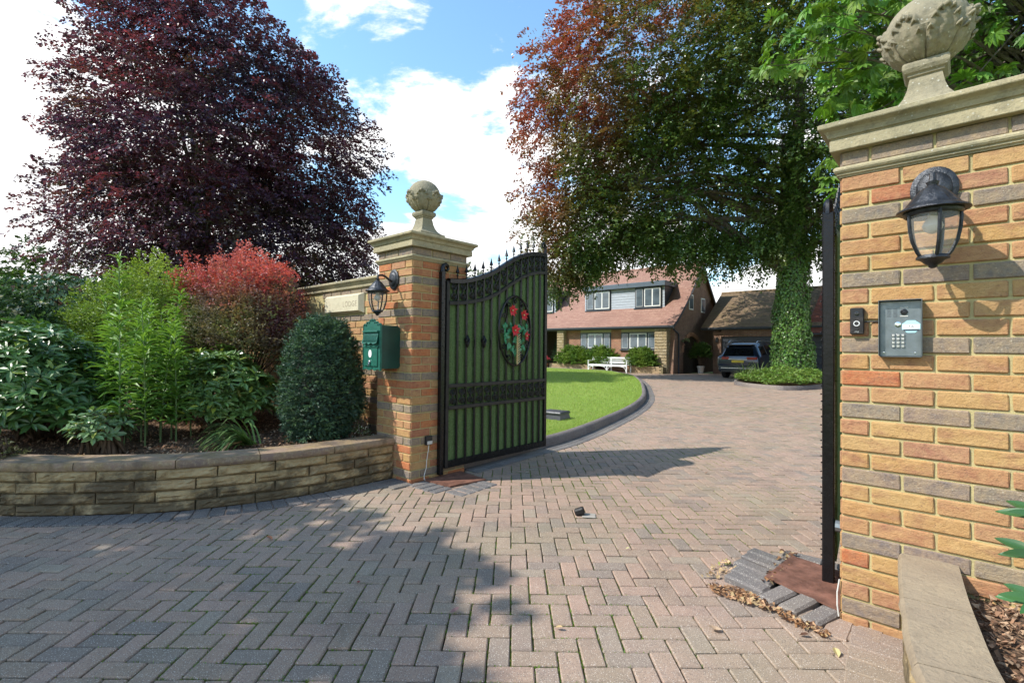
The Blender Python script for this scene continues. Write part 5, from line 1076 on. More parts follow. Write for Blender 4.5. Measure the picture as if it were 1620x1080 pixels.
# dormers
def dormer(x0, x1):
    y = 23.46; zb, zt = 3.62, 4.88
    d = MB(); d.box((x0 + 0.02, y + 0.02, zb - 0.2), (x1 - 0.02, 25.0, zt)); dm = d.build('dormer', M['cladding'], house)
    part_box('dormer_fascia', (x0 - 0.12, y - 0.22, zt + 0.002), (x1 + 0.12, 25.15, zt + 0.28), M['fascia'], dm, 0.012)
    part_box('flashing', (x0 - 0.02, y - 0.06, zb - 0.05), (x1 + 0.02, y + 0.018, zb + 0.01), M['blind'], dm)
    wl = ((x0 + 0.12, x0 + 1.86), (x1 - 1.80, x1 - 0.16))
    for a, b_ in wl: house_window(dm, a, b_, zb + 0.06, zt - 0.03, y - 0.02, 'duo') if False else house_window(house, a, b_, zb + 0.06, zt - 0.03, y - 0.02, 'duo')
    for k in range(8):
        z = zb + 0.02 + k * 0.155
        for a, b_ in ((x0, wl[0][0] - 0.01), (wl[0][1] + 0.01, wl[1][0] - 0.01), (wl[1][1] + 0.01, x1)):
            if b_ - a > 0.1:
                bb = MB(); bb.add([(a, y - 0.012, z), (b_, y - 0.012, z), (b_, y + 0.004, z + 0.150), (a, y + 0.004, z + 0.150), (a, y + 0.018, z), (b_, y + 0.018, z), (b_, y + 0.018, z + 0.150), (a, y + 0.018, z + 0.150)], [(0, 1, 2, 3), (4, 7, 6, 5), (0, 4, 5, 1), (3, 2, 6, 7), (0, 3, 7, 4), (1, 5, 6, 2)]); bb.build('cladding_board', M['cladding'], dm)
        for sx in (x0 - 0.002, x1 + 0.002): part_box('cladding_board', (sx - 0.012, y + 0.03, z), (sx + 0.012, 24.95, z + 0.150), M['fascia'] if False else M['grey_frame'], dm)
for a, b_ in DORM: dormer(a, b_)
part_box('chimney', (-19.9, 26.2, 5.9), (-19.0, 26.9, 7.4), M['wall_red'], house)
# brick planters along the house front
def planter(x0, x1, label, y0=21.95, y1=22.35, h=0.38):
    t = thing('brick_planter', label, 'planter'); 
    core = MB(); core.box((x0 + 0.01, y0 + 0.01, -0.02), (x1 - 0.01, y1 - 0.003, h - 0.03)); core.build('mortar', M['mortar_dark'], t)
    for k in range(5):
        z = 0.036 + 0.075 * k; x = x0
        if k % 2: inst(random.choice(hbk[1]), 'brick', t, (x + 0.055, y0 + 0.022, z)); x += 0.1125
        while x + 0.22 < x1: inst(random.choice(hbk[0]), 'brick', t, (x + 0.1075, y0 + 0.022, z)); x += 0.225
    return t
M['brick_pale'] = brick_mat('pale_planter_brick', [(0.0, (0.36, 0.27, 0.17)), (0.5, (0.43, 0.33, 0.20)), (1.0, (0.32, 0.22, 0.14))], (0.2, 0.13, 0.09), 0.4)
hbk = (brick_variants(BL, 0.05, BH, 3, M['brick_pale']), brick_variants(0.1025, 0.05, BH, 3, M['brick_pale']))
planter(-9.75, -7.75, 'pale brick planter to the right of the white bench', 21.78, 22.16)
planter(-15.3, -11.9, 'long low brick planter to the left of the white bench', 21.82, 22.16, 0.36)
poly_sheet('house_path', [(-22, 21.62), (-9.4, 21.62), (-9.0, 21.3), (-7.4, 22.0), (-7.4, 22.35), (-22, 22.35)], -0.004, M['render_cream'])

# garage and the wing to its right
gar = thing('garage', 'brick garage with mossy brown tiled roof behind the parked car', 'garage')
GP = [(24.75, 2.52), (25.6, 3.08), (28.0, 4.72)]
part_box('door_pillar', (-6.30, 24.92, -0.05), (-5.87, 25.2, 2.28), M['wall_gable'], gar); part_box('door_pillar', (-0.95, 24.92, -0.05), (-0.5, 25.2, 2.28), M['wall_gable'], gar)
part_box('side_wall', (-6.30, 25.202, -0.05), (-6.05, 31.2, 2.5), M['wall_gable'], gar); part_box('lintel_wall', (-5.868, 24.93, 2.03), (-0.952, 25.18, 2.42), M['wall_gable'], gar)
part_box('side_wall', (-0.75, 25.202, -0.05), (-0.5, 31.2, 2.5), M['wall_gable'], gar); part_box('back_wall', (-6.04, 31.0, 0), (-0.76, 31.2, 2.5), M['dark'], gar)
dd = part_box('garage_door', (-5.868, 25.06, 0.0), (-0.952, 25.10, 2.028), M['grey_frame'], gar)
for k in range(6): part_box('door_panel', (-5.86, 25.03, 0.01 + k * 0.34), (-0.96, 25.058, 0.33 + k * 0.34), M['grey_frame'], dd, 0.01)
tiled_slope('roof_tiles', GP, -6.9, -0.1, M['roof_brown'], gar); tiled_slope('roof_tiles', [(31.3, 2.52), (28.0, 4.72)], -6.9, -0.1, M['roof_brown'], gar)
yz_prism([(24.9, 2.44), (28.0, 4.60), (31.2, 2.44)], -6.75, -0.3).build('roof_core', M['wall_gable'], gar)
part_box('gutter', (-6.9, 24.64, 2.42), (-0.1, 24.76, 2.51), M['grey_frame'], gar, 0.02); part_box('fascia', (-6.85, 24.765, 2.38), (-0.15, 24.80, 2.52), M['grey_frame'], gar)
x = -6.9
while x < -0.3: b = MB(); b.tube([(x, 28.0, 4.73), (x + 0.44, 28.0, 4.73)], 0.08, 8); b.build('ridge_tile', M['roof_brown'], gar, True, 50); x += 0.455
b = MB(); b.box((-6.15, 24.86, 1.72), (-6.02, 24.915, 1.98)); b.build('wall_light', M['black_plastic'], gar)
wing = thing('garage_wing', 'dark brick wing with steep red tiled roof right of the garage', 'outbuilding')
tiled_slope('roof_tiles', [(24.4, 2.15), (29.2, 6.4)], -1.9, 6.0, M['roof_red'], wing, xl=lambda y: -1.75 + (y - 24.4) * 0.10)
part_box('front_wall', (-0.45, 24.75, -0.05), (6.0, 25.0, 2.3), M['wall_gable'], wing); part_box('wing_core', (-0.45, 25.002, 0), (6.0, 31, 2.2), M['dark'], wing)
yz_prism([(24.6, 2.1), (29.2, 6.25), (31, 2.1)], -0.4, 6).build('roof_core', M['wall_gable'], wing)
part_box('gutter', (-1.75, 24.30, 2.05), (6.0, 24.42, 2.14), M['grey_frame'], wing, 0.02)

# ------------------------------------------------------------------ white garden bench
bn = thing('garden_bench', 'white slatted garden bench with curved legs in front of the house', 'bench', (-10.78, 21.40, 0.0), 0.04)
BW = 1.22
for k in range(4): part_box('seat_slat', (-BW, -0.20 + k * 0.115, 0.405), (BW, -0.105 + k * 0.115, 0.43), M['white'], bn, 0.005)
part_box('apron', (-BW, -0.215, 0.33), (BW, -0.202, 0.404), M['white'], bn, 0.004)
part_box('top_rail', (-BW, 0.300, 0.77), (BW, 0.345, 0.84), M['white'], bn, 0.01); part_box('lower_rail', (-BW, 0.285, 0.50), (BW, 0.32, 0.55), M['white'], bn, 0.008)
for k in range(37):
    x = -BW + 0.05 + k * (2 * BW - 0.1) / 36; b = MB(); b.cbox((x - 0.013, 0.297, 0.552), (x + 0.013, 0.317, 0.768), 0.003); b.build('back_slat', M['white'], bn)
for x in (-BW, -0.03, BW - 0.06):
    part_box('leg', (x, -0.215, 0.0), (x + 0.06, -0.155, 0.402), M['white'], bn, 0.008); part_box('leg', (x, 0.285, 0.0), (x + 0.06, 0.34, 0.768), M['white'], bn, 0.008)
for x0_, sg in ((-BW + 0.06, 1), (-0.03, -1), (0.03, 1), (BW - 0.06, -1)):
    b = MB(); b.tube([(x0_, -0.208, 0.08), (x0_ + sg * 0.05, -0.208, 0.22), (x0_ + sg * 0.16, -0.208, 0.31), (x0_ + sg * 0.32, -0.208, 0.335)], 0.014, 6); b.build('curved_brace', M['white'], bn, True)
for x in (-BW, BW - 0.06): part_box('armrest', (x - 0.005, -0.23, 0.62), (x + 0.065, 0.30, 0.65), M['white'], bn, 0.008); part_box('arm_support', (x, -0.215, 0.404), (x + 0.05, -0.17, 0.619), M['white'], bn, 0.006)

# ------------------------------------------------------------------ parked estate car, rear towards us
car = thing('parked_car', 'dark blue estate car with roof rails parked at the garage door', 'car', (-3.55, 20.35, 0.0), -0.02)
SEC = [  # y, half width low, half width waist, half width roof, z sill, z waist, z roof
    (0.00, 0.80, 0.86, 0.60, 0.42, 0.95, 0.97), (0.06, 0.88, 0.92, 0.62, 0.30, 1.00, 1.10), (0.22, 0.91, 0.935, 0.62, 0.27, 1.03, 1.38), (0.50, 0.92, 0.94, 0.63, 0.25, 1.04, 1.58),
    (1.2, 0.92, 0.95, 0.65, 0.24, 1.04, 1.65), (2.2, 0.92, 0.95, 0.66, 0.24, 1.03, 1.66), (2.9, 0.92, 0.945, 0.64, 0.24, 1.01, 1.58), (3.55, 0.92, 0.93, 0.70, 0.25, 0.99, 1.10), (4.1, 0.90, 0.90, 0.68, 0.26, 0.93, 0.98), (4.5, 0.82, 0.82, 0.55, 0.30, 0.80, 0.84), (4.62, 0.70, 0.70, 0.45, 0.36, 0.66, 0.68)]
b = MB(); vs = []
for (y, wl_, ww, wr, zs, zw, zr) in SEC:
    half = [(wl_ * 0.9, zs), (wl_, zs + 0.06), (ww, (zs + zw) / 2 + 0.05), (ww * 0.985, zw - 0.05), (ww * 0.94, zw), (wr + 0.03, zw + (zr - zw) * 0.82), (wr - 0.08, zr - 0.01), (wr * 0.4, zr)]
    vs += [(x, y, z) for x, z in half] + [(-x, y, z) for x, z in half[::-1]]
m = 16; b.add(vs, [(i_ * m + k, i_ * m + (k + 1) % m, (i_ + 1) * m + (k + 1) % m, (i_ + 1) * m + k) for i_ in range(len(SEC) - 1) for k in range(m)] + [tuple(range(m))[::-1], tuple((len(SEC) - 1) * m + k for k in range(m))])
b.build('body', M['car_paint'], car, True, 38)
def side_pt(y, f, off=0.006):
    ys = [s_[0] for s_ in SEC]; g = lambda k: float(np.interp(y, ys, [s_[k] for s_ in SEC])); ww, wr, zw, zr = g(2), g(3), g(5), g(6)
    xa, za = ww * 0.94, zw; xb, zb = wr + 0.03, zw + (zr - zw) * 0.82; return (xa + (xb - xa) * f + off, y, za + (zb - za) * f)
for sg in (1, -1):
    for (ya, yb, sa, sb) in ((0.42, 1.15, 0.10, 0.0), (1.25, 2.15, 0, 0), (2.25, 3.15, 0, -0.40)):
        q = [side_pt(ya, 0.10), side_pt(yb, 0.10), side_pt(yb + sb, 0.93), side_pt(ya + sa, 0.93)]; b = MB(); b.add([(x * sg, y, z) for x, y, z in q] + [((x - 0.015) * sg, y, z) for x, y, z in q], [(0, 1, 2, 3), (7, 6, 5, 4), (0, 4, 5, 1), (1, 5, 6, 2), (2, 6, 7, 3), (3, 7, 4, 0)]); b.build('side_window', M['car_glass'], car)
    b = MB(); b.tube([(sg * 0.60, 0.55, 1.63), (sg * 0.61, 0.75, 1.705), (sg * 0.62, 1.6, 1.73), (sg * 0.62, 2.5, 1.71), (sg * 0.61, 2.8, 1.63)], 0.018, 6); b.build('roof_rail', M['silver'], car, True)
    b = MB(); b.cbox((sg * 0.60 - 0.24 if sg > 0 else sg * 0.60 - 0.12, -0.012, 0.86), (sg * 0.60 + 0.24 if sg < 0 and False else sg * 0.60 + 0.22, 0.06, 0.985), 0.02); b.build('tail_light', M['tail_red'], car)
    for y in (0.80, 3.65):
        Mx = Matrix.Translation((sg * 0.80, y, 0.335)) @ Matrix.Rotation(PI / 2, 4, 'Y'); b = MB(); b.lathe([(0.20, -0.11), (0.30, -0.115), (0.335, -0.09), (0.335, 0.09), (0.30, 0.115), (0.20, 0.11)], 26, Mx); wh = b.build('wheel', M['tyre'], car, True, 40)
        b = MB(); b.lathe([(0.21, 0.095), (0.22, 0.118), (0.19, 0.100), (0.06, 0.105), (0.0, 0.112)], 26, Mx if sg > 0 else Matrix.Translation((sg * 0.80, y, 0.335)) @ Matrix.Rotation(-PI / 2, 4, 'Y')); b.build('rim', M['silver'], wh, True, 40)
    b = MB(); b.ball((sg * 1.02, 2.95, 1.08), 0.10, 10, 6, (1, 0.7, 0.75)); b.build('mirror', M['car_paint'], car, True)
b = MB(); q = [(-0.66, 0.028, 1.03), (0.66, 0.028, 1.03), (0.56, 0.245, 1.43), (-0.56, 0.245, 1.43)]; b.add([(x, y - 0.012, z) for x, y, z in q] + [(x, y + 0.02, z) for x, y, z in q], [(0, 1, 2, 3), (7, 6, 5, 4), (0, 4, 5, 1), (1, 5, 6, 2), (2, 6, 7, 3), (3, 7, 4, 0)]); b.build('rear_window', M['car_glass'], car)
part_box('roof_spoiler', (-0.58, 0.12, 1.50), (0.58, 0.45, 1.555), M['car_paint'], car, 0.02)
part_box('bumper', (-0.84, -0.10, 0.36), (0.84, 0.06, 0.62), M['car_paint'], car, 0.04); part_box('bumper_insert', (-0.70, -0.115, 0.30), (0.70, 0.02, 0.40), M['black_plastic'], car, 0.02); part_box('chrome_strip', (-0.70, -0.112, 0.47), (0.70, -0.098, 0.50), M['silver'], car, 0.004)
part_box('number_plate', (-0.26, -0.030, 0.73), (0.26, -0.008, 0.84), M['plate_yellow'], car, 0.004); part_box('tailgate_trim', (-0.40, -0.024, 0.865), (0.40, -0.004, 0.89), M['silver'], car, 0.004)

# ------------------------------------------------------------------ foliage builders
LEAF = {   # template vertices (along, across, up) for a leaf of unit length and unit width, and its faces
    'flat': (np.array([(0, 0, 0), (0.5, -0.5, 0.10), (1, 0, -0.05), (0.5, 0.5, 0.10)]), np.array([(0, 1, 2), (0, 2, 3)])),
    'ell': (np.array([(0, 0, 0), (0.28, -0.40, 0.07), (0.68, -0.42, 0.04), (1, 0, -0.10), (0.68, 0.42, 0.04), (0.28, 0.40, 0.07), (0.5, 0, 0.0)]), np.array([(0, 1, 6), (1, 2, 6), (2, 3, 6), (3, 4, 6), (4, 5, 6), (5, 0, 6)])),
    'lance': (np.array([(0, 0, 0), (0.3, -0.5, 0.10), (0.3, 0, 0.05), (0.3, 0.5, 0.10), (0.68, -0.36, 0.06), (0.68, 0, 0.0), (0.68, 0.36, 0.06), (1, 0, -0.20)]),
              np.array([(0, 1, 2), (0, 2, 3), (1, 4, 5), (1, 5, 2), (2, 5, 6), (2, 6, 3), (4, 7, 5), (5, 7, 6)])),
}
_t = [0, .1, .25, .42, .6, .78, .92, 1]; _w = [.03, .26, .44, .5, .46, .33, .15, .0]
LEAF['smooth'] = (np.array([(t_, sg * w_, 0.10 * abs(sg) * w_ - 0.16 * t_ * t_ + 0.02) for t_, w_ in zip(_t, _w) for sg in (-1, -.5, 0, .5, 1)]), np.array([q for i_ in range(7) for j_ in range(4) for q in ((i_ * 5 + j_, i_ * 5 + j_ + 1, (i_ + 1) * 5 + j_ + 1), (i_ * 5 + j_, (i_ + 1) * 5 + j_ + 1, (i_ + 1) * 5 + j_))]))
def norm(a): return a / np.maximum(np.linalg.norm(a, axis=-1, keepdims=True), 1e-9)
def leaves(name, Pp, D, U, L, W, cols, mat, parent=None, kind='flat'):
    D = norm(D); S = norm(np.cross(D, U)); U2 = np.cross(S, D); T, F0 = LEAF[kind]; n = len(Pp)
    V = Pp[:, None] + D[:, None] * (T[None, :, 0:1] * L[:, None, None]) + S[:, None] * (T[None, :, 1:2] * W[:, None, None]) + U2[:, None] * (T[None, :, 2:3] * L[:, None, None])
    F = (F0[None] + (np.arange(n) * len(T))[:, None, None]).reshape(-1, 3)
    return np_mesh(name, V.reshape(-1, 3), F, mat, parent, np.repeat(cols, len(T), 0), kind == 'smooth')
def unit(n): return norm(rng.normal(0, 1, (n, 3)))
def sprays(O, A, length, nl, leafL, leafW, droop=0.35, spread=0.30, flat=0.5):
    """leaf positions of flat drooping twigs; O origins, A directions (m,3)"""
    m = len(O); A = norm(A); up_ = np.array([0, 0, 1.0]); S = norm(np.cross(A, up_) + 1e-4); N = np.cross(S, A)
    t = np.sqrt(rng.uniform(0.0, 1, (m, nl))); lat = rng.uniform(-1, 1, (m, nl)) * spread * (1.1 - 0.75 * t); L_ = length[:, None]
    Pp = O[:, None] + A[:, None] * (t * L_)[..., None] + S[:, None] * (lat * L_)[..., None] + N[:, None] * (rng.normal(0, 0.035, (m, nl)) * L_)[..., None]
    Pp[..., 2] -= droop * t ** 2 * L_
    D = A[:, None] * 0.7 + S[:, None] * (np.sign(lat) * 0.8)[..., None] + rng.normal(0, 0.3, (m, nl, 3)); D[..., 2] -= 0.25
    U = N[:, None] * 1.0 + rng.normal(0, flat, (m, nl, 3)); k = m * nl
    return Pp.reshape(-1, 3), D.reshape(-1, 3), U.reshape(-1, 3), rng.uniform(0.7, 1.2, k) * leafL, rng.uniform(0.7, 1.2, k) * leafW
def noise3(Pp, sc, seed=0.0):
    """cheap smooth noise for many points"""
    q = Pp * sc; s = np.zeros(len(Pp))
    for k, (a, b_, c_, ph) in enumerate(((1.0, 0.7, 0.4, 0.3), (-0.6, 1.1, 0.5, 1.7), (0.3, -0.8, 1.2, 2.9), (1.3, 0.2, -0.9, 4.1), (2.1, -1.4, 0.6, 5.2), (-1.1, 1.9, 1.6, 0.8))):
        s += np.sin(q[:, 0] * a * 2 + q[:, 1] * b_ * 2 + q[:, 2] * c_ * 2 + ph + seed * (k + 1)) / (1 + k * 0.25)
    return s / 2.4
def shell(lobes, n, inner=0.55, bias=None):
    """points in the outer part of a union of ellipsoids; returns points, outward vectors"""
    vol = np.array([(l[3] * l[4] * l[5]) ** (2 / 3) for l in lobes]); cnt = (n * vol / vol.sum()).astype(int) + 1; PP, OO = [], []
    for l, c in zip(lobes, cnt):
        d = unit(c); r = rng.uniform(inner ** 3, 1, c) ** (1 / 3); rad = np.array(l[3:6]); p = np.array(l[:3]) + d * r[:, None] * rad
        PP.append(p); OO.append(norm(d / rad))
    Pp, O_ = np.concatenate(PP), np.concatenate(OO)
    deep = np.zeros(len(Pp), bool)
    for l in lobes: deep |= (((Pp - np.array(l[:3])) / np.array(l[3:6])) ** 2).sum(1) < (inner * 0.92) ** 2
    return Pp[~deep], O_[~deep]
def woody(name, base, top, r0, lobes, mat, parent, nlimb=26, bend=0.4, start=0.3, seed=1):
    """tapered trunk with limbs that run out to the lobes"""
    r_ = random.Random(seed); base, top = Vector(base), Vector(top); b_ = MB(); pts = []; rad = []
    for k in range(11):
        t = k / 10; p = base.lerp(top, t) + Vector((mnoise.noise(Vector((t * 3, seed, 0))), mnoise.noise(Vector((seed, t * 3, 0))), 0)) * bend * t; pts.append(p); rad.append(r0 * ((1.35 if k == 0 else 1.0) - 0.78 * t))
    b_.tube(pts, rad, 12)
    for k in range(nlimb):
        l = lobes[r_.randrange(len(lobes))]; t = start + (0.95 - start) * (k + r_.random()) / nlimb; i_ = t * 10; j = min(9, int(i_)); p0 = pts[j].lerp(pts[j + 1], i_ - j); rr = rad[j] * 0.42
        d = Vector([r_.gauss(0, 1) for _ in range(3)]).normalized(); e = Vector(l[:3]) + Vector((d.x * l[3], d.y * l[4], d.z * l[5])) * 0.78
        if (e - p0).length < 1: continue
        mid = p0.lerp(e, 0.5) + Vector((0, 0, 0.10 * (e - p0).length)); q = [p0, p0.lerp(mid, 0.5) + Vector((0, 0, 0.04)), mid, mid.lerp(e, 0.55) + Vector((r_.uniform(-.3, .3), r_.uniform(-.3, .3), 0)), e]
        b_.tube(q, [rr, rr * 0.75, rr * 0.5, rr * 0.28, rr * 0.08], 6)
        for _ in range(3):
            f_ = r_.uniform(0.35, 0.9); a_ = q[2].lerp(q[4], f_); e2 = a_ + Vector((r_.gauss(0, 1), r_.gauss(0, 1), r_.gauss(0, 0.5))).normalized() * (e - p0).length * 0.28; b_.tube([a_, a_.lerp(e2, 0.5) + Vector((0, 0, 0.1)), e2], [rr * 0.22, rr * 0.12, rr * 0.03], 4)
    return b_.build(name, mat, parent, True, 60)
def colmix(a, b_, f): return np.array(a)[None] * (1 - f[:, None]) + np.array(b_)[None] * f[:, None]

# copper beech beyond the flower bed
def tree(name, label, cat, base, lobes, nspray, slen, nl, lL, lW, colfn, mat, trunk_r, top, droop=0.35, inner=0.5, filt=None, group=None, bend=0.4, nlimb=26, outw=0.75):
    t = thing(name, label, cat, (0, 0, 0), 0, group)
    O, A = shell(lobes, nspray, inner)
    if filt is not None: k = filt(O); O, A = O[k], A[k]
    A = A * outw + unit(len(A)) * 0.55; A[:, 2] = A[:, 2] * 0.5 - 0.10
    Pp, D, U, L_, W_ = sprays(O, A, rng.uniform(0.6, 1.25, len(O)) * slen, nl, lL, lW, droop)
    c = colfn(Pp); c = c * rng.uniform(0.72, 1.3, (len(Pp), 1)); sp_ = np.repeat(rng.uniform(0.8, 1.2, (len(O), 1)), nl, 0); c = np.clip(c * sp_, 0.002, 0.9)
    leaves('crown', Pp, D, U, L_, W_, c, M[mat], t)
    woody('trunk', base, top, trunk_r, [l for l in lobes if l[2] + l[5] * 0.4 < 11.6] or lobes, M['bark'], t, nlimb, bend); return t
BC = (-17.6, 3.3)
bl = [(BC[0] + 0.4, BC[1] + 0.4, 9.6, 4.5, 4.5, 6.4), (BC[0] + 1.0, BC[1] + 1.6, 5.8, 4.3, 4.3, 2.9), (BC[0] - 1.0, BC[1] - 1.3, 5.6, 3.2, 3.2, 2.7), (BC[0] - 1.4, BC[1] - 1.5, 10.0, 2.5, 2.5, 2.8), (BC[0] + 2.2, BC[1] + 2.5, 8.6, 3.0, 3.0, 3.8), (BC[0] + 0.9, BC[1] + 1.0, 13.4, 3.2, 3.2, 3.2), (BC[0] - 2.5, BC[1] - 2.9, 7.2, 1.6, 1.6, 0.30), (BC[0] - 0.9, BC[1] - 0.9, 13.0, 2.2, 2.2, 2.0), (BC[0] + 2.3, BC[1] + 2.8, 5.2, 2.6, 2.6, 1.9), (BC[0] + 2.0, BC[1] - 1.0, 6.6, 3.0, 3.0, 3.6)]
def copper(Pp):
    f = np.clip(noise3(Pp, 0.55, 1.0) * 0.55 + 0.38, 0, 1); c = colmix((0.048, 0.028, 0.064), (0.155, 0.042, 0.062), f ** 1.4)
    g = np.clip(noise3(Pp, 0.9, 4.0) - 0.5, 0, 1); return c * (1 - g[:, None]) + np.array((0.085, 0.070, 0.030))[None] * g[:, None]
tree('copper_beech_tree', 'large dark purple copper beech behind the flower bed at left', 'tree', (BC[0], BC[1], -0.1), bl, 7200, 1.0, 38, 0.120, 0.084, copper, 'leaf_copper', 0.45, (BC[0], BC[1], 11.0), 0.30, 0.40, lambda p: ~((p[:, 0] + 0.6 * p[:, 2] > 3.72 - 0.788 * (p[:, 1] + 0.8 * p[:, 2] + 2.75) + 3.2) & (p[:, 1] + 0.8 * p[:, 2] < 22)))

# big beech with an ivy-clad trunk on its island in the drive
TX, TY = -1.15, 19.25
def in_sun_ok(p):
    """this crown stands back of the drive, so that the lawn and the near drive lie outside its shade"""
    gx_ = p[:, 0] + 0.6 * p[:, 2]; gy_ = p[:, 1] + 0.8 * p[:, 2]; lim = np.interp(gx_, [-8, -4, 0, 1.5, 4], [17.2, 17.9, 22.0, 22.8, 23.2])
    return (gy_ > lim) & (gx_ > -8.6) & ~((gx_ < -6.3) & (gy_ > 21.8)) & (p[:, 2] > np.interp(p[:, 0], [-10.5, -9.0, -8.0, 0, 6], [3.9, 4.5, 5.8, 5.6, 5.6]))
tl = [(-2.0, 19.5, 10.4, 7.6, 6.0, 5.4), (-6.2, 16.6, 8.2, 4.2, 3.8, 4.6), (-7.4, 15.3, 12.0, 3.4, 3.2, 4.0), (-5.0, 16.8, 13.5, 5.0, 4.5, 4.0), (-6.8, 16.2, 6.0, 3.1, 2.4, 2.0), (-9.0, 14.6, 8.3, 2.2, 1.5, 0.8), (-8.6, 14.9, 6.9, 2.5, 1.6, 1.6), (-3.6, 18.0, 7.0, 4.2, 2.6, 1.9), (-8.5, 15.2, 4.9, 1.3, 1.0, 1.6), (-9.0, 14.4, 12.6, 1.9, 1.2, 0.8), (1.2, 19.8, 7.8, 4.0, 3.6, 3.2), (0.2, 18.2, 12.5, 5.5, 4.5, 4.0), (4.5, 21.5, 10.5, 4.2, 4.0, 4.4)]
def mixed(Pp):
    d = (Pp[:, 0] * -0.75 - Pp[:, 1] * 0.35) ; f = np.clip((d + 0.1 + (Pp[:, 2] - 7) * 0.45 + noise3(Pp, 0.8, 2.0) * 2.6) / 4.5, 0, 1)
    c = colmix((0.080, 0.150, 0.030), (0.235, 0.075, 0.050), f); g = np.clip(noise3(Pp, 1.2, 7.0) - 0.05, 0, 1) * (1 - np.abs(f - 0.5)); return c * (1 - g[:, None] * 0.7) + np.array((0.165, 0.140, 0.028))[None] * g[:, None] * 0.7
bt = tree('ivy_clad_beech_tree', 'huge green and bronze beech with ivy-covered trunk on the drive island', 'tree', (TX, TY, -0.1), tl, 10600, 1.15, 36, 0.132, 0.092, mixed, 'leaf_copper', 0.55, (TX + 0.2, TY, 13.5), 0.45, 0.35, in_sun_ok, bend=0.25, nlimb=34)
# drooping outer twigs along the lower edge
n = 620; a = rng.uniform(0, 1, n); px_ = -9.9 + 8.6 * a; py_ = 14.6 + 3.9 * a + rng.normal(0, 0.5, n); zt = np.interp(a, [0, 0.1, 0.3, 0.45, 0.6, 0.8, 1], [4.6, 5.3, 6.1, 6.9, 6.2, 5.8, 6.2]) + rng.normal(0, 0.35, n)
O = np.stack([px_, py_, zt], 1); k = in_sun_ok(O + np.array([0, 0, 0.6])); O = O[k]; A = unit(len(O)) * 0.5 + np.array([0, 0, -0.75])
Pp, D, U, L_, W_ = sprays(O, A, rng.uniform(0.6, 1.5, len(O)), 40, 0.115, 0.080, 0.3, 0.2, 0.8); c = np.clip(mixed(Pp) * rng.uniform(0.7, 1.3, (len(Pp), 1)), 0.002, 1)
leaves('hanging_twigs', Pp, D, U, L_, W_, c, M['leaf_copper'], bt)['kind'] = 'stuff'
def ivy_leaves(n, fz, rfun, cx_, cy_, size=0.085, axis=True):
    z = fz(rng.uniform(0, 1, n)); a = rng.uniform(0, 2 * PI, n); r = rfun(z, a) + rng.uniform(-0.12, 0.05, n); o = np.stack([np.cos(a), np.sin(a), np.zeros(n)], 1)
    Pp = np.stack([cx_ + r * np.cos(a), cy_ + r * np.sin(a), z], 1); U = o + rng.normal(0, 0.38, (n, 3)); U[:, 2] += 0.35; D = np.cross(U, unit(n)) * 0.6 + np.array([0, 0, -0.6]); return Pp, D, U, rng.uniform(0.6, 1.3, n) * size, rng.uniform(0.6, 1.2, n) * size * 0.95
rf_ = lambda z, a: np.interp(z, [0, 0.6, 1.5, 3.5, 5, 7, 9, 11], [1.0, 0.76, 0.66, 0.58, 0.53, 0.46, 0.36, 0.30]) * (1 + 0.10 * np.sin(a * 3 + z * 1.7) + 0.07 * np.sin(a * 5 - z * 3.1))
Pp, D, U, L_, W_ = ivy_leaves(26000, lambda u_: 10.0 * u_ ** 1.35, rf_, TX, TY, 0.095)
c = np.clip(vary((0.10, 0.19, 0.034), len(Pp), 0.4, 0.15) + (rng.uniform(0, 1, (len(Pp), 1)) > 0.9) * 0.04, 0.003, 1); leaves('ivy', Pp, D, U, L_, W_, c, M['leaf_gloss'], bt)['kind'] = 'stuff'
# island: kerb stones and ground cover
IN = np.gradient(ISL, axis=0); IN /= np.linalg.norm(IN, axis=1)[:, None]; IN = np.stack([-IN[:, 1], IN[:, 0]], 1)
ikerb = poly_sheet('island_kerb', [tuple(p) for p in ISL[::6]], 0.08, M['soil']); i = 0
while i + 9 < len(ISL): strip_block(ISL, IN, i, i + 9, 0.125, -0.05, 0.135, 0, 0.0015, 0.03, 0.0012).build('kerb_stone', M['kerb'], ikerb, True, 50); i += 9
def ground_leaves(name, poly, n, zfun, size, col, label, cat, mat='leaf', kind='flat', up_=0.6):
    poly = np.array(poly); x0, y0 = poly.min(0); x1, y1 = poly.max(0); px_ = rng.uniform(x0, x1, n * 3); py_ = rng.uniform(y0, y1, n * 3); k = inside(px_, py_, poly); px_, py_ = px_[k][:n], py_[k][:n]; m = len(px_)
    z = zfun(px_, py_) * rng.uniform(0.3, 1, m) ** 0.5; Pp = np.stack([px_, py_, z], 1); U = rng.normal(0, 0.5, (m, 3)); U[:, 2] += 1; D = rng.normal(0, 1, (m, 3)); D[:, 2] = rng.uniform(0, up_, m)
    o = leaves(name, Pp, D, U, rng.uniform(0.6, 1.3, m) * size, rng.uniform(0.6, 1.2, m) * size * 0.65, np.clip(vary(col, m, 0.4, 0.15), 0.003, 1), M[mat], None, kind); return tag(o, label, cat, None, 'stuff')
isl_in = [tuple(p + nn * 0.05) for p, nn in zip(ISL[::6], IN[::6])]
ground_leaves('ground_cover', isl_in, 26000, lambda x, y: 0.15 + 0.42 * np.clip(1 - np.hypot((x + 1.1) / 2.1, (y - 18.6) / 4.0), 0, 1) + 0.10 * np.sin(x * 5) * np.sin(y * 4) + 0.12, 0.10, (0.16, 0.25, 0.05), 'bright green ground cover spilling over the kerb round the tree', 'ground cover')
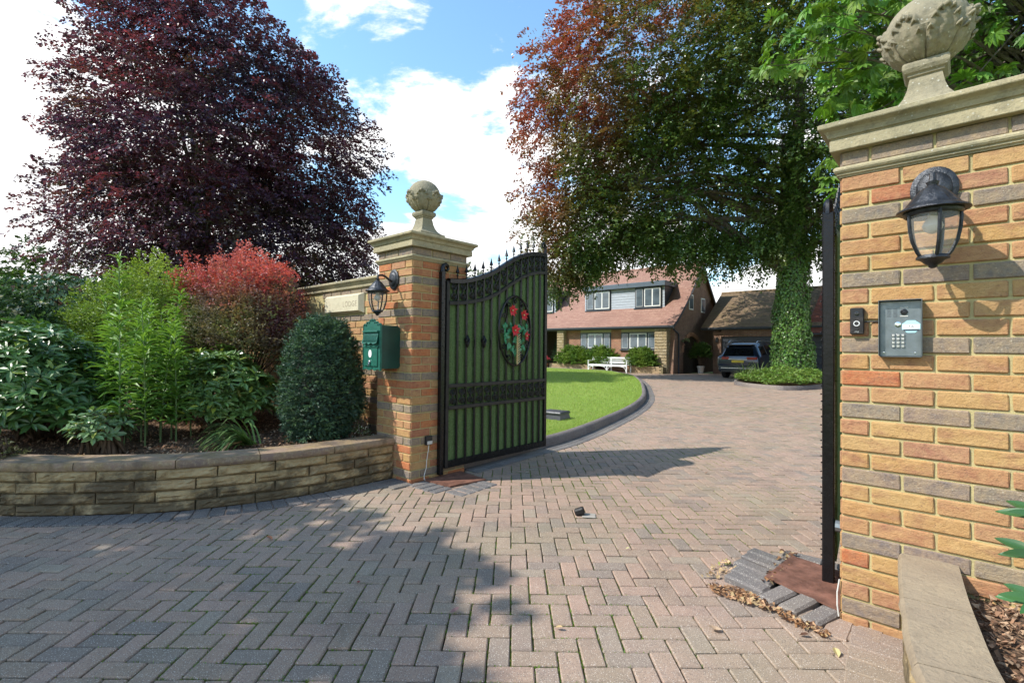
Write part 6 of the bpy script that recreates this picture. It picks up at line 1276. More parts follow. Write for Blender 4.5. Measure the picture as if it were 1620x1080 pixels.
def strap_plant(name, label, cat, base, n, length, w, col, spread=0.7, dirn=None, group=None, parent=None, zc=0.0):
    t = thing(name, label, cat, base, 0, group); V = []; F = []; C = []
    for k in range(n):
        a = rng.uniform(0, 2 * PI) if dirn is None else dirn + rng.normal(0, 0.55); L_ = length * rng.uniform(0.6, 1.15); el = rng.uniform(0.55, 1.35); p = np.array([rng.normal(0, 0.03), rng.normal(0, 0.03), zc]); d = np.array([math.cos(a) * math.cos(el) * spread * 1.6, math.sin(a) * math.cos(el) * spread * 1.6, math.sin(el)]); s_ = np.array([-math.sin(a), math.cos(a), 0]); m_ = 7; b0 = len(V); c = np.array(col) * rng.uniform(0.6, 1.35)
        for q in range(m_):
            t_ = q / (m_ - 1); ww = w * (1 - t_ ** 2.5) * 0.5 + 0.0006; V += [p - s_ * ww, p + s_ * ww]; C += [c, c]; d = d / np.linalg.norm(d); p = p + d * L_ / m_; d[2] -= 0.30 * (0.5 + t_) * (1.7 if dirn is not None else 1.0)
        F += [(b0 + 2 * q, b0 + 2 * q + 1, b0 + 2 * q + 3, b0 + 2 * q + 2) for q in range(m_ - 1)]
    np_mesh('leaves', np.array(V), np.array(F), M['blade'], t, np.array(C), True)['kind'] = 'stuff'; return t
for k, (x, y, h) in enumerate(((-2.35, 17.35, 1.0), (-2.0, 16.4, 0.75), (-1.75, 17.0, 1.15))):
    strap_plant('iris_clump', ('tall strappy clump leaning over the kerb beside the car', 'low arching strap-leaved clump at the front of the island', 'upright strap-leaved clump in front of the ivy trunk')[k], 'plant', (x, y, 0.12), 40, h, 0.035, (0.12, 0.17, 0.06), 0.55)

# distant trees
def bush(Pp): return colmix((0.030, 0.055, 0.014), (0.075, 0.12, 0.028), np.clip(noise3(Pp, 0.7, 3.0) * 0.5 + 0.5, 0, 1))
for k, (x, y, r, h, lb) in enumerate(((-33.5, 30.5, 4.0, 9.3, 'round green tree beyond the gate, left one of two'), (-29.5, 34.5, 4.4, 9.4, 'round green tree beyond the gate, right one of two'), (-40, 2, 5, 7.5, 'distant green tree under the left edge of the copper beech'), (-36, 11, 5, 6.5, 'distant green tree behind the trunk of the copper beech'), (-44, -10, 6, 7, 'distant tree at the far left of the picture'))):
    tree('distant_tree', lb, 'tree', (x, y, -0.1), [(x, y, h * 0.62, r, r, h * 0.38), (x + r * 0.4, y - r * 0.3, h * 0.5, r * 0.6, r * 0.6, h * 0.3), (x - r * 0.5, y + r * 0.2, h * 0.55, r * 0.6, r * 0.6, h * 0.28)], 900, 1.2, 22, 0.22, 0.15, bush, 'leaf', 0.3, (x, y, h * 0.8), 0.2, 0.6, None, 'trees beyond the garden', nlimb=10)
# horse chestnut behind the right pier: palmate leaves on long shoots
hc = thing('horse_chestnut_tree', 'bright green horse chestnut with big palmate leaves overhanging the right pier', 'tree')
hl = [(1.95, 5.25, 5.75, 0.55, 0.5, 0.55), (2.45, 5.7, 6.3, 0.8, 0.8, 0.6), (2.5, 5.9, 5.3, 0.5, 0.5, 0.5), (2.35, 5.7, 3.75, 0.28, 0.28, 0.55), (2.6, 6.3, 4.5, 0.45, 0.4, 0.5), (3.4, 7.2, 5.0, 1.0, 0.9, 0.9), (4.6, 8.4, 7.2, 3.0, 2.6, 2.4), (3.3, 6.9, 6.6, 1.6, 1.4, 1.2), (2.9, 6.9, 5.4, 0.9, 0.9, 0.7), (3.9, 8.6, 4.4, 1.5, 1.4, 1.4), (6.2, 9.5, 5.6, 2.6, 2.4, 2.6), (3.2, 8.6, 3.6, 0.9, 0.8, 0.5)]
O, A = shell(hl, 2600, 0.25)
gx_, gy_ = O[:, 0] + 0.6 * O[:, 2], O[:, 1] + 0.8 * O[:, 2]; k = (gx_ > 3.72 - 0.12 * (gy_ + 2.75)) & (gy_ > 6.5); O, A = O[k], A[k]
m = len(O); A = norm(A * 0.5 + unit(m) * 0.6 + np.array([-0.15, -0.2, -0.35])); PPs, DDs, UUs, LL, WW, CC = [], [], [], [], [], []
upv = norm(np.array([0, 0, 1.0])[None] + rng.normal(0, 0.35, (m, 3))); S = norm(np.cross(A, upv)); N = np.cross(S, A); cb_ = vary((0.115, 0.22, 0.028), m, 0.4, 0.15); lsz = rng.uniform(0.14, 0.24, m)
for q in range(7):
    an = (q - 3) * 0.50; d = A * math.cos(an) + S * math.sin(an) - N * 0.28; PPs.append(O + d * 0.012); DDs.append(d); UUs.append(N + rng.normal(0, 0.12, (m, 3))); l_ = lsz * (1 - 0.09 * abs(q - 3)); LL.append(l_); WW.append(l_ * 0.36); CC.append(cb_ * rng.uniform(0.85, 1.15, (m, 1)))
leaves('crown', np.concatenate(PPs), np.concatenate(DDs), np.concatenate(UUs), np.concatenate(LL), np.concatenate(WW), np.clip(np.concatenate(CC), 0.003, 1), M['leaf'], hc, 'ell')
b = MB(); r_ = random.Random(3); tb = [Vector((6.2, 9.8, -0.1)), Vector((6.1, 9.7, 2.5)), Vector((5.8, 9.4, 5)), Vector((5.2, 9.0, 7.5))]; b.tube(tb, [0.38, 0.30, 0.22, 0.12], 12)
for q in range(0, m, 9): e = Vector(O[q]); p0 = tb[1].lerp(tb[3], r_.random()); b.tube([p0, p0.lerp(e, 0.6) + Vector((0, 0, 0.35)), e], [0.05, 0.022, 0.006], 4)
b.build('trunk', M['bark'], hc, True, 60)

# street trees behind the photographer: they stand on the verge and throw the dappled shade over the entrance
def shade_tree(label, base, targets, top, lsz=0.13, sl_=0.45, dens=150):
    t = thing('verge_tree', label, 'tree'); lob = []
    for gx0, gy0, h, r, rz_ in targets: lob.append((gx0 - 0.6 * h, gy0 - 0.8 * h, h, r, r, rz_))
    O, A = shell(lob, int(dens * sum(l[3] ** 2 for l in lob)), 0.15); Pp, D, U, L_, W_ = sprays(O, unit(len(O)) + np.array([0, 0, -0.2]), rng.uniform(0.7, 1.3, len(O)) * sl_, 22, lsz, lsz * 0.65, 0.3)
    leaves('crown', Pp, D, U, L_, W_, np.clip(vary((0.05, 0.10, 0.02), len(Pp)), 0.003, 1), M['leaf'], t); woody('trunk', base, top, 0.25, lob, M['bark'], t, 22, 0.3, 0.5); return t
shade_tree('green verge tree behind the camera shading the entrance', (-3.6, -9.5, -0.1), [(1.42, -1.05, 5.0, 0.40, 0.35), (1.72, -1.30, 5.4, 0.38, 0.3), (1.32, -0.78, 5.2, 0.24, 0.2), (1.95, -1.80, 5.6, 0.45, 0.4), (1.22, -1.28, 4.6, 0.24, 0.25)], (-1.6, -6.2, 6.0), sl_=0.22, dens=260)
shade_tree('second green verge tree behind the camera to its left', (-6.5, -8.2, -0.1), [(-0.2, -2.25, 4.6, 0.75, 0.5), (-1.5, -3.2, 4.8, 0.9, 0.6), (0.55, -1.95, 5.0, 0.70, 0.5), (-0.2, -1.35, 4.4, 0.42, 0.3), (0.2, -3.2, 5.2, 1.3, 0.8), (-1.0, -2.35, 4.4, 0.32, 0.2), (1.2, -3.0, 5.4, 1.1, 0.7), (0.45, -1.3, 5.0, 0.30, 0.2)], (-3.6, -6.0, 5.6))

# ------------------------------------------------------------------ shrubs of the raised bed
def dome(c, r, n, inner=0.6, flat=0.0):
    d = unit(n); d[:, 2] = np.abs(d[:, 2]) * (1 - flat) - 0.15 * rng.uniform(0, 1, n); d = norm(d); rr = rng.uniform(inner ** 3, 1, n) ** (1 / 3)
    lump = 1 + 0.12 * noise3(d * 3 + np.array(c)[None] * 3, 1.0, 2.0)
    return np.array(c)[None] + d * (rr * lump)[:, None] * np.array(r)[None], d
def twigs(base, ends, parent, r0=0.014, mat='twig', nm='stems', bow=0.12):
    b_ = MB(); r_ = random.Random(5)
    for e in ends:
        e = Vector(e); b0 = Vector(base) + Vector((r_.gauss(0, 0.05), r_.gauss(0, 0.05), 0)); mid = b0.lerp(e, 0.55) + Vector((0, 0, bow)); b_.tube([b0, mid, e], [r0, r0 * 0.6, r0 * 0.25], 5)
    return b_.build(nm, M[mat], parent, True)
def whorl_shrub(label, c, r, nwh, lL, lW, col, cat='shrub', name='rhododendron', nleaf=8, base=None, mat='leaf_gloss', inner=0.6, tilt=0.25, floor=0.36, filt=None, group=None):
    t = thing(name, label, cat, (0, 0, 0), 0, group); O, Dn = dome(c, r, nwh, inner); k = O[:, 2] > floor
    if filt is not None: k &= filt(O)
    O, Dn = O[k], Dn[k]; m = len(O); ax = norm(Dn * 0.7 + np.array([0, 0, 0.7]) + rng.normal(0, 0.25, (m, 3))); S = norm(np.cross(ax, unit(m))); T2 = np.cross(ax, S); ctint = rng.uniform(0.75, 1.25, (m, 1)); P_, D_, U_, L_, W_, C_ = [], [], [], [], [], []
    for q in range(nleaf):
        an = 2 * PI * q / nleaf + rng.normal(0, 0.25, m); rad = S * np.cos(an)[:, None] + T2 * np.sin(an)[:, None]; d = rad + ax * (tilt + rng.normal(0, 0.22, (m, 1))); P_.append(O + rad * 0.006 + ax * rng.uniform(-0.02, 0.01, (m, 1))); D_.append(d); U_.append(ax + rad * -0.1 + rng.normal(0, 0.12, (m, 3)))
        s_ = rng.uniform(0.65, 1.1, m); L_.append(s_ * lL); W_.append(s_ * lW); cc_ = np.array(col)[None] * ctint * rng.uniform(0.75, 1.3, (m, 1)); fr = (rng.uniform(0, 1, (m, 1)) > 0.93); C_.append(np.where(fr, cc_ * np.array((2.4, 1.6, 0.9)), cc_))
    leaves('leaves', np.concatenate(P_), np.concatenate(D_), np.concatenate(U_), np.concatenate(L_), np.concatenate(W_), np.clip(np.concatenate(C_), 0.003, 1), M[mat], t, 'ell')['kind'] = 'stuff'
    twigs(base or (c[0], c[1], floor), O[::max(1, m // 45)], t); return t
whorl_shrub('big dark rhododendron filling the left end of the raised bed', (-2.85, -2.32, 0.62), (0.98, 0.62, 0.82), 1250, 0.125, 0.044, (0.080, 0.165, 0.045), inner=0.55, base=(-2.8, -2.3, 0.34))
whorl_shrub('low rhododendron with pale-tipped leaves between the lilies and the yew', (-2.12, -0.92, 0.62), (0.60, 0.50, 0.60), 560, 0.108, 0.042, (0.125, 0.215, 0.055), inner=0.6, base=(-2.1, -0.9, 0.34))
whorl_shrub('young azalea shoot with rounded leaves at the foot of the lilies', (-1.52, -1.98, 0.52), (0.20, 0.22, 0.22), 75, 0.080, 0.038, (0.12, 0.20, 0.075), name='azalea', nleaf=6, inner=0.4, base=(-1.5, -1.95, 0.34))
# lilies
def lily(label, x, y, h, lean, group=None):
    t = thing('lily_plant', label, 'lily', (x, y, 0.33), 0, group); n = int(h * 88); u_ = rng.uniform(0.10, 1, n) ** 0.85; z = u_ * h; px_ = lean[0] * u_ ** 1.7; py_ = lean[1] * u_ ** 1.7; a = np.arange(n) * 2.4 + rng.normal(0, 0.3, n)
    Pp = np.stack([px_, py_, z], 1); el = 0.35 + 0.55 * u_ + rng.normal(0, 0.16, n) - 0.25; D = np.stack([np.cos(a) * np.cos(el), np.sin(a) * np.cos(el), np.sin(el)], 1); U = np.array([0, 0, 1.0])[None] + rng.normal(0, 0.15, (n, 3)) + 1e-3
    top = np.clip((u_ - 0.93) / 0.07, 0, 1); L_ = (0.185 * np.interp(u_, [0, 0.2, 0.6, 1], [0.7, 1, 0.95, 0.5])) * rng.uniform(0.8, 1.15, n); c = colmix((0.10, 0.22, 0.040), (0.19, 0.33, 0.055), u_) * rng.uniform(0.8, 1.25, (n, 1))
    leaves('leaves', Pp, D, U, L_, L_ * 0.19, c, M['leaf'], t, 'lance')['kind'] = 'stuff'
    b_ = MB(); b_.tube([(lean[0] * v ** 1.7, lean[1] * v ** 1.7, h * v) for v in np.linspace(0, 1, 8)], [0.008 - 0.005 * v for v in np.linspace(0, 1, 8)], 6); b_.build('stem', M['green_stem'], t, True); return t
lily('tallest lily stem, rising in front of the other lilies', -1.50, -1.87, 1.66, (-0.06, -0.02))
for k, (x, y, h) in enumerate(((-1.66, -1.66, 1.30), (-1.78, -1.52, 1.42), (-1.92, -1.40, 1.22), (-1.84, -1.78, 1.15), (-2.02, -1.62, 1.34), (-2.16, -1.44, 1.25), (-1.68, -1.42, 1.12), (-2.26, -1.72, 1.38), (-2.38, -1.5, 1.22), (-1.98, -1.22, 1.10), (-2.12, -1.9, 1.20))):
    lily('green lily stem standing in the clump behind the tallest lily', x, y, h, (rng.normal(0, 0.08), rng.normal(0, 0.08)), 'lily stems in the clump')
# fine-leaved shrubs
def spray_shrub(name, label, cat, c, r, nsp, slen, nl, lL, lW, colfn, mat='leaf', droop=0.2, base=None, inner=0.45, floor=0.36, arch=0.35, spread=0.22):
    t = thing(name, label, cat); O, Dn = dome(c, r, nsp, inner); k = O[:, 2] > floor; O, Dn = O[k], Dn[k]; A = Dn * 0.8 + np.array([0, 0, arch]) + unit(len(O)) * 0.3
    Pp, D, U, L_, W_ = sprays(O, A, rng.uniform(0.5, 1.2, len(O)) * slen, nl, lL, lW, droop, spread, 0.8); c_ = np.clip(colfn(Pp) * rng.uniform(0.7, 1.35, (len(Pp), 1)), 0.003, 1)
    leaves('leaves', Pp, D, U, L_, W_, c_, M[mat], t)['kind'] = 'stuff'; twigs(base or (c[0], c[1], 0.34), O[::max(1, len(O) // 50)], t); return t
def redc(Pp):
    f = np.clip((Pp[:, 2] + 0.25 * np.hypot(Pp[:, 0] + 2.8, Pp[:, 1] + 0.46) - 1.72) / 0.75 + noise3(Pp, 3.0, 1.0) * 0.65, 0, 1); g = np.clip(noise3(Pp, 4.0, 5.0) * 0.5 + 0.5, 0, 1); low_ = colmix((0.17, 0.075, 0.095), (0.15, 0.185, 0.065), g); return low_ * (1 - f[:, None]) + np.array((0.50, 0.115, 0.110))[None] * f[:, None]
spray_shrub('barberry', 'barberry with glowing red top over purple-green leaves against the wall', 'shrub', (-2.92, -0.46, 1.15), (1.08, 0.56, 0.98), 2800, 0.40, 25, 0.030, 0.020, redc, 'leaf', 0.10, (-2.9, -0.45, 0.34), 0.5, arch=0.9, spread=0.13)
ns_ = 150; a_ = rng.uniform(0, 2 * PI, ns_); O_ = np.stack([-3.0 + 0.85 * np.cos(a_) * rng.uniform(0.1, 1, ns_) ** 0.5, -0.46 + 0.45 * np.sin(a_) * rng.uniform(0.1, 1, ns_) ** 0.5, rng.uniform(1.65, 2.0, ns_)], 1); A_ = np.stack([np.cos(a_) * 0.9, np.sin(a_) * 0.5, rng.uniform(0.5, 1.3, ns_)], 1)
Pp, D, U, L_, W_ = sprays(O_, A_, rng.uniform(0.35, 0.72, ns_), 44, 0.030, 0.020, 0.35, 0.07, 0.8); leaves('stray_shoots', Pp, D, U, L_, W_, np.clip(vary((0.50, 0.10, 0.10), len(Pp), 0.3), 0.003, 1), M['leaf'], [o for o in COL.objects if o.name.startswith('barberry')][0])['kind'] = 'stuff'
spray_shrub('spiraea', 'yellow-green fine-leaved shrub behind the lilies', 'shrub', (-4.45, -1.05, 1.05), (1.15, 0.85, 1.15), 1500, 0.28, 28, 0.045, 0.020, lambda p: colmix((0.11, 0.20, 0.030), (0.23, 0.31, 0.050), np.clip((p[:, 2] - 1.2) / 1.0 + noise3(p, 3.0) * 0.3, 0, 1)), 'leaf', 0.12, inner=0.5, arch=0.7)
spray_shrub('spiraea', 'second yellow-green shrub squeezed between the lilies and the barberry', 'shrub', (-3.35, -1.05, 0.95), (0.55, 0.45, 1.0), 900, 0.26, 28, 0.040, 0.019, lambda p: colmix((0.11, 0.20, 0.030), (0.22, 0.30, 0.050), np.clip((p[:, 2] - 1.2) / 1.0 + noise3(p, 3.0) * 0.3, 0, 1)), 'leaf', 0.12, inner=0.5, arch=0.7)
# clipped yew
yw = thing('clipped_yew', 'dark clipped yew dome standing left of the post box', 'yew'); n = 5200
d = unit(n); yc = np.array((-0.985, -0.36, 0.86)); d[:, 2] = np.where(d[:, 2] < -0.75, -d[:, 2], d[:, 2]); sq = np.abs(d); f = 1 / (sq[:, 0] ** 2.4 + sq[:, 1] ** 2.4 + sq[:, 2] ** 2.6) ** (1 / 2.5); lump = 1 + 0.07 * noise3(d * 4, 1.3, 3.0) + 0.03 * noise3(d * 11, 1.3, 5.0)
taper = np.interp(d[:, 2], [-1, -0.2, 1], [0.92, 1.0, 0.92]); O = yc + d * f[:, None] * lump[:, None] * taper[:, None] * np.array((0.325, 0.32, 0.66)) * rng.uniform(0.86, 1.0, (n, 1)); k = O[:, 2] > 0.36; O, d = O[k], d[k]
A = d * 0.8 + np.array([0, 0, 0.45]) + unit(len(O)) * 0.35; Pp, D, U, L_, W_ = sprays(O, A, rng.uniform(0.035, 0.12, len(O)) , 13, 0.032, 0.0095, 0.1, 0.32, 0.6); fr = rng.uniform(0, 1, (len(O), 1)) > 0.68
c = np.repeat(np.where(fr, np.array((0.115, 0.20, 0.085)), np.array((0.050, 0.100, 0.060))) * rng.uniform(0.7, 1.3, (len(O), 1)), 13, 0); leaves('needles', Pp, D, U, L_, W_, c, M['needle'], yw)['kind'] = 'stuff'
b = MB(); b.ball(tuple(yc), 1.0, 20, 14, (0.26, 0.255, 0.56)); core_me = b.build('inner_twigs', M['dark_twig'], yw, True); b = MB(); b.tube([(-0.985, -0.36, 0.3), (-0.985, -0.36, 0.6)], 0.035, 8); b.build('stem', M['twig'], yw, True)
# small things in the bed
strap_plant('grass_clump', 'flopped clump of long green leaves hanging over the coping', 'plant', (-1.03, -1.02, 0.36), 120, 0.58, 0.015, (0.16, 0.26, 0.075), 1.0, math.atan2(-0.9, -0.35))
spray_shrub('heather', 'low heather tuft at the left end of the coping', 'plant', (-1.72, -2.62, 0.36), (0.22, 0.18, 0.10), 90, 0.09, 16, 0.018, 0.008, lambda p: colmix((0.09, 0.12, 0.04), (0.16, 0.15, 0.07), rng.uniform(0, 1, len(p))), inner=0.2, floor=0.35)
spray_shrub('alyssum', 'small white-flowered plant at the foot of the yew and pier', 'plant', (-0.72, -0.10, 0.36), (0.14, 0.09, 0.12), 80, 0.08, 14, 0.016, 0.012, lambda p: np.where(rng.uniform(0, 1, (len(p), 1)) > 0.72, np.array((0.62, 0.62, 0.55)), np.array((0.07, 0.13, 0.03))), inner=0.2, floor=0.34)
spray_shrub('viburnum', 'grey-green shrub with white flower heads at the far left', 'shrub', (-4.75, -2.5, 0.95), (0.75, 0.55, 0.85), 900, 0.24, 26, 0.050, 0.030, lambda p: np.where((noise3(p, 6.0, 2.0)[:, None] > 0.75) & (p[:, 2:3] > 1.35), np.array((0.60, 0.60, 0.55)), colmix((0.04, 0.085, 0.04), (0.07, 0.13, 0.05), rng.uniform(0, 1, len(p)))))
# creeping green over the pier-side soil in the bed: fallen leaves and straw
def fallen(name, label, cat, xy, z, size, col, rz, curl=0.25, group=None, kind_='ell'):
    T, F0 = LEAF[kind_]; V = T.copy() * np.array([size, size * 0.6, size]); V[:, 2] *= 2.5; V[:, 2] += 0.004 + curl * size * ((T[:, 0] - 0.5) ** 2) * 2
    c_, s_ = math.cos(rz), math.sin(rz); V2 = V.copy(); V2[:, 0] = V[:, 0] * c_ - V[:, 1] * s_; V2[:, 1] = V[:, 0] * s_ + V[:, 1] * c_
    o = np_mesh(name, V2, F0, M['dead'], None, np.repeat(np.array([col]), len(V2), 0)); o.location = (xy[0], xy[1], z + 0.004); return tag(o, label, cat, group)
drk, brn, tan, red = (0.10, 0.05, 0.03), (0.26, 0.13, 0.06), (0.46, 0.33, 0.17), (0.28, 0.05, 0.04)
FL = [((1.97, -1.16), 0.050, (0.30, 0.17, 0.15), 'folded pinkish leaf lying in the shade near the bottom edge'), ((1.40, -1.35), 0.036, red, 'small dark red leaf in the shaded paving'), ((0.40, -1.42), 0.055, (0.34, 0.15, 0.08), 'curled orange leaf on the shaded paving below the retaining wall'),
      ((2.90, -0.52), 0.062, (0.50, 0.36, 0.24), 'pale tan leaf on the paving left of the right pier'), ((2.75, 0.05), 0.035, tan, 'tan leaf by the left end of the grey setts'), ((2.20, 0.05), 0.026, (0.55, 0.50, 0.25), 'small yellow leaf in the middle of the paving'), ((2.42, -0.95), 0.035, tan, 'curled tan leaf on sunlit paving near the bottom of the picture'),
      ((1.85, 2.3), 0.035, brn, 'brown leaf alone on the sunlit drive'), ((0.45, 1.32), 0.060, (0.40, 0.24, 0.08), 'orange leaf in the shade at the foot of the open gate'), ((0.52, 1.02), 0.030, (0.50, 0.48, 0.42), 'white scrap lying in the shade by the gate'), ((3.34, -0.30), 0.050, (0.50, 0.42, 0.20), 'yellow leaf against the low wall at the right pier'), ((3.24, -0.26), 0.040, drk, 'dark brown leaf by the foot of the right pier')]
for (xy, sz, col, lb) in FL: fallen('fallen_leaf', lb, 'leaf', xy, 0.002, sz, col, random.uniform(0, 6.28), random.uniform(0.2, 0.7))
chips('leaf_litter', [(2.74, -0.10), (2.80, -0.17), (3.02, -0.16), (3.30, -0.24), (3.31, -0.18), (3.05, -0.08), (2.86, -0.02)], 420, 0.002, 'drift of dry tan leaves against the raised grey setts', None, (tan, (0.45, 0.27, 0.15), brn, (0.36, 0.20, 0.10), drk), (0.010, 0.030))
chips('leaf_litter', [(2.95, 0.10), (3.0, 0.10), (3.02, 0.62), (2.92, 0.66)], 70, 0.022, 'dry brown leaves caught in the gap beside the rusty plate', None, (tan, brn, drk), (0.015, 0.035))
chips('leaf_litter', [(2.66, -0.02), (2.76, -0.04), (2.80, 0.25), (2.70, 0.30)], 60, 0.004, 'scatter of tan leaf scraps left of the grey setts', None, (tan, (0.55, 0.36, 0.2), (0.2, 0.25, 0.05)), (0.012, 0.03))
chips('leaf_litter', [tuple(p - nn * 0.02) for p, nn in zip(WALL[::8], WN[::8])] + [tuple(p - nn * 0.07) for p, nn in zip(WALL[::-8], WN[::-8])], 260, 0.010, 'crumbs of dry leaf along the foot of the retaining wall', None, (tan, brn, drk), (0.008, 0.02))
b = MB(); b.tube([(-0.98, -1.10, 0.40), (-0.93, -1.22, 0.405), (-0.80, -1.30, 0.385), (-0.735, -1.36, 0.33), (-0.70, -1.37, 0.26)], [0.008, 0.010, 0.009, 0.007, 0.003], 6); tag(b.build('dead_stem', M['straw'], None, True), 'dry straw-coloured leaf hanging over the coping', 'leaf')
# ivy-clad wall at the far left
iw = thing('ivy_wall', 'wall smothered in dark glossy ivy at the far left', 'wall'); a0, a1 = Vector((-10.3, -3.3, 0)), Vector((-7.9, -1.1, 0)); dd_ = (a1 - a0).normalized(); nn_ = Vector((dd_.y, -dd_.x, 0)); n = 9000
b = MB(); b.box((0, -0.12, -0.1), ((a1 - a0).length, 0.12, 2.30), Matrix.Translation(a0) @ Matrix.Rotation(math.atan2(dd_.y, dd_.x), 4, 'Z')); b.build('brickwork', M['wall_gable'], iw)
u_ = rng.uniform(-0.02, 1.03, n); z = rng.uniform(0.3, 2.5, n); sd = rng.normal(0, 1, n) > -0.6; off = np.where(sd, 0.16, -0.16) + 0.07 * noise3(np.stack([u_ * 3, z, z], 1), 1.5) + rng.uniform(-0.05, 0.05, n); topm = z > 2.28; off = np.where(topm, rng.uniform(-0.26, 0.26, n), off)
Pp = np.stack([a0.x + (a1.x - a0.x) * u_ + nn_.x * off, a0.y + (a1.y - a0.y) * u_ + nn_.y * off, z + 0.06 * np.sin(u_ * 19)], 1); U = np.array(nn_)[None] * np.sign(off)[:, None] + rng.normal(0, 0.35, (n, 3)) + np.array([0, 0, 0.5]) + topm[:, None] * np.array([0, 0, 1.0]); D = np.cross(U, unit(n)) * 0.6 + np.array([0, 0, -0.6]); sz = rng.uniform(0.06, 0.11, n)
leaves('ivy', Pp, D, U, sz, sz * 0.9, np.clip(vary((0.050, 0.105, 0.034), n, 0.4), 0.003, 1), M['leaf_gloss'], iw)['kind'] = 'stuff'
# laurel shoot in the right-hand bed
ls = thing('laurel_shoot', 'laurel shoots with long green leaves poking in at the lower right edge', 'shrub', (0, 0, 0)); Pn, Dn_, Un, Ln, Wn = [], [], [], [], []
tips = [((3.915, -0.67, 0.775), (-0.75, 0.10, 0.05)), ((3.905, -0.66, 0.66), (-0.8, -0.1, 0.0)), ((3.90, -0.70, 0.545), (-0.8, 0.05, -0.05)), ((4.15, -0.72, 0.86), (0, 0, 1)), ((4.25, -0.85, 0.72), (-0.3, -0.6, 0.6)), ((4.15, -0.42, 0.74), (-0.2, 0.5, 0.7))]
for tp, dr_ in tips:
    dv = Vector(dr_).normalized(); s_ = dv.cross(Vector((0, 0, 1))).normalized() if abs(dv.z) < 0.95 else Vector((1, 0, 0)); u3 = s_.cross(dv)
    for q in range(5):
        an = (q - 2) * 0.55; d = dv * math.cos(an) + s_ * math.sin(an) + Vector((0, 0, -0.08 + 0.1 * random.random())) + u3 * (0.25 * (q % 2)); Pn.append(Vector(tp)); Dn_.append(d); Un.append((u3 if dv.z < 0.9 else Vector((0.2, 0, 1))) * 0.4 + Vector((random.gauss(-0.05, .1), random.gauss(-0.75, .1), 0.65))); l_ = random.uniform(0.085, 0.125) * (1 if abs(q - 2) < 2 else 0.8); Ln.append(l_); Wn.append(l_ * 0.33)
n = len(Pn); leaves('leaves', np.array([list(v) for v in Pn]), np.array([list(v) for v in Dn_]), np.array([list(v) for v in Un]), np.array(Ln), np.array(Wn), vary((0.05, 0.125, 0.038), n, 0.3), M['leaf_gloss'], ls, 'smooth')['kind'] = 'stuff'
b = MB()
for tp, dr_ in tips: b.tube([(4.10, -0.7, 0.26), ((4.10 + tp[0]) / 2 + 0.06, (tp[1] - 0.7) / 2, 0.26 + (tp[2] - 0.26) * 0.6), tp], [0.010, 0.007, 0.004], 6)
b.build('stems', M['green_stem'], ls, True)

# ------------------------------------------------------------------ plants at the house
def fleaf(c1, c2): return lambda p: colmix(c1, c2, np.clip(noise3(p, 2.5) * 0.5 + 0.5, 0, 1))
for k, (x, rx, lb) in enumerate(((-13.6, 1.25, 'long green shrub in the planter under the left ground-floor window'), (-11.7, 0.95, 'yellowish green shrub behind the left half of the white bench'), (-9.15, 0.85, 'round green shrub in the planter right of the white bench'))):
    spray_shrub('planter_shrub', lb, 'shrub', (x, 22.05, 0.45), (rx, 0.34, 0.88 if k < 2 else 0.80), 700, 0.30, 22, 0.085, 0.055, fleaf((0.09, 0.18, 0.03), (0.20, 0.29, 0.05)), 'leaf', 0.2, (x, 22.0, 0.3), 0.4, 0.2)
pc = spray_shrub('potted_conifer', 'dark conical conifer in a pot in the porch shade', 'potted plant', (-15.5, 23.3, 0.75), (0.42, 0.42, 1.25), 420, 0.22, 22, 0.06, 0.035, fleaf((0.02, 0.055, 0.025), (0.04, 0.09, 0.035)), 'leaf', 0.1, (-15.5, 23.3, 0.4), 0.3, 0.5)
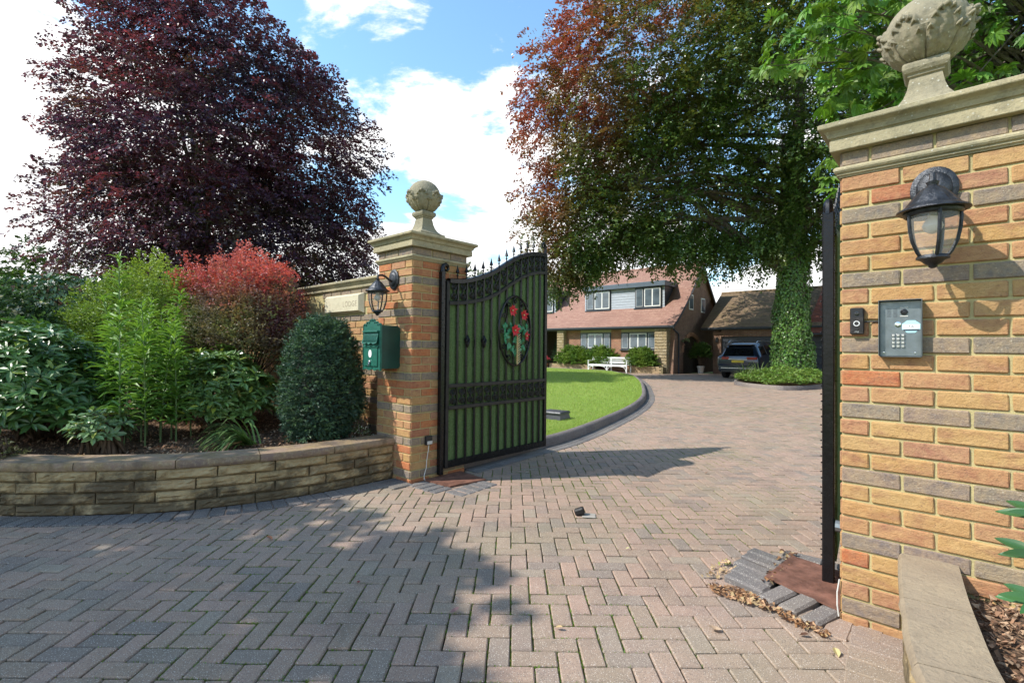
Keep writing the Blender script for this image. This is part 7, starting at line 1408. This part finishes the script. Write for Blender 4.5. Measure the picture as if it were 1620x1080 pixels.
b = MB(); b.lathe([(0.16, 0), (0.20, 0.30), (0.23, 0.33), (0.23, 0.40), (0.19, 0.40)], 18, Matrix.Translation((-15.5, 23.3, 0))); b.build('pot', M['pot_white'], pc, True, 40)
pf = spray_shrub('potted_flowers', 'pink flowers in a terracotta pot beside the porch pier', 'potted plant', (-15.55, 21.75, 0.50), (0.24, 0.24, 0.26), 110, 0.14, 18, 0.05, 0.04, lambda p: np.where((p[:, 2:3] > 0.58), np.array((0.62, 0.10, 0.16)), np.array((0.05, 0.11, 0.03))), 'leaf', 0.1, (-15.55, 21.75, 0.3), 0.3, 0.3)
b = MB(); b.lathe([(0.12, 0), (0.17, 0.28), (0.19, 0.30), (0.19, 0.36), (0.16, 0.36)], 18, Matrix.Translation((-15.55, 21.75, 0))); b.build('pot', M['terracotta'], pf, True, 40)
po = spray_shrub('potted_shrub', 'leafy shrub in a pale pot between the arch and the garage', 'potted plant', (-6.65, 24.1, 0.95), (0.42, 0.35, 0.62), 330, 0.24, 18, 0.10, 0.06, fleaf((0.05, 0.11, 0.02), (0.11, 0.17, 0.03)), 'leaf', 0.2, (-6.65, 24.1, 0.4), 0.35, 0.4)
b = MB(); b.lathe([(0.14, 0), (0.18, 0.32), (0.21, 0.35), (0.21, 0.42), (0.17, 0.42)], 18, Matrix.Translation((-6.65, 24.1, 0))); b.build('pot', M['pot_white'], po, True, 40)
hb_ = spray_shrub('hanging_basket', 'small hanging basket of pale flowers on the gable wall', 'hanging basket', (-7.2, 23.45, 1.72), (0.17, 0.17, 0.15), 70, 0.10, 14, 0.04, 0.03, lambda p: np.where(rng.uniform(0, 1, (len(p), 1)) > 0.6, np.array((0.5, 0.5, 0.30)), np.array((0.07, 0.14, 0.03))), 'leaf', 0.3, (-7.2, 23.45, 1.65), 0.2, 1.5)
b = MB(); b.lathe([(0.02, 1.56), (0.11, 1.62), (0.14, 1.72), (0.13, 1.72)], 14, Matrix.Translation((-7.2, 23.45, 0))); b.tube([(-7.2, 23.45, 1.72), (-7.2, 23.45, 2.05), (-7.38, 23.45, 2.08)], 0.01, 5); b.build('bracket', M['iron_dusty'], hb_, True, 40)
